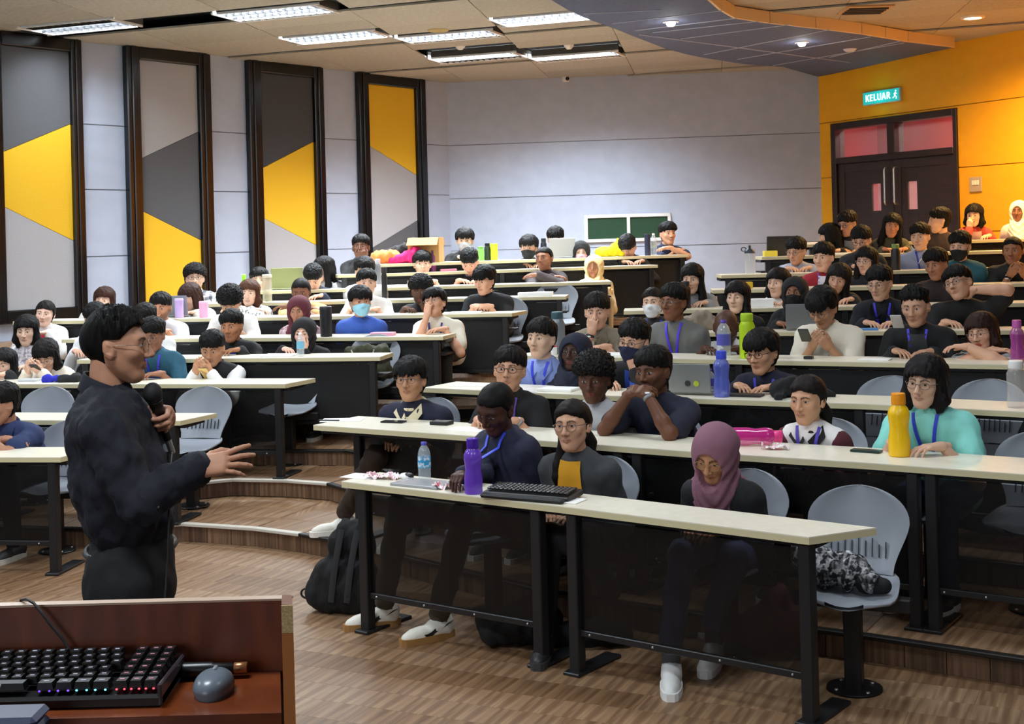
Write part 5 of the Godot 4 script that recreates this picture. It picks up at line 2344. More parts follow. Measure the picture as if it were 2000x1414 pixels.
	if not (hair[0] in ["hijab", "hood"]):
		var col := []
		for k in 17:
			var a := TAU * k / 16
			col.append(n0 + u * (0.012 + 0.012 * cos(a + PI)) * sc + (bx * sin(a) * 0.074 + fw * cos(a) * 0.068 - fw * 0.012) * sc * (0.94 if fem else 1.0))
		var cs := Shape.new()
		cs.tube(col, 0.014 if o.has("collar") else 0.009, 8, false)
		put("collar", cs, fabric(o.collar) if o.has("collar") else tm, t)
		if o.has("collar"):
			for s in [-1.0, 1.0]:
				var fl := Shape.new()
				var q := []
				for e in [[0.078, 0.034], [0.010, -0.03], [0.045, -0.078], [0.105, -0.012]]:
					var p: Vector3 = n0 + bx * s * e[0] * sc + u * e[1] * sc
					q.append(bones_hit(whole, p + fw * 0.3, -fw, grow) + fw * 0.021)
				fl.poly(q, fw + u * 0.3)
				var qb := []
				for e in q:
					qb.append(e - fw * 0.008)
				fl.poly(qb, -fw)
				for e in 4:
					fl.poly([q[e], q[(e + 1) % 4], qb[(e + 1) % 4], qb[e]], (q[e] - n0) * 1.0)
				put("collar_flap", fl, fabric(o.collar), t)
	if o.has("lock"):
		var lk := [[hd + hb * Vector3(-0.07, -0.05, -0.02), n0 - u * 0.08 + bx * -0.085 + fw * 0.075, 0.022, 0.026, 0.02], [n0 - u * 0.08 + bx * -0.085 + fw * 0.075, n0 - u * 0.34 + bx * -0.09 + fw * 0.11, 0.026, 0.014, 0.02]]
		var lks := bones_shape(lk, 0.008)
		wrinkle(lks, 0.012, 3)
		put("hair_lock", lks, hair_material(hc), t)
	if o.has("inner"):
		put("undershirt", chest_patch(shirt, grow, n0, u, bx, fw, tl, 0.06, 0.088), fabric(o.inner), t)
	if o.has("print"):
		for pr in o.print:
			put("print", chest_spot(shirt, grow, n0, u, bx, fw, pr[1], pr[2], pr[3], pr[4]), flat(pr[0], 0.8), t)
	if o.has("lanyard"):
		var lm := flat(o.lanyard, 0.5)
		for s in [-1.0, 1.0]:
			var path := []
			for k in 10:
				var q := k / 9.0
				var p: Vector3 = n0 + u * lerpf(0.03, -0.27, q) * sc + bx * s * lerpf(0.062, 0.006, q)
				path.append(bones_hit(shirt, p + fw * 0.35, -fw, grow) + fw * 0.009)
			var rb := Shape.new()
			rb.ribbon(path, 0.0085, fw)
			put("lanyard", rb, lm, t)
		if o.get("card", true):
			var cp := bones_hit(shirt, n0 - u * 0.33 * sc + fw * 0.35, -fw, grow) + fw * 0.008
			var cd := Shape.new()
			cd.box(cp, Vector3(0.055, 0.085, 0.003), 0.001, Basis(bx, u, fw))
			put("name_card", cd, flat("e8e8ee", 0.4), t)
	var pants: String = o.get("pants", "1c1d22")
	if o.has("legs"):
		custom_legs(t, base, h0, bx, o.legs, pants, o.get("shoes", []), lod[0])
	else:
		var lg := put("trousers", seated_legs(), fabric(pants), t)
		lg.basis = bb
		for s in [-1.0, 1.0]:
			add_shoe(t, bb * Vector3(0.12 * s, 0.0, 0.34), turn_b, flat(o.get("shoe", "2a2a2c"), 0.6), flat("d8d5cc", 0.6))
	# hair, scarf, mask, glasses
	if hair[0] != "bald":
		var cell := 0.0062
		if hair[0] in ["long", "ponytail", "hijab", "hood", "bob"]:
			cell = 0.0085
		var hm: StandardMaterial3D
		if hair[0] in ["hijab", "hood"]:
			hm = fabric(hc)
		else:
			hm = hair_material(hc)
		var hn := put("headscarf" if hair[0] in ["hijab", "hood"] else "hair", hair_mesh(hair[0], cell), hm, t)
		hn.transform = hx
		if hair.size() > 2:
			hn.transform.basis = hx.basis * Basis.from_scale(Vector3(-1, 1, 1))
	if o.has("watch"):
		var a: Array = arms[o.watch]
		var ax: Vector3 = (a[2] - a[1]).normalized()
		var ws := Shape.new()
		var c: Vector3 = a[2] - ax * 0.02
		ws.tube([c - ax * 0.009, c + ax * 0.009], 0.033, 14)
		put("watch_strap", ws, flat("8f8f92" if o.watch == 1 else "1a1a1a", 0.4), t)
		ws = Shape.new()
		ws.box(c - (a[4] as Vector3).normalized() * 0.031, Vector3(0.028, 0.012, 0.028), 0.004)
		put("watch_face", ws, flat("dfe3e6", 0.2), t)
	if o.has("mask"):
		var mk := put("face_mask", mask_shape(), fabric(o.mask), t)
		mk.transform = hx
	if o.has("glasses"):
		var gl := put("glasses", glasses_shape(o.get("round", false), 0.0017 if lod[0] < 0.02 else 0.0023), flat(o.glasses, 0.3, 0.3), t)
		gl.transform = hx
	return t

var hair_mats := {}
func hair_material(hex: String) -> StandardMaterial3D:
	if not hair_mats.has(hex):
		var m := StandardMaterial3D.new()
		m.albedo_color = Color.html(hex)
		m.roughness = 0.6
		m.metallic_specular = 0.3
		hair_mats[hex] = m
	return hair_mats[hex]

# panel of cloth on the chest between two open jacket edges
func chest_patch(shirt: Array, grow: float, n0: Vector3, u: Vector3, bx: Vector3, fw: Vector3, tl: float, top_w: float, low_w: float) -> Shape:
	var rows_p := []
	for j in 9:
		var q := j / 8.0
		var w := lerpf(top_w, low_w, q)
		var r := []
		for i in 7:
			var p := n0 + u * lerpf(0.012, -tl * 0.82, q) + bx * (i / 3.0 - 1.0) * w
			r.append(bones_hit(shirt, p + fw * 0.4, -fw, grow) + fw * 0.012)
		rows_p.append(r)
	var s := Shape.new()
	s.grid(rows_p, false, false)
	return s

func chest_spot(shirt: Array, grow: float, n0: Vector3, u: Vector3, bx: Vector3, fw: Vector3, cx: float, cy: float, w: float, h: float) -> Shape:
	var rows_p := []
	for j in 4:
		var r := []
		for i in 5:
			var p := n0 + u * (cy + h * (0.5 - j / 3.0)) + bx * (cx + w * (i / 4.0 - 0.5))
			r.append(bones_hit(shirt, p + fw * 0.4, -fw, grow) + fw * 0.012)
		rows_p.append(r)
	var s := Shape.new()
	s.grid(rows_p, false, false)
	return s

var mask_s: ArrayMesh
func mask_shape() -> ArrayMesh:
	if mask_s == null:
		var rows_p := []
		for j in 11:
			var q := j / 10.0
			var r := []
			for i in 17:
				var a := (i / 8.0 - 1.0)
				var lon := a * 1.15
				var y := lerpf(0.0 - 0.028 * absf(a), -0.112 + 0.045 * a * a, q)
				var dir := Vector3(sin(lon), 0, cos(lon))
				var t := 0.16
				for k in 22:
					var p := Vector3(0, y, 0.0) + dir * t
					var d := minf(head_dist(p), elld(p, Vector3(0, -0.045, 0.035), Vector3(0.062, 0.062, 0.068)))
					if d < 0.006:
						break
					t -= (d - 0.005) * 0.8
				r.append(Vector3(0, y, 0.0) + dir * (t + 0.002))
			rows_p.append(r)
		var s := Shape.new()
		s.grid(rows_p, false, false)
		for e in [-1.0, 1.0]:
			s.tube([Vector3(0.068 * e, -0.035, 0.035), Vector3(0.081 * e, 0.02, 0.0), Vector3(0.084 * e, 0.01, -0.03), Vector3(0.08 * e, -0.03, -0.02), Vector3(0.066 * e, -0.065, 0.03)], 0.0018, 5)
		mask_s = s.mesh()
	return mask_s

var glasses_s := {}
func glasses_shape(round_rim: bool, r: float) -> ArrayMesh:
	var key := "%s %.4f" % [round_rim, r]
	if not glasses_s.has(key):
		var s := Shape.new()
		for e in [-1.0, 1.0]:
			var ring := []
			for k in 21:
				var a := TAU * k / 20
				var rx := 0.0235
				var ry := 0.0205 if round_rim else 0.0165
				ring.append(Vector3(0.033 * e + cos(a) * rx, 0.007 + sin(a) * ry, 0.104 - absf(0.033 * e + cos(a) * rx) * 0.16))
			s.tube(ring, r, 5, false)
			s.tube([Vector3(0.057 * e, 0.012, 0.095), Vector3(0.074 * e, 0.014, 0.07), Vector3(0.082 * e, 0.012, -0.005), Vector3(0.08 * e, -0.006, -0.02)], r, 5)
		s.tube([Vector3(-0.01, 0.012, 0.1025), Vector3(0, 0.015, 0.106), Vector3(0.01, 0.012, 0.1025)], r, 5)
		glasses_s[key] = s.mesh()
	return glasses_s[key]

# legs: [[knee x, y, depth, ankle x, y, depth], same for the other leg]; shoes: [[toe direction angle, upper, sole], ...]
func custom_legs(t: Node3D, base: Vector3, h0: Vector3, bx: Vector3, legs: Array, pants: String, shoes: Array, cell: float) -> void:
	var b := []
	b.append([h0 - bx * 0.08, h0 + bx * 0.08, 0.11, 0.11, 0.06])
	for k in 2:
		var q: Array = legs[k]
		var s := -1.0 if k == 0 else 1.0
		var kn := at_d(q[0], q[1], q[2]) - base
		var an := at_d(q[3], q[4], q[5]) - base
		b.append([h0 + bx * s * 0.085, kn, 0.092, 0.068, 0.05])
		b.append([kn, an, 0.066, 0.054, 0.03])
		if shoes.size() > k and shoes[k].size():
			var sh: Array = shoes[k]
			var at := Vector3(an.x, 0.0, an.z)
			var o := add_shoe(t, at, deg_to_rad(sh[0]), flat(sh[1], 0.5), flat(sh[2], 0.5))
			if sh.size() > 3:
				swoosh(o)
			var so := Shape.new()
			so.tube([at + Vector3(0, 0.07, 0) + o.basis.z * -0.02, an + Vector3(0, 0.03, 0)], 0.042, 10)
			put("sock", so, fabric("55585c"), t)
	var s := bones_shape(b, cell)
	wrinkle(s, 0.012, 77)
	put("trousers", s, fabric(pants), t)

# curved dark tick on both sides of a shoe
func swoosh(o: Node3D) -> void:
	for e in [-1.0, 1.0]:
		var up := []
		for k in 9:
			var q := k / 8.0
			var z := lerpf(0.115, -0.055, q)
			var yc := 0.045 + 0.045 * pow(q, 1.5) - 0.02 * sin(minf(q * 3.0, 1.0) * PI) * 0.6
			var hw := 0.010 * sin(pow(q, 0.45) * PI) + 0.0006
			var a := 0.047
			up.append([Vector3(e * a, yc - hw, z), Vector3(e * (a - 0.004), yc + hw, z)])
		var s := Shape.new()
		s.grid(up, false, e > 0)
		put("tick_mark", s, flat("1c1718", 0.5), o)

# printed cloth: checks, stripes or scattered marks
func pattern(kind: String, a: String, b: String) -> StandardMaterial3D:
	var key := "cloth %s %s %s" % [kind, a, b]
	if not mats.has(key):
		var im := Image.create(64, 64, false, Image.FORMAT_RGB8)
		var ca := Color.html(a)
		var cb := Color.html(b)
		var n := FastNoiseLite.new()
		n.frequency = 0.09
		for y in 64:
			for x in 64:
				var v := 0.0
				if kind == "plaid":
					v = (0.5 if (x % 32) < 14 else 0.0) + (0.5 if (y % 32) < 14 else 0.0)
				elif kind == "stripe":
					v = 1.0 if (y % 32) < 15 else 0.0
				else:
					v = 1.0 if n.get_noise_2d(x, y) > 0.12 else 0.0
				im.set_pixel(x, y, ca.lerp(cb, v))
		var m := StandardMaterial3D.new()
		m.albedo_texture = ImageTexture.create_from_image(im)
		m.roughness = 0.9
		m.uv1_triplanar = true
		m.uv1_scale = Vector3(7, 7, 7) if kind != "marks" else Vector3(5, 5, 5)
		mats[key] = m
	return mats[key]

# ---------------------------------------------------------------- the audience: row, head in the picture, [turn, nod, tilt], pose, skin, hair, clothes, label, details
func build_people() -> void:
	skin_m = StandardMaterial3D.new()
	skin_m.vertex_color_use_as_albedo = true
	skin_m.roughness = 0.5
	skin_m.metallic_specular = 0.4
	build_speaker()
	# front row, right of the aisle
	person("R0", 968, 799, [38, 28, -6], "lap", "4a2e22", ["buzz", "0b0908"], ["long", "20233a"], "student in navy with a blue lanyard looking down behind the purple bottle", {"lod": "near", "lanyard": "3a4fe0", "pants": "4a4233", "hands": [[904, 926, 0.3, "cup"], []], "body": 50, "legs": [[778, 992, 7.02, 752, 1172, 6.97], [905, 1008, 6.8, 858, 1196, 6.72]], "shoes": [[-66, "e9e5d8", "a27844", 1], [-56, "e9e5d8", "a27844", 1]]})
	person("R0", 1118, 832, [22, 0, 3], "lap", "cf9f82", ["ponytail", "17110e"], ["jacket", "3c3f42"], "student with round glasses in a grey jacket over a mustard shirt", {"lod": "near", "lock": true, "fem": true, "size": 1.0, "wide": 1.0, "inner": "d79a1c", "glasses": "7a675c", "round": true, "legs": [[1075, 1050, 6.42, 1062, 1225, 6.38], [1120, 1055, 6.35, 1192, 1150, 6.2]], "shoes": [[-10, "2a2a2c", "3a3a3c"], []], "pants": "1a1b1e"})
	person("R0", 1396, 888, [24, 28, -6], "lap", "b5825f", ["hijab", "84596a"], ["long", "15161a"], "student in a mauve headscarf looking down at the front table", {"lod": "near", "fem": true, "size": 1.0, "glasses": "a98a5a", "round": true, "pants": "5a648c", "legs": [[1332, 1085, 6.08, 1310, 1255, 5.93], [1436, 1086, 6.05, 1392, 1210, 6.2]], "shoes": [[-8, "e6e6e4", "f2f2f0"], [-20, "e6e6e4", "f2f2f0"]]})
	# second row, right of the aisle
	person("R1", 802, 744, [18, -3, 2], "lap", "c08e6e", ["bowl", "0e0c0c"], ["tee", "1d2036"], "student with bowl cut in a navy polo with cream collar", {"lod": "near", "wide": 1.15, "glasses": "6b5f58", "collar": "e8dcb8", "print": [["e8dcb8", 0.0, -0.13, 0.022, 0.2]], "pants": "3a2c24", "legs": [[732, 892, 8.25, 672, 1000, 8.62], [838, 900, 8.1, 790, 1030, 8.2]], "shoes": [[-70, "e8e4d8", "f0ece2"], [-40, "e8e4d8", "f0ece2"]]})
	person("R1", 995, 724, [10, -4, -3], "table", "cf9d7e", ["short", "0f0c0b"], ["tee", "131316"], "student in black with dark-rimmed glasses behind the student looking down", {"glasses": "141414", "lanyard": "5a3a9a", "watch": 1})
	person("R1", 1160, 742, [16, 8, 0], "lap", "5e3c2b", ["curly", "0c0908"], ["tee", "b4b5b9"], "curly-haired student half hidden behind the clasped hands", {})
	person("R1", 1275, 728, [32, 3, 4], "clasp", "6a4430", ["short", "0b0908"], ["tee", "1c1f34"], "bearded student in navy tee-shirt resting chin over clasped hands", {"lod": "near", "beard": 0.55, "watch": 1, "wide": 1.08})
	person("R1", 1577, 782, [26, 6, 0], "lap", "cb9a7a", ["ponytail", "17100d"], ["long", "f0eeee"], "student in a white top with maroon sleeves and a low ponytail", {"lod": "near", "fem": true, "sleeves": "54202a", "lanyard": "4a3fb8", "collar": "1c1a1d", "print": [["4a4650", 0.06, -0.19, 0.07, 0.035]]})
	person("R1", 1808, 748, [22, 6, -4], "table", "d6ae95", ["bob", "141011"], ["tee", "8fe2d8"], "student in a turquoise tee-shirt beside the tall yellow bottle", {"lod": "near", "fem": true, "size": 1.0, "wide": 1.02, "glasses": "7d7068", "lanyard": "2a3fd0", "pants": "2f3c70", "card": false, "print": [["3d6a68", 0.085, -0.17, 0.06, 0.012], ["3d6a68", 0.085, -0.195, 0.055, 0.010], ["3d6a68", 0.085, -0.22, 0.05, 0.010]]})
	# third row
	person("R2", 1057, 664, [28, -3, 0], "lap", "dcb498", ["side", "110d0b"], ["long", "8ea0de"], "student in a pale blue shirt with a lanyard beside the navy headscarf", {"collar": "7f90d0", "lanyard": "2b3bd8"})
	person("R2", 1122, 690, [22, -4, -3], "lap", "4e3329", ["hijab", "14182e"], ["long", "14172b"], "student in a navy headscarf and glasses", {"fem": true, "glasses": "1a1518"})
	person("R2", 1238, 668, [28, 8, -4], "chin_l", "d6a588", ["short", "0d0b0b"], ["jacket", "17181b"], "student in black with a navy face mask, chin on a fist", {"mask": "1a2140", "glasses": "4a4a50", "inner": "2b4aa8"})
	person("R2", 1488, 690, [30, 8, 3], "table", "ca9a7a", ["bowl", "0d0a0a"], ["jacket", "14172e"], "student in a navy jacket and dark glasses beside the pale blue bottle", {"glasses": "201a1c", "lanyard": "4a45c8", "card": false})
	# fourth row
	person("R3", 1166, 610, [8, 8, 0], "nose_r", "d2a388", ["short", "15100d"], ["tee", "8c8270"], "student in an olive shirt holding a fist to the nose", {"collar": "857b69", "watch": 0})
	person("R3", 1316, 592, [35, 0, 0], "lap", "80543b", ["short", "0b0909"], ["tee", "6c6c69"], "student in a grey tee-shirt with a violet lanyard, glancing sideways", {"lanyard": "4a35d8", "glasses": "7a6a60", "card": false, "wide": 1.06})
	person("R3", 1418, 640, [8, 26, 0], "table", "50332a", ["bald"], ["tee", "e6e8ea"], "bald student in white bowing behind the labelled water bottle", {"print": [["2c2e33", 0.05, -0.2, 0.018, 0.05]]})
	person("R3", 1607, 603, [28, 28, 0], "phone", "b98a6a", ["bowl", "0c0a0a"], ["tee", "e4ddcc"], "student in a cream tee-shirt bending over a phone", {"glasses": "6a5d58", "wide": 1.12})
	person("R3", 1788, 600, [15, 12, 3], "table", "c5977a", ["spiky", "0b0a0a"], ["jacket", "131415"], "student in a black jacket with a violet lanyard, eyes lowered", {"inner": "3a3a3d", "lanyard": "4a3fe0", "wide": 1.08})
	person("R3", 1918, 652, [24, 6, 8], "fold", "dcab8e", ["bob", "2c1913"], ["tee", "1c1c1e", "stripe", "c9c9c9"], "student with a brown bob leaning on folded bare arms", {"fem": true, "arm": 1.15, "glasses": "8a7a70", "lips": "b0503f"})
	# fifth row
	person("R4", 1275, 592, [14, 0, 3], "lap", "dcb498", ["updo", "120e0c"], ["long", "2a2b33"], "student wearing a big white respirator mask", {"fem": true, "mask": "eef1f3", "lanyard": "3b35c0", "card": false})
	person("R4", 1440, 583, [20, 0, 0], "lap", "dfb69c", ["long", "0e0b0b"], ["long", "1b1b1e"], "long-haired student above the bald student", {"fem": true})
	person("R4", 1552, 573, [10, 0, 0], "table", "8c5c44", ["hood", "0d0d0f"], ["long", "1a1a1e"], "student in a black headscarf and black mask behind the grey laptop", {"fem": true, "mask": "121214", "lanyard": "4a40c8", "card": false})
	person("R4", 1718, 555, [22, 12, 3], "table", "d4a68a", ["short", "0d0b0b"], ["long", "14171f"], "student in a dark polo shirt with a violet lanyard, looking down", {"collar": "101219", "lanyard": "3a2fd0", "glasses": "8a7d78"})
	person("R4", 1872, 556, [28, -4, 20], "neck", "d3a286", ["side", "0d0a0a"], ["tee", "121214"], "broad student in printed black tee-shirt holding the back of the neck", {"glasses": "5a5054", "wide": 1.22, "face": 1.1, "arm": 1.15, "print": [["7f84b0", 0.0, -0.16, 0.16, 0.05], ["c99aa0", -0.01, -0.235, 0.15, 0.06], ["6a6fae", 0.0, -0.29, 0.09, 0.025]]})
	# sixth row
	person("R5", 1352, 546, [14, 8, 0], "table", "dab096", ["long", "0e0b0b"], ["long", "8a8c8e"], "long-haired student in a grey hoodie behind a black tumbler", {"fem": true})
	person("R5", 1520, 555, [30, 0, 0], "table", "e2b89e", ["bob", "0d0a0a"], ["tee", "f0f0f0"], "student in a white tee-shirt with a thin black lanyard", {"fem": true, "lanyard": "1c1c1e", "card": false})
	person("R5", 1637, 546, [12, 12, -14], "table", "d2a48a", ["long", "140e0d"], ["long", "202024"], "long-haired student with tilted head behind the cream tee-shirt", {"fem": true})
	person("R5", 1828, 518, [24, 10, 5], "lap", "a8755a", ["short", "0e0a0a"], ["tee", "2a2022"], "student in dark brown with a raised brow above the tilted-head student", {})
	# seventh row
	person("R6", 1608, 504, [24, 5, 0], "lap", "daaa90", ["short", "100c0b"], ["jacket", "9c1f2e"], "student in a red jacket", {"inner": "d8d4e0", "lanyard": "6a4fb8", "card": false})
	person("R6", 1692, 511, [24, 5, 0], "lap", "d8ae96", ["long", "0d0a0a"], ["long", "24242a"], "long-haired student in glasses behind the dark polo shirt", {"fem": true, "glasses": "8a8080"})
	person("R6", 1875, 482, [18, 10, 0], "lap", "d2a58c", ["short", "0b0909"], ["tee", "1e5666"], "student in a teal tee-shirt and a black mask", {"mask": "0d1416"})
	person("R6", 1978, 490, [10, 5, 0], "phone", "9c6c50", ["buzz", "0e0b0a"], ["tee", "1c1f20"], "student in a black polo holding a phone at the picture edge", {"watch": 0, "collar": "151718", "wide": 1.15})
	# eighth row
	person("R7", 1555, 492, [24, 12, 0], "table", "d2a488", ["short", "0c0a0a"], ["long", "a9b3cc"], "student in a pale blue checked shirt behind the clear shaker bottle", {"glasses": "6a6064", "inner": "1c2040"})
	person("R7", 1682, 470, [14, 20, 0], "table", "cda088", ["short", "0b0909"], ["long", "2a2a30"], "student in glasses bent low between two rows of dark hair", {"glasses": "4a4448"})
	person("R7", 1797, 464, [18, 5, 3], "lap", "d8ac92", ["short", "0f0b0a"], ["long", "8b98b8"], "student in a blue-grey shirt with white collar and blue lanyard", {"collar": "e8ecf2", "lanyard": "2a2a9a", "card": false})
	# ninth row
	person("R8", 1655, 438, [34, 15, 0], "table", "b98a70", ["short", "0b0909"], ["jacket", "16161a"], "student in a black jacket reading near the yellow wall's edge", {"inner": "8d9096", "glasses": "55504e"})
	person("R8", 1620, 462, [95, 10, 0], "table", "caa088", ["long", "080707"], ["long", "101013"], "student seen as a fall of long black hair by the wall corner", {"fem": true})
	person("R8", 1742, 442, [-4, 6, -10], "table", "b27c62", ["long", "0c0909"], ["long", "4a4a38"], "smiling long-haired student in front of the double door", {"fem": true})
	person("R8", 1835, 432, [75, 5, 0], "lap", "d8ab8e", ["short", "0d0a09"], ["tee", "4a3a32"], "student in brown seen in profile before the door", {})
	# top row
	person("R9", 1903, 422, [14, 5, 0], "nose_r", "deb298", ["bob", "0c0a0a"], ["jacket", "b8433a"], "student in a red jacket with a hand over the mouth, by the yellow wall", {"fem": true, "inner": "d8b8b8"})
	person("R9", 1990, 414, [14, 0, 0], "lap", "8c5f4a", ["hijab", "f3ece2"], ["long", "d8d4cc"], "student in a white headscarf at the picture's top corner", {"fem": true})
	# rows left of the aisle, front to back
	person("L0", 3, 792, [60, 10, 0], "fold", "b38267", ["short", "0e0b0a"], ["tee", "27345e"], "student in a navy polo cut by the picture edge, first row", {"collar": "202c52", "print": [["d07a80", 0.07, -0.18, 0.05, 0.035]]})
	person("L2", 8, 714, [24, 5, 0], "table", "e6bca5", ["long", "0f0c0c"], ["jacket", "16161a"], "long-haired student in black and yellow cut by the picture edge", {"fem": true, "inner": "e6c254"})
	person("L2", 90, 696, [18, 30, 0], "phone", "e2b499", ["bob", "120e0d"], ["long", "f0e3d2"], "student in cream looking down at a phone behind the speaker", {"fem": true, "glasses": "9a8f88", "lift": -0.01, "off": 0.56})
	person("L2", 298, 656, [18, 14, 0], "table", "9c6c54", ["short", "0b0909"], ["tee", "2f6178"], "student in a teal polo right behind the speaker's face", {"glasses": "4a4448", "lanyard": "4a3fd0", "card": false})
	person("L2", 415, 682, [16, 18, 0], "phone", "c79272", ["side", "0b0909"], ["long", "1a1a1d"], "student in a black and white raglan shirt looking at a phone", {"sleeves": "f0f0f0", "lift": -0.015, "off": 0.56})
	person("L3", 52, 647, [16, 8, 0], "lap", "eec6ae", ["bob", "0d0b0b"], ["tee", "f4f0f6", "marks", "a8a4b4"], "student with black fringe in a printed white tee-shirt", {"fem": true})
	person("L3", 186, 625, [20, 15, 0], "table", "d8aa90", ["short", "0c0a0a"], ["long", "f0f0f4"], "student in white mostly hidden behind the speaker's head", {})
	person("L3", 283, 627, [14, 15, 0], "table", "c28c6c", ["short", "0b0909"], ["long", "f2f2f2"], "student in a white shirt between the speaker's face and the bearded student", {})
	person("L3", 452, 639, [20, 5, 3], "table", "aa7454", ["short", "0b0909"], ["jacket", "161618"], "student in a black jacket over royal blue", {"inner": "2b3fae", "beard": 0.2})
	person("L3", 593, 652, [14, 5, 0], "nose_l", "e2b39c", ["hood", "0e0e11"], ["long", "121215"], "student in a black headscarf behind the water bottle", {"fem": true})
	person("L4", 88, 613, [14, 5, -8], "table", "f2c8b2", ["updo", "120e0d"], ["jacket", "f6f3f1"], "student in a white coat with a red scarf", {"fem": true, "inner": "dd3650"})
	person("L4", 314, 602, [14, 8, 0], "nose_r", "bb8365", ["short", "0d0a09"], ["tee", "e3e3ea"], "bearded student in pale grey with a hand at the mouth", {"beard": 0.65})
	person("L4", 450, 592, [8, 35, 0], "table", "c8987c", ["curly", "0b0909"], ["tee", "f4f4f4"], "student in a plain white tee-shirt hidden behind the black jacket", {})
	person("L4", 583, 607, [14, 10, 0], "lap", "aa765e", ["hood", "5a1f2c"], ["long", "e6cdd2", "plaid", "5a2c38"], "student in a maroon headscarf and a checked shirt", {"fem": true})
	person("L4", 704, 591, [-12, 0, 0], "lap", "c99274", ["bowl", "0d0a0a"], ["tee", "3a5cb4"], "student in royal blue with a sky blue mask", {"mask": "9fd8ea"})
	person("L4", 849, 594, [22, -16, 10], "nose_r", "dba689", ["bowl", "0e0b0b"], ["tee", "e0dac9"], "student in a cream shirt with a lanyard, head tipped back", {"glasses": "8a8078", "lanyard": "3a3a8a", "pants": "2a2826"})
	person("L5", 204, 588, [20, 5, 0], "table", "efc4ae", ["bob", "33190f"], ["long", "e8e4e0"], "brown-haired student peeping above the speaker's hair", {"fem": true})
	person("L5", 371, 581, [45, 20, 0], "table", "dfb59c", ["long", "36201a"], ["long", "eae6dc"], "brown-haired student leaning behind a lilac tumbler", {"fem": true})
	person("L5", 487, 574, [12, 3, 0], "fold", "f2c8ae", ["bob", "482a1b"], ["long", "efefef", "marks", "3a3a3e"], "brown bobbed student in a black and white patterned shirt", {"fem": true})
	person("L5", 588, 570, [12, 18, 0], "fold", "7c513c", ["buzz", "0c0a09"], ["tee", "c9a06c"], "student in a tan tee-shirt leaning on crossed forearms", {"wide": 1.15})
	person("L5", 716, 555, [-5, 0, 0], "table", "e2b398", ["short", "0d0b0b"], ["tee", "f2f0ec"], "student in white half hidden by the masked student in blue", {})
	person("L5", 822, 570, [8, 10, 0], "chin_l", "5c3c2e", ["curly", "090707"], ["tee", "15161a"], "curly-haired student with a moustache in a black tee-shirt", {"beard": 0.4})
	person("L5", 946, 549, [34, 12, 0], "join", "e2ad8f", ["bowl", "0a0909"], ["tee", "131418"], "student in black with a bowl cut, hands joined on the table's end", {"wide": 1.1, "pants": "3a3630"})
	person("L6", 381, 545, [0, -3, 0], "table", "eabfa7", ["curly", "0d0b0b"], ["long", "e6e6ea", "plaid", "2a2a30"], "student in glasses and a black-and-white checked shirt", {"glasses": "6a6464"})
	person("L6", 506, 550, [4, -3, 0], "lap", "efc4aa", ["short", "0d0b0b"], ["jacket", "202024"], "short-haired student in a dark jacket over white beside a tumbler", {"inner": "f0f0f0"})
	person("L6", 612, 544, [8, 36, 0], "table", "d2a48c", ["short", "090808"], ["long", "1b2035"], "student in navy bowing the head behind the tan tee-shirt", {})
	person("L6", 712, 530, [-5, 5, 0], "lap", "f0c6ae", ["bowl", "0b0909"], ["tee", "f2f2f2"], "fringed student in a white tee-shirt, second head above the blue mask", {})
	person("L7", 632, 527, [60, 10, 0], "lap", "ecc2ac", ["long", "0e0b0b"], ["long", "f0f0f2"], "long-haired student turned away beside the felt panel", {"fem": true})
	person("L7", 825, 517, [-3, 0, 0], "table", "eec2a8", ["bowl", "0b0909"], ["tee", "24407e"], "student in a blue tee-shirt in front of the cardboard box", {"print": [["c8d0e8", 0.1, -0.2, 0.04, 0.04]]})
	person("L7", 917, 512, [8, 36, 0], "table", "dda78e", ["short", "080707"], ["tee", "f4f4f4"], "student in white hunched over the table", {"lanyard": "4a4a98", "card": false})
	person("L7", 1063, 506, [24, -2, 5], "fold", "91614a", ["buzz", "0c0a09"], ["long", "3a3132"], "student in a charcoal-brown sweater", {"collar": "d8c8b8"})
	person("L7", 1160, 522, [8, 0, 0], "lap", "ab7555", ["hijab", "f1d99e"], ["long", "d8c7a4"], "student in a cream headscarf at the end of a table", {"fem": true, "pants": "c8b898"})
	person("L8", 705, 484, [8, -5, 0], "mouth", "6c4836", ["short", "0a0808"], ["long", "121214"], "student in a black hoodie with both hands at the mouth", {})
	person("L8", 808, 492, [0, 10, 0], "lap", "513629", ["short", "090707"], ["long", "1a1a20"], "dark-haired student peeping from behind the blue tee-shirt", {})
	person("L8", 1033, 485, [14, 5, 0], "table", "d2a48c", ["bowl", "080707"], ["jacket", "131316"], "student in black with a black mask and a blue undershirt", {"mask": "0c0c0e", "inner": "2b45a8"})
	person("L8", 1135, 494, [0, 5, 0], "lap", "d8ac98", ["hood", "0b0b0d"], ["long", "121216"], "student in a black headscarf and pink mask", {"fem": true, "mask": "ecb8c8"})
	person("L8", 1226, 484, [18, 42, 0], "table", "b88a74", ["short", "0d0b0c"], ["long", "1c1a1e"], "dark-haired student bent low beside the yellow bag", {})
	person("L9", 908, 471, [4, 5, 0], "table", "eac0a8", ["bowl", "090808"], ["long", "121214"], "student in black with a grey mask beside the green bottles", {"mask": "bcbfc5"})
	person("L9", 1085, 468, [10, 20, 0], "lap", "d0a48c", ["short", "080707"], ["long", "202228"], "student hidden behind the white laptop, only hair showing", {})
	person("L9", 1304, 458, [-26, 0, 0], "fold", "cb9a7c", ["side", "0d0a0a"], ["tee", "1f2a4a"], "student in a navy polo at the top table's aisle end, glancing aside", {"collar": "1a2340"})

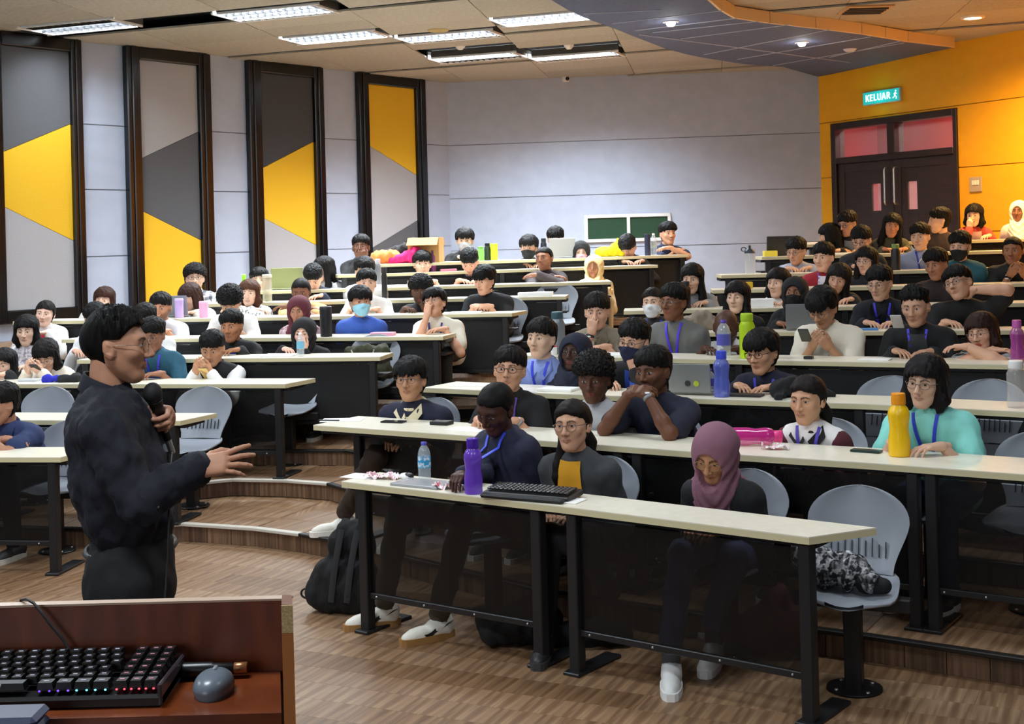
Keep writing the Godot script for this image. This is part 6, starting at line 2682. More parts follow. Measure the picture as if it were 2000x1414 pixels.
# ---------------------------------------------------------------- the speaker
func build_speaker() -> void:
	var D := 4.05
	var base := at_d(258, 1100, D)
	base.y = 0.0
	var t := thing("person", "speaker standing in profile in a dark navy shirt, microphone raised, one hand held out", "person", base)
	var W := func(x: float, y: float, d: float) -> Vector3: return at_d(x, y, d) - base
	var skin := lin("b8866a")
	var head: Vector3 = W.call(229, 679, D)
	var turn := atan2(-at_d(226, 676, D).x, D) + deg_to_rad(79)
	var hb := Basis(Vector3.UP, turn) * Basis(Vector3.RIGHT, deg_to_rad(2))
	var hs := 0.92
	# torso
	var torso := []
	for s in [-1.0, 1.0]:
		var z: float = 0.085 * s
		torso.append([W.call(205, 852, D + z), W.call(222, 950, D + z), 0.102, 0.100, 0.07])
		torso.append([W.call(222, 950, D + z), W.call(250, 1012, D + z), 0.102, 0.106, 0.07])
		torso.append([W.call(212, 820, D), W.call(203, 834, D + 0.185 * s), 0.075, 0.062, 0.06])
		torso.append([W.call(208, 790, D), W.call(205, 812, D + 0.11 * s), 0.056, 0.055, 0.05])
	torso.append([W.call(248, 850, D), W.call(262, 900, D), 0.075, 0.08, 0.08])
	torso.append([W.call(268, 990, D), W.call(276, 1015, D), 0.08, 0.08, 0.08])
	var near := [W.call(200, 838, D - 0.205), W.call(272, 985, D - 0.23), W.call(384, 915, D - 0.22)]
	var micp: Vector3 = W.call(314, 826, D + 0.02)
	var m: Vector3 = (W.call(298, 768, D - 0.02) - W.call(331, 868, D + 0.06)).normalized()
	var z_axis := Vector3(0.77, 0.25, 0.58)
	z_axis = (z_axis - m * z_axis.dot(m)).normalized()
	var y_axis := z_axis.cross(-m)
	var hx := hand_xf(Vector3.ZERO, z_axis, -y_axis, true, 1.02)
	hx.origin = micp - hx.basis * Vector3(0.0, -0.033, 0.078)
	var far := [W.call(212, 842, D + 0.20), W.call(268, 975, D + 0.24), hx.origin]
	var limbs := []
	var sleeves := []
	for a in [near, far]:
		limbs.append([a[0], a[1], 0.05, 0.042, 0.03])
		limbs.append([a[1], a[2], 0.042, 0.028, 0.02])
		sleeves.append([a[0], a[1], 0.058, 0.050, 0.03])
		sleeves.append([a[1], a[2] - (a[2] - a[1]) * 0.04, 0.050, 0.040, 0.012])
	var body := [[W.call(212, 850, D), W.call(212, 800, D), 0.08, 0.065, 0.05], [W.call(208, 800, D), head + hb * Vector3(0, -0.045, -0.026), 0.058, 0.053, 0.03]]
	body.append_array(limbs)
	var bs := bones_shape(body, 0.010)
	bs.paint(skin)
	bs.add(head_shape(Vector2i(128, 96), skin, skin.lerp(Color(0.25, 0.05, 0.05), 0.3), lin("120d0b"), 0.0), Transform3D(hb.scaled_local(Vector3(hs, hs, hs)), head))
	var hand := hand_shape("spread", 0.0035)
	bs.add(hand, hand_xf(near[2], Vector3(1.0, 0.16, -0.12), Vector3(0.12, -0.45, -0.88), false, 0.90))
	bs.add(hand_shape("grip", 0.0035), hx)
	bs.paint(skin)
	put("body", bs, skin_m, t)
	var shirt := torso.duplicate()
	shirt.append_array(sleeves)
	var ss := bones_shape(shirt, 0.011, 0.010)
	wrinkle(ss, 0.016, 5)
	wrinkle(ss, 0.007, 6, 17.0)
	var navy := fabric("11131f")
	put("shirt", ss, navy, t)
	var col := []
	for k in 21:
		var a := TAU * k / 20
		col.append(W.call(214, 757, D) + Vector3(cos(a) * 0.074 - 0.006, -0.030 * cos(a), sin(a) * 0.074))
	var cs := Shape.new()
	var rings := []
	for k in 21:
		var p: Vector3 = col[k]
		var c: Vector3 = W.call(214, 757, D)
		var o := (p - c).normalized()
		rings.append([p + Vector3.UP * 0.022 - o * 0.012, p + Vector3.UP * 0.024 - o * 0.004, p - Vector3.UP * 0.030 + o * 0.014, p - Vector3.UP * 0.032 + o * 0.004])
	cs.grid(rings, true, false)
	put("collar", cs, navy, t)
	var cu := Shape.new()
	var fd: Vector3 = (near[2] - near[1]).normalized()
	cu.tube([near[2] - fd * 0.075, near[2] - fd * 0.005], 0.051, 16, false)
	put("cuff", cu, navy, t)
	for k in 2:
		var bt := Shape.new()
		bt.ellipsoid(near[2] - fd * (0.03 + 0.09 * k) + Vector3(0.005, -0.03 - 0.01 * k, 0.046), Vector3(0.006, 0.006, 0.003), Basis(), 8, 5)
		put("button", bt, flat("0c0c12", 0.3), t)
	# belt and trousers down to the floor
	var b := []
	for s in [-1.0, 1.0]:
		b.append([W.call(257, 1075, D + 0.05 * s), W.call(254, 1135, D + 0.085 * s), 0.118, 0.125, 0.06])
		var knee: Vector3 = W.call(262, 1135, D + 0.1 * s)
		knee.y = 0.50
		var foot: Vector3 = W.call(250, 1135, D + 0.11 * s)
		foot.y = 0.09
		b.append([W.call(256, 1140, D + 0.09 * s), knee, 0.108, 0.078, 0.05])
		b.append([knee, foot, 0.078, 0.066, 0.03])
		add_shoe(t, Vector3(foot.x, 0, foot.z), PI / 2, flat("141212", 0.35), flat("1c1a1a", 0.6))
	var ts := bones_shape(b, 0.013, 0.004)
	wrinkle(ts, 0.012, 8)
	put("trousers", ts, fabric("09090c"), t)
	var belt := []
	for k in 33:
		var a := TAU * k / 32
		belt.append(W.call(256, 1066, D) + Vector3(cos(a) * 0.124, -0.004, sin(a) * 0.172))
	var be := Shape.new()
	be.tube(belt, 0.013, 6, false)
	put("belt", be, flat("2b2a2c", 0.35), t)
	var hn := put("hair", hair_mesh("quiff", 0.0045), hair_material("0a0807"), t)
	hn.transform = Transform3D(hb.scaled_local(Vector3(hs, hs, hs)), head)
	var gl := put("glasses", glasses_shape(true, 0.0012), flat("8d8478", 0.25, 0.8), t)
	gl.transform = Transform3D(hb.scaled_local(Vector3(hs, hs, hs)), head)
	# microphone and its cable
	var mp := base + micp
	var mic := thing("microphone", "black hand-held microphone gripped by the speaker", "microphone", mp)
	var s := Shape.new()
	var ball: Vector3 = base + W.call(298, 768, D - 0.02) - mp
	var tail: Vector3 = base + W.call(331, 868, D + 0.06) - mp
	s.ellipsoid(ball, Vector3(0.029, 0.033, 0.029), Basis(), 20, 14)
	put("grille", s, flat("0c0c0e", 0.7), mic)
	s = Shape.new()
	s.tube([ball - m * 0.022, ball - m * 0.03, ball - m * 0.075, tail + m * 0.02], [0.024, 0.022, 0.016, 0.013], 16)
	put("handle", s, flat("121214", 0.4), mic)
	s = Shape.new()
	s.tube([tail + m * 0.025, tail - m * 0.03], 0.0105, 12)
	put("connector", s, flat("c8ccd0", 0.25, 0.7), mic)
	var cab := Shape.new()
	var pts := []
	for p in [[336, 882, D + 0.05], [334, 900, D - 0.02], [331, 940, D - 0.14], [330, 1000, D - 0.2], [328, 1080, D - 0.2], [322, 1170, D - 0.2], [318, 1260, D - 0.2], [312, 1400, D - 0.2]]:
		pts.append(at_d(p[0], p[1], p[2]))
	cab.tube(pts, 0.0032, 6)
	tag(put("microphone_cable", cab, flat("2a2b2e", 0.5)), "grey cable hanging from the speaker's microphone", "cable")

# ---------------------------------------------------------------- things on the tables, the chairs and the floor
# px: where its middle and its foot are in the picture; returns its place and the metres per picture pixel there
func spot(row: String, x: float, off: float) -> Array:
	var p := on_table(row, x, off)
	return [p, -p.z / F]

func bottle(kind: String, row: String, x: float, y_top: float, y_foot: float, off: float, body: Material, cap: Material, label: String, wide := 0.0) -> Node3D:
	var sp := spot(row, x, off)
	var h: float = (y_foot - y_top) * sp[1]
	var t := thing("bottle" if kind != "tumbler" else "tumbler", label, "bottle" if kind != "tumbler" else "tumbler", sp[0], 0.0, "drinks on the tables")
	var r: float = wide * sp[1] * 0.5 if wide > 0.0 else h * 0.14
	var s := Shape.new()
	var c := Shape.new()
	match kind:
		"eco":        # curved plastic bottle with a screw cap
			s.lathe([[0.0, 0.0], [r * 0.92, 0.0], [r, h * 0.02], [r, h * 0.28], [r * 0.86, h * 0.42], [r * 0.9, h * 0.52], [r, h * 0.64], [r * 0.98, h * 0.7], [r * 0.8, h * 0.77], [r * 0.6, h * 0.81], [r * 0.58, h * 0.85]], Transform3D(), 28)
			put("body", s, body, t)
			c.lathe([[r * 0.62, h * 0.82], [r * 0.66, h * 0.825], [r * 0.64, h * 0.985], [r * 0.58, h], [0.0, h]], Transform3D(), 24)
			put("cap", c, cap, t)
		"pet":        # clear water bottle with a paper band
			s.lathe([[0.0, 0.0], [r * 0.9, 0.0], [r, h * 0.03], [r * 0.95, h * 0.12], [r, h * 0.16], [r * 0.95, h * 0.24], [r, h * 0.28], [r, h * 0.64], [r * 0.98, h * 0.7], [r * 0.75, h * 0.82], [r * 0.42, h * 0.9], [r * 0.4, h * 0.93]], Transform3D(), 24)
			put("body", s, glassy("dfe9ee", 0.28), t)
			c.lathe([[r * 0.44, h * 0.915], [r * 0.45, h * 0.99], [0.0, h]], Transform3D(), 18)
			put("cap", c, cap, t)
			var b := Shape.new()
			b.lathe([[r * 1.012, h * 0.34], [r * 1.02, h * 0.35], [r * 1.02, h * 0.62], [r * 1.012, h * 0.63]], Transform3D(), 24)
			put("label_band", b, body, t)
		"thermos":
			s.lathe([[0.0, 0.0], [r * 0.94, 0.0], [r, h * 0.02], [r, h * 0.72], [r * 0.72, h * 0.83], [r * 0.7, h * 0.85]], Transform3D(), 24)
			put("body", s, body, t)
			c.lathe([[r * 0.76, h * 0.83], [r * 0.8, h * 0.84], [r * 0.8, h * 0.97], [r * 0.7, h], [0.0, h]], Transform3D(), 24)
			put("lid", c, cap, t)
		"tumbler":
			s.lathe([[0.0, 0.0], [r * 0.92, 0.0], [r * 0.96, h * 0.02], [r, h * 0.9], [r * 0.94, h * 0.91]], Transform3D(), 24)
			put("body", s, body, t)
			c.lathe([[r * 1.0, h * 0.88], [r * 1.02, h * 0.9], [r * 0.98, h * 0.98], [r * 0.9, h], [0.0, h]], Transform3D(), 24)
			put("lid", c, cap, t)
		"shaker":     # tall clear bottle with a spout and carry loop
			s.lathe([[0.0, 0.0], [r * 0.9, 0.0], [r, h * 0.03], [r, h * 0.7], [r * 0.9, h * 0.74]], Transform3D(), 24)
			put("body", s, body, t)
			c.lathe([[r * 0.95, h * 0.72], [r * 0.98, h * 0.73], [r * 0.9, h * 0.84], [r * 0.35, h * 0.88], [r * 0.3, h * 0.99], [0.0, h]], Transform3D(), 24)
			put("lid", c, cap, t)
			var l := Shape.new()
			var ring := []
			for k in 13:
				var a := TAU * k / 12
				ring.append(Vector3(-r * 1.1 + cos(a) * r * 0.45, h * 0.86 + sin(a) * h * 0.07, 0))
			l.tube(ring, r * 0.1, 6, false)
			put("carry_loop", l, cap, t)
	return t

func sheet(called: String, category: String, row: String, x: float, off: float, w: float, d: float, th: float, turn: float, m: Material, label: String) -> Node3D:
	var p := on_table(row, x, off)
	var t := thing(called, label, category, p, row_turn(row, p.x) + turn)
	var s := Shape.new()
	s.box(Vector3(0, th * 0.5, 0), Vector3(w, th, d), minf(0.003, th * 0.3))
	put("sheet" if called == "paper" else "body", s, m, t)
	return t

func laptop(row: String, x: float, off: float, w: float, m: Material, label: String, tilt := 0.25) -> Node3D:
	var p := on_table(row, x, off)
	var t := thing("laptop", label, "laptop", p, row_turn(row, p.x) + 0.0)
	var s := Shape.new()
	s.box(Vector3(0, 0.009, -0.11), Vector3(w, 0.016, w * 0.68), 0.004)
	put("base", s, m, t)
	s = Shape.new()
	var b := Basis(Vector3.RIGHT, tilt)
	s.box(Vector3(0, 0.018, 0.01) + b * Vector3(0, w * 0.33, 0), Vector3(w, w * 0.66, 0.009), 0.004, b)
	put("lid", s, m, t)
	s = Shape.new()
	s.box(Vector3(0, 0.018, 0.004) + b * Vector3(0, w * 0.33, -0.003), Vector3(w * 0.93, w * 0.58, 0.002), 0.0, b)
	put("screen", s, flat("16181c", 0.2), t)
	return t

# a crumpled soft thing: a lumpy body from a few bones
func soft(called: String, category: String, at: Vector3, bones: Array, m: Material, label: String, cell := 0.012, rough := 0.02) -> Node3D:
	var t := thing(called, label, category, at)
	var s := bones_shape(bones, cell)
	wrinkle(s, rough, called.hash() % 997 + int(at.x * 100.0))
	for k in s.v.size():
		if s.v[k].y < 0.001:
			s.v[k].y = 0.001
	put("body", s, m, t)
	return t

func wrapper(row: String, x: float, off: float, w: float, label: String) -> void:
	var p := on_table(row, x, off)
	var t := thing("snack_wrapper", label, "wrapper", p, row_turn(row, p.x) + 0.3)
	var rows_p := []
	var n := FastNoiseLite.new()
	n.frequency = 22.0
	n.seed = int(x)
	for j in 12:
		var r := []
		for i in 22:
			var u := (i / 21.0 - 0.5) * w
			var v := (j / 11.0 - 0.5) * w * 0.5
			r.append(Vector3(u, 0.016 + 0.022 * n.get_noise_2d(u * 2.0, v * 2.0) + 0.008 * sin(u * 60.0), v))
		rows_p.append(r)
	var s := Shape.new()
	s.grid(rows_p, false, false)
	var back := s.v.duplicate()
	put("foil", s, pattern("marks", "f3eeee", "b5304f"), t)

func box_at(called: String, category: String, at: Vector3, size: Vector3, turn: float, m: Material, label: String, ch := 0.004) -> Node3D:
	var t := thing(called, label, category, at, turn)
	var s := Shape.new()
	s.box(Vector3(0, size.y * 0.5, 0), size, ch)
	put("body", s, m, t)
	return t

func build_small_things() -> void:
	# front table
	wrapper("R0", 745, 0.17, 0.19, "crumpled pink and white snack wrapper at the front table's aisle end")
	wrapper("R0", 874, 0.10, 0.16, "crumpled pink and white snack wrapper beside the purple bottle")
	var p := on_table("R0", 790, 0.21)
	var ms := thing("mouse", "small black and white computer mouse on the front table", "mouse", p, 0.6)
	var s := Shape.new()
	s.ellipsoid(Vector3(0, 0.014, 0), Vector3(0.03, 0.018, 0.05), Basis(), 18, 10)
	put("shell", s, flat("f0f0f0", 0.3), ms)
	s = Shape.new()
	s.ellipsoid(Vector3(0.004, 0.017, 0.018), Vector3(0.026, 0.018, 0.034), Basis(), 16, 8)
	put("grip", s, flat("1a1a1c", 0.5), ms)
	sheet("laptop", "laptop", "R0", 822, 0.12, 0.29, 0.17, 0.014, 0.05, flat("a9aaae", 0.3, 0.3), "closed silver laptop lying on the front table between two wrappers")
	sheet("paper", "paper", "R0", 705, 0.16, 0.2, 0.14, 0.002, 0.1, flat("f4f3ef", 0.8), "white paper at the front table's corner")
	var nb := sheet("notebook", "notebook", "R0", 1085, 0.11, 0.25, 0.12, 0.006, 0.1, flat("f4f3f0", 0.7), "open white notebook on the front table by the keyboard")
	s = Shape.new()
	s.tube([Vector3(-0.125, 0.008, 0.05), Vector3(-0.125, 0.008, -0.05)], 0.008, 8)
	put("spiral", s, flat("2a2a2c", 0.4), nb)
	bottle("pet", "R0", 826, 856, 932, 0.22, pattern("marks", "3f9fcf", "e8eef2"), flat("4a48b8", 0.4), "clear water bottle with blue label on the front table", 25)
	bottle("eco", "R0", 921, 855, 963, 0.06, glassy("7a48d8", 0.72, 0.2), flat("4b1fa8", 0.35), "tall purple water bottle on the front table", 36)
	kb2()
	# second-row table
	sheet("paper", "paper", "R1", 668, 0.24, 0.26, 0.16, 0.004, 0.5, flat("f6f6f4", 0.8), "white papers at the aisle end of the curved table")
	sheet("pen_case", "pencil case", "R1", 642, 0.16, 0.14, 0.015, 0.012, 0.3, flat("1a1a1c", 0.5), "black pen beside the white papers")
	sheet("phone", "phone", "R1", 768, 0.28, 0.15, 0.07, 0.01, 0.2, flat("17181b", 0.15), "black phone before the bowl-cut student")
	var wl := sheet("wallet", "wallet", "R1", 862, 0.32, 0.12, 0.09, 0.022, 0.1, flat("17171c", 0.5), "dark wallet beside the navy polo sleeve")
	sheet("paper", "paper", "R1", 915, 0.2, 0.24, 0.16, 0.003, 0.0, flat("f2f1ee", 0.8), "white papers before the black tee-shirt")
	var pk := on_table("R1", 1475, 0.30)
	var pb := thing("bottle", "pink see-through bottle lying on its side on the curved table", "bottle", pk + Vector3(0, 0.048, 0), 0.0, "drinks on the tables")
	var lay := Transform3D(Basis(Vector3(0, 0, 1), Vector3(0.97, 0, 0.24), Vector3(-0.24, 0, 0.97).cross(Vector3.UP)).orthonormalized(), Vector3(-0.13, 0, -0.02))
	lay.basis = Basis(Vector3.BACK, -PI / 2).rotated(Vector3.UP, -0.15)
	s = Shape.new()
	s.lathe([[0.0, 0.0], [0.044, 0.0], [0.047, 0.01], [0.047, 0.09], [0.040, 0.13], [0.046, 0.18], [0.042, 0.21], [0.026, 0.23]], lay, 24)
	put("body", s, glassy("e0309a", 0.55, 0.15), pb)
	s = Shape.new()
	s.lathe([[0.030, 0.225], [0.031, 0.265], [0.0, 0.27]], lay, 20)
	put("cap", s, flat("f04090", 0.35), pb)
	wrapper("R1", 1512, 0.22, 0.14, "crumpled pink and white wrapper beside the pink bottle")
	sheet("phone", "phone", "R1", 1690, 0.30, 0.15, 0.06, 0.012, 0.0, flat("10302c", 0.2), "dark green phone beside the tall yellow bottle")
	bottle("eco", "R1", 1755, 770, 893, 0.25, flat("f7c40a", 0.3), flat("f79a0c", 0.35), "tall yellow bottle with orange cap", 42)
	# third-row table
	sheet("paper", "paper", "R2", 1092, 0.16, 0.24, 0.16, 0.018, 0.1, flat("f4f4f2", 0.8), "small stack of white papers before the navy headscarf")
	sheet("paper", "paper", "R2", 925, 0.22, 0.28, 0.18, 0.006, 0.2, flat("f4f4f2", 0.8), "open white booklet at the table's aisle end")
	var lp := laptop("R2", 1350, 0.14, 0.27, flat("8d8f8c", 0.4, 0.2), "open grey laptop with two round stickers seen from behind", 0.1)
	for k in 2:
		s = Shape.new()
		s.lathe([[0.0, 0.0], [0.018, 0.0], [0.018, 0.002], [0.0, 0.002]], Transform3D(Basis(Vector3.RIGHT, PI / 2 + 0.1), Vector3(-0.01 + 0.055 * k, 0.075, 0.024)), 20)
		put("sticker", s, flat("2f3230" if k == 0 else "b9c83a", 0.5), lp)
	bottle("pet", "R2", 1387, 722, 772, 0.22, flat("5a55b8", 0.5), flat("3a36b0", 0.4), "small water bottle with violet label beside the grey laptop", 22)
	bottle("eco", "R2", 1411, 684, 774, 0.12, glassy("5f6fd0", 0.6, 0.2), flat("3f4fd0", 0.35), "pale blue see-through bottle beside the grey laptop", 32)
	sheet("keyboard", "keyboard", "R2", 1455, 0.18, 0.22, 0.1, 0.014, 0.0, flat("141416", 0.5), "black keyboard before the navy jacket")
	soft("cap", "cap", on_table("R2", 1560, 0.22), [[Vector3(-0.1, 0.05, 0), Vector3(0.06, 0.06, 0), 0.06, 0.06, 0.04], [Vector3(0.1, 0.02, 0.02), Vector3(0.2, 0.02, 0.03), 0.03, 0.02, 0.03], [Vector3(-0.1, 0.02, 0.05), Vector3(-0.14, 0.015, 0.12), 0.03, 0.015, 0.02]], fabric("141417"), "crumpled black bag beside the navy jacket", 0.01, 0.03)
	bottle("thermos", "R2", 1986, 706, 798, 0.16, glassy("d8d4d2", 0.3, 0.1), flat("e8e6e2", 0.4), "clear wide jug bottle with a white lid at the picture edge", 36)
	# fourth-row table
	bottle("thermos", "R3", 1093, 612, 694, 0.2, flat("868b90", 0.35, 0.3), flat("36535c", 0.4), "grey steel bottle with a dark teal lid", 29)
	var mg := bottle("tumbler", "R3", 1082, 684, 702, 0.08, flat("f2f2f2", 0.4), flat("c03040", 0.4), "short white cup with a red band beside the navy headscarf", 18)
	sheet("paper", "paper", "R3", 1188, 0.16, 0.3, 0.17, 0.014, 0.0, flat("f2f2f0", 0.8), "white papers below the watch wrist")
	bottle("pet", "R3", 1417, 617, 692, 0.1, flat("5a5ab8", 0.5), flat("4a2fa0", 0.4), "clear water bottle with violet label in front of the bald student", 27)
	bottle("thermos", "R3", 1463, 614, 702, 0.12, flat("b4d516", 0.35), flat("a8cc20", 0.4), "lime green flask with a black neck ring", 31)
	sheet("earphone_case", "case", "R3", 1582, 0.14, 0.06, 0.05, 0.02, 0.0, flat("141416", 0.4), "small black case before the cream tee-shirt")
	sheet("paper", "paper", "R3", 1712, 0.16, 0.2, 0.14, 0.008, 0.0, flat("f2f2f0", 0.8), "white papers beside the cream sleeve")
	bottle("eco", "R3", 1990, 625, 708, 0.14, glassy("b0489a", 0.62, 0.2), flat("c05aa8", 0.4), "mauve see-through bottle at the picture edge", 27)
	phone_in_hands(1572, 655, 0, "phone held up by the student in the cream tee-shirt", "R3", 0.30)
	phone_in_hands(1752, 628, 1, "phone held by the student in the black jacket", "R3", 0.36)
	# fifth to tenth rows on that side
	laptop("R4", 1577, 0.12, 0.29, flat("77797b", 0.4, 0.2), "open grey laptop seen from behind the cream tee-shirt's phone", 0.12)
	sheet("paper", "paper", "R4", 1693, 0.16, 0.2, 0.16, 0.01, 0.0, flat("3a7ab8", 0.6), "blue booklet behind the cream tee-shirt's shoulder")
	var jk := soft("bag", "bag", on_table("R4", 1380, 0.3) + Vector3(0, 0.0, 0), [[Vector3(-0.16, 0.05, 0), Vector3(0.1, 0.05, 0), 0.06, 0.05, 0.04], [Vector3(-0.05, 0.1, 0), Vector3(0.02, 0.09, 0), 0.06, 0.05, 0.04]], fabric("8d7f70"), "beige cloth bag beside the grey tee-shirt", 0.014, 0.03)
	bottle("thermos", "R5", 1345, 548, 601, 0.22, flat("17171a", 0.4), flat("1c1c20", 0.5), "black tumbler held before the long-haired student in grey", 20)
	sheet("cap", "cap", "R5", 1492, 0.2, 0.2, 0.16, 0.07, 0.0, fabric("eeeeee"), "white cap beside the white tee-shirt")
	sheet("snack_packet", "packet", "R6", 1462, 0.2, 0.13, 0.12, 0.06, 0.0, flat("c8a418", 0.5), "yellow snack packet on the table before the white tee-shirt")
	bottle("shaker", "R7", 1472, 480, 536, 0.2, glassy("d9dde0", 0.3, 0.1), flat("2a3846", 0.4), "tall clear shaker bottle with a dark lid", 21)
	sheet("snack_packet", "packet", "R8", 1512, 0.2, 0.14, 0.1, 0.06, 0.0, flat("e6d848", 0.5), "yellow packet at the end of a high table")
	laptop("R8", 1532, 0.3, 0.3, flat("1d1f22", 0.4), "open dark laptop at the end of a high table", 0.2)
	bottle("thermos", "R7", 1757, 470, 521, 0.2, flat("1b1d20", 0.4), flat("6f8a4a", 0.5), "black thermos with a green lid beside the blue-grey shirt", 18)
	sheet("paper", "paper", "R8", 1652, 0.16, 0.24, 0.16, 0.02, 0.0, flat("f0f0ee", 0.8), "white papers before the student reading by the yellow wall")
	sheet("paper", "paper", "R9", 1590, 0.2, 0.2, 0.16, 0.02, 0.0, flat("ececec", 0.8), "white papers at the end of the topmost table")
	# left of the aisle
	bottle("pet", "L3", 590, 650, 697, 0.1, flat("7fc4e4", 0.5), flat("f2f2f2", 0.4), "water bottle with sky blue label before the black headscarf", 15)
	sheet("paper", "paper", "L3", 548, 0.16, 0.26, 0.18, 0.016, 0.0, flat("efefee", 0.8), "white papers beside the sky blue bottle")
	sheet("paper", "paper", "L3", 330, 0.2, 0.22, 0.16, 0.01, 0.0, flat("f3f3f2", 0.8), "white papers beside the white sleeves")
	bottle("tumbler", "L4", 641, 597, 656, 0.1, flat("17171a", 0.45), flat("222226", 0.5), "tall black thermos beside the blue-masked student", 24)
	sheet("snack_packet", "packet", "L4", 752, 0.14, 0.2, 0.12, 0.03, 0.0, flat("e6a4be", 0.5), "pink packet before the blue-masked student")
	bottle("tumbler", "L5", 355, 584, 622, 0.14, flat("c7a9e0", 0.4), flat("d6bcec", 0.4), "lilac tumbler before the brown-haired student", 17)
	bottle("tumbler", "L5", 403, 590, 622, 0.14, flat("f2aed2", 0.4), flat("f0bedb", 0.4), "pink tumbler on the table next to the lilac one", 18)
	laptop("L5", 345, 0.25, 0.3, flat("7d8088", 0.4, 0.2), "grey laptop behind the lilac tumbler", 0.15)
	sheet("paper", "paper", "L5", 915, 0.16, 0.3, 0.2, 0.012, 0.0, flat("f2f2f0", 0.8), "white papers under the joined hands")
	sheet("paper", "paper", "L6", 1052, 0.16, 0.34, 0.2, 0.04, 0.0, flat("f6f6f6", 0.8), "thick white paper stack on the table's end")
	bottle("tumbler", "L6", 528, 538, 592, 0.12, glassy("d8d2b4", 0.45, 0.15), flat("e8dcc8", 0.5), "clear tumbler with a pale lid beside the dark jacket", 19)
	bottle("thermos", "L6", 483, 540, 594, 0.25, flat("8fd43a", 0.4), flat("a2f03a", 0.4), "lime bottle behind the brown bobbed hair", 10)
	laptop("L7", 568, 0.2, 0.33, flat("8f9660", 0.4), "open laptop with an olive screen glow before the navy student", 0.2)
	bottle("thermos", "L7", 745, 505, 560, 0.2, flat("9a9da2", 0.3, 0.4), flat("c9c9cc", 0.4), "steel bottle before the pink bag", 13)
	bottle("thermos", "L6", 757, 525, 588, 0.2, flat("151518", 0.4), flat("2a2a2d", 0.4), "black bottle beside the fringed student in white", 11)
	sheet("paper", "paper", "L7", 790, 0.16, 0.3, 0.2, 0.02, 0.0, flat("f2f2f0", 0.8), "white papers before the blue tee-shirt")
	bottle("eco", "L8", 853, 487, 529, 0.16, flat("7b2c66", 0.4), flat("4a2a60", 0.4), "plum bottle below the cardboard box", 12)
	sheet("snack_packet", "packet", "L8", 882, 0.16, 0.18, 0.1, 0.025, 0.0, flat("e0829a", 0.5), "pink packet beside the plum bottle")
	# topmost table on the felt panel side
	carton()
	soft("bag", "bag", on_table("L9", 765, 0.2), [[Vector3(-0.12, 0.06, 0), Vector3(0.05, 0.08, 0), 0.075, 0.07, 0.04], [Vector3(0.02, 0.05, 0), Vector3(0.14, 0.04, 0), 0.05, 0.04, 0.03]], fabric("ef8a48"), "orange cloth bag on the topmost table", 0.014, 0.03)
	soft("bag", "bag", on_table("L9", 800, 0.12), [[Vector3(-0.14, 0.05, 0), Vector3(0.1, 0.07, 0), 0.05, 0.07, 0.04], [Vector3(0.06, 0.1, 0), Vector3(0.12, 0.14, -0.02), 0.05, 0.04, 0.03]], fabric("e8206e"), "hot pink bag on the topmost table", 0.014, 0.03)
	soft("bag", "bag", on_table("L9", 788, 0.33), [[Vector3(-0.1, 0.08, 0), Vector3(0.06, 0.14, 0), 0.08, 0.08, 0.04]], fabric("17171a"), "black bag behind the hot pink bag", 0.014, 0.02)
	bottle("thermos", "L9", 947, 478, 506, 0.2, flat("7fc25a", 0.4), flat("6faa4c", 0.4), "short green bottle on the topmost table", 13)
	bottle("thermos", "L9", 960, 472, 506, 0.22, flat("2c3a2a", 0.4), flat("1c1c1e", 0.4), "dark green bottle between two brighter ones", 12)
	bottle("tumbler", "L9", 973, 473, 506, 0.18, flat("c3cf36", 0.4), flat("b2be30", 0.4), "yellow-green tumbler on the topmost table", 15)
	laptop("L9", 1104, 0.2, 0.32, flat("c3c7c8", 0.4), "open white laptop on the topmost table", 0.15)
	bottle("thermos", "L9", 1070, 465, 505, 0.22, flat("2c2c34", 0.4), flat("202026", 0.4), "dark thermos beside the white laptop", 12)
	soft("bag", "bag", on_table("L9", 1200, 0.2), [[Vector3(-0.12, 0.05, 0), Vector3(0.12, 0.07, 0), 0.06, 0.07, 0.04], [Vector3(0.06, 0.12, 0), Vector3(0.1, 0.2, 0), 0.05, 0.015, 0.03]], fabric("f4e21e"), "bright yellow plastic bag on the topmost table", 0.014, 0.03)
	bottle("tumbler", "L9", 1273, 456, 498, 0.16, flat("2b2f45", 0.4), flat("24273a", 0.4), "tall dark blue tumbler at the topmost table's aisle end", 12)
	bottle("pet", "L9", 1285, 455, 498, 0.2, flat("b9c2bb", 0.5), flat("d8dcd8", 0.4), "clear bottle beside the tall dark blue tumbler", 12)
	# second and third tables behind the speaker
	sheet("phone", "phone", "L2", 60, 0.2, 0.16, 0.09, 0.02, 0.0, flat("c8ccd2", 0.4), "pale phone on the table before the cream shirt")
	soft("cloth", "cloth", on_table("L2", 103, 0.14), [[Vector3(-0.05, 0.02, 0), Vector3(0.05, 0.025, 0), 0.035, 0.03, 0.03]], fabric("2a2fb8"), "blue lanyard bundle on the table before the cream shirt", 0.008, 0.02)
	soft("pouch", "pouch", on_table("L2", 137, 0.14), [[Vector3(-0.05, 0.02, 0), Vector3(0.05, 0.03, 0), 0.035, 0.045, 0.03]], fabric("1a1a1c"), "small black pouch beside the blue lanyard bundle", 0.008, 0.02)
	phone_in_hands(72, 722, 2, "black phone held by the student in cream", "L2", 0.36)
	phone_in_hands(402, 730, 3, "phone held by the student in the raglan shirt", "L2", 0.36)
	floor_things()

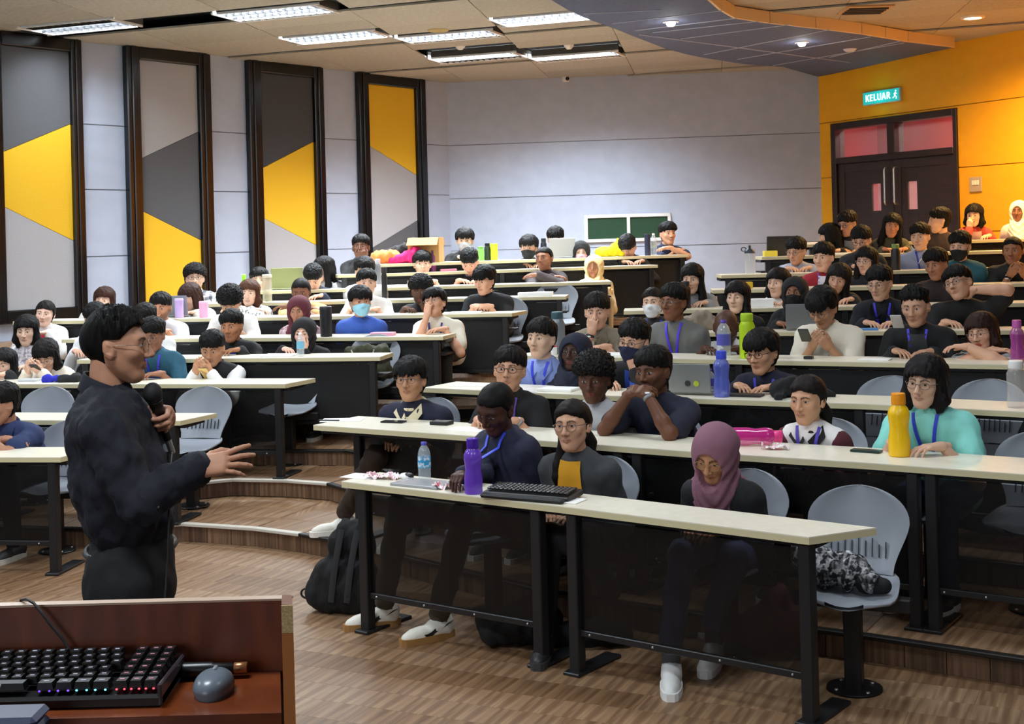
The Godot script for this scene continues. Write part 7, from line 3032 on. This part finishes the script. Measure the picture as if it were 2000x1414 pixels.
func phone_in_hands(x: float, y: float, k: int, label: String, row: String, off: float) -> void:
	var l := row_line(row, off)
	var seg := 0
	for q in l.size() - 1:
		if q == 0 or on_wall(x, y, l[q], l[q + 1]).x >= l[q].x:
			seg = q
	var p := on_wall(x, y, l[seg], l[seg + 1])
	var t := thing("phone", label, "phone", p)
	t.basis = Basis(Vector3.UP, row_turn(row, p.x)) * Basis(Vector3.RIGHT, 0.9)
	var s := Shape.new()
	s.box(Vector3.ZERO, Vector3(0.075, 0.15, 0.009), 0.004)
	put("case", s, flat(["3a3d38", "d8d6d4", "1c1d20", "e8c87a"][k], 0.3), t)
	s = Shape.new()
	s.box(Vector3(0, 0, -0.0052), Vector3(0.068, 0.143, 0.001), 0.0)
	put("screen", s, flat("101114", 0.1), t)

# black piano-like keyboard on the front table
func kb2() -> void:
	var p := on_table("R0", 1036, 0.13)
	var t := thing("keyboard", "long black computer keyboard across the front table", "keyboard", p, row_turn("R0", p.x) + 0.12)
	var s := Shape.new()
	s.box(Vector3(0, 0.016, 0), Vector3(0.46, 0.03, 0.17), 0.006, Basis(Vector3.RIGHT, 0.08))
	put("case", s, flat("121214", 0.45), t)
	var k := 0
	for r in 5:
		for c in 19:
			var q := Shape.new()
			q.box(Vector3(-0.205 + c * 0.0228, 0.038 + r * 0.0018, 0.055 - r * 0.024), Vector3(0.019, 0.010, 0.019), 0.003)
			put("key", q, flat("1d1d20", 0.35) if (c + r) % 3 else flat("2a2a2e", 0.3), t)
			k += 1
	s = Shape.new()
	s.box(Vector3(0, 0.012, 0.105), Vector3(0.44, 0.02, 0.05), 0.008)
	put("wrist_rest", s, flat("19191b", 0.6), t)

func carton() -> void:
	var p := on_table("L9", 840, 0.2)
	var t := thing("cardboard_box", "open cardboard box on the topmost table", "box", p, row_turn("L9", p.x) - 0.5)
	var m := flat("b3874f", 0.85)
	var w := 0.34
	var h := 0.26
	var d := 0.26
	for q in [[Vector3(0, h * 0.5, d * 0.5), Vector3(w, h, 0.006)], [Vector3(0, h * 0.5, -d * 0.5), Vector3(w, h, 0.006)], [Vector3(w * 0.5, h * 0.5, 0), Vector3(0.006, h, d)], [Vector3(-w * 0.5, h * 0.5, 0), Vector3(0.006, h, d)], [Vector3(0, 0.004, 0), Vector3(w, 0.006, d)]]:
		var s := Shape.new()
		s.box(q[0], q[1], 0.001)
		put("panel", s, m, t)
	for e in [-1.0, 1.0]:
		var s := Shape.new()
		s.box(Vector3(0, h - 0.03, e * (d * 0.5 + 0.035)), Vector3(w, 0.006, 0.12), 0.001, Basis(Vector3.RIGHT, e * 0.75))
		put("flap", s, flat("c79c62", 0.85), t)

func floor_things() -> void:
	# backpack leaning at the front table's aisle end
	var p := at_y(672, 1195, 0.0)
	var t := thing("backpack", "black backpack standing on the floor at the front table's aisle end", "backpack", p, -0.25)
	var b := [[Vector3(-0.11, 0.10, 0), Vector3(0.11, 0.10, 0), 0.10, 0.10, 0.06], [Vector3(-0.07, 0.2, -0.01), Vector3(0.10, 0.2, -0.01), 0.095, 0.095, 0.06], [Vector3(-0.02, 0.36, -0.03), Vector3(0.10, 0.36, -0.03), 0.075, 0.075, 0.05], [Vector3(0.03, 0.44, -0.04), Vector3(0.08, 0.44, -0.04), 0.06, 0.06, 0.05]]
	var s := bones_shape(b, 0.012)
	wrinkle(s, 0.02, 4)
	for k in s.v.size():
		s.v[k].y = maxf(s.v[k].y, 0.002)
	put("body", s, fabric("0f0f11"), t)
	for k in 2:
		var rb := Shape.new()
		var path := []
		for q in 8:
			var u := q / 7.0
			path.append(Vector3(-0.03 + 0.09 * k + 0.05 * u, 0.08 + 0.38 * u, 0.105 - 0.055 * u + 0.02 * sin(u * PI)))
		rb.ribbon(path, 0.017, Vector3.BACK, 0.012)
		put("strap", rb, fabric("2a2a2d"), t)
	s = Shape.new()
	var loop := []
	for k in 11:
		var a := PI * k / 10
		loop.append(Vector3(-0.205 - 0.03 * sin(a), 0.10 + 0.025 * cos(a), 0.03))
	s.tube(loop, 0.006, 6)
	put("loop", s, fabric("1c1c1e"), t)
	# bags under the front table
	soft("bag", "bag", at_y(1012, 1290, 0.0) + Vector3(0, 0, -0.25), [[Vector3(-0.12, 0.09, 0), Vector3(0.12, 0.11, 0), 0.09, 0.11, 0.06], [Vector3(0.1, 0.2, 0), Vector3(0.18, 0.3, -0.05), 0.06, 0.04, 0.05]], fabric("141416"), "black bag on the floor under the front table's middle", 0.015, 0.03)
	soft("bag", "bag", at_y(1150, 1300, 0.0) + Vector3(0.05, 0, -0.3), [[Vector3(-0.15, 0.06, 0), Vector3(0.12, 0.06, 0), 0.07, 0.06, 0.05]], fabric("121214"), "flat black bag on the floor under the mustard shirt's table", 0.015, 0.03)
	soft("bag", "bag", at_y(1580, 1310, 0.0) + Vector3(-0.1, 0, -0.25), [[Vector3(-0.1, 0.12, 0), Vector3(0.1, 0.12, 0), 0.10, 0.10, 0.06], [Vector3(0, 0.22, 0), Vector3(0.02, 0.28, 0), 0.08, 0.06, 0.05]], fabric("5f1f2c"), "maroon bag on the floor behind the front table's end leg", 0.015, 0.02)
	box_at("power_adapter", "adapter", at_y(1392, 1256, 0.0) + Vector3(0, 0, -0.1), Vector3(0.12, 0.03, 0.06), 0.4, flat("d8d8d4", 0.5), "white power adapter on the floor under the front table")
	var pl := box_at("floor_outlet", "outlet", at_y(1270, 1196, 0.0) + Vector3(0, 0.06, -0.62), Vector3(0.17, 0.11, 0.012), 0.6, flat("8f8a80", 0.5), "grey outlet plate on the step's riser behind the front table")
	# patterned bag on the empty front chair
	var sp := seat_pos("R0", 1655, 0.52)
	var bag := thing("bag", "black and white patterned bag lying on the empty front chair", "bag", sp + Vector3(0, 0.455, 0), row_turn("R0", sp.x) + 0.1)
	var bb := [[Vector3(-0.17, 0.05, 0.02), Vector3(0.10, 0.04, 0.05), 0.065, 0.05, 0.05], [Vector3(-0.15, 0.08, -0.05), Vector3(0.02, 0.07, -0.03), 0.06, 0.05, 0.05], [Vector3(-0.21, 0.08, 0.0), Vector3(-0.22, 0.12, 0.03), 0.05, 0.04, 0.05]]
	s = bones_shape(bb, 0.01)
	wrinkle(s, 0.035, 9)
	put("body", s, pattern("marks", "17171a", "c9c9cc"), bag)
	s = bones_shape([[Vector3(0.08, 0.03, 0.06), Vector3(0.16, 0.03, 0.07), 0.045, 0.035, 0.03]], 0.01)
	put("pocket", s, fabric("141416"), bag)
	sp = seat_pos("L3", 722, 0.60)
	var ob := thing("bag", "olive bag with a silver chain on a chair behind a white table", "bag", sp + Vector3(0, 0.46, 0.02), row_turn("L3", sp.x))
	s = bones_shape([[Vector3(-0.13, 0.10, 0), Vector3(0.13, 0.10, 0), 0.09, 0.09, 0.05], [Vector3(-0.12, 0.24, 0), Vector3(0.12, 0.24, 0), 0.075, 0.075, 0.05]], 0.014)
	wrinkle(s, 0.03, 12)
	put("body", s, fabric("33351f"), ob)
	s = Shape.new()
	var ch := []
	for k in 15:
		var u := k / 14.0
		ch.append(Vector3(-0.11 + 0.2 * u, 0.28 - 0.16 * sin(u * PI), 0.12))
	s.tube(ch, 0.006, 6)
	put("chain", s, flat("c8c8c8", 0.3, 0.8), ob)
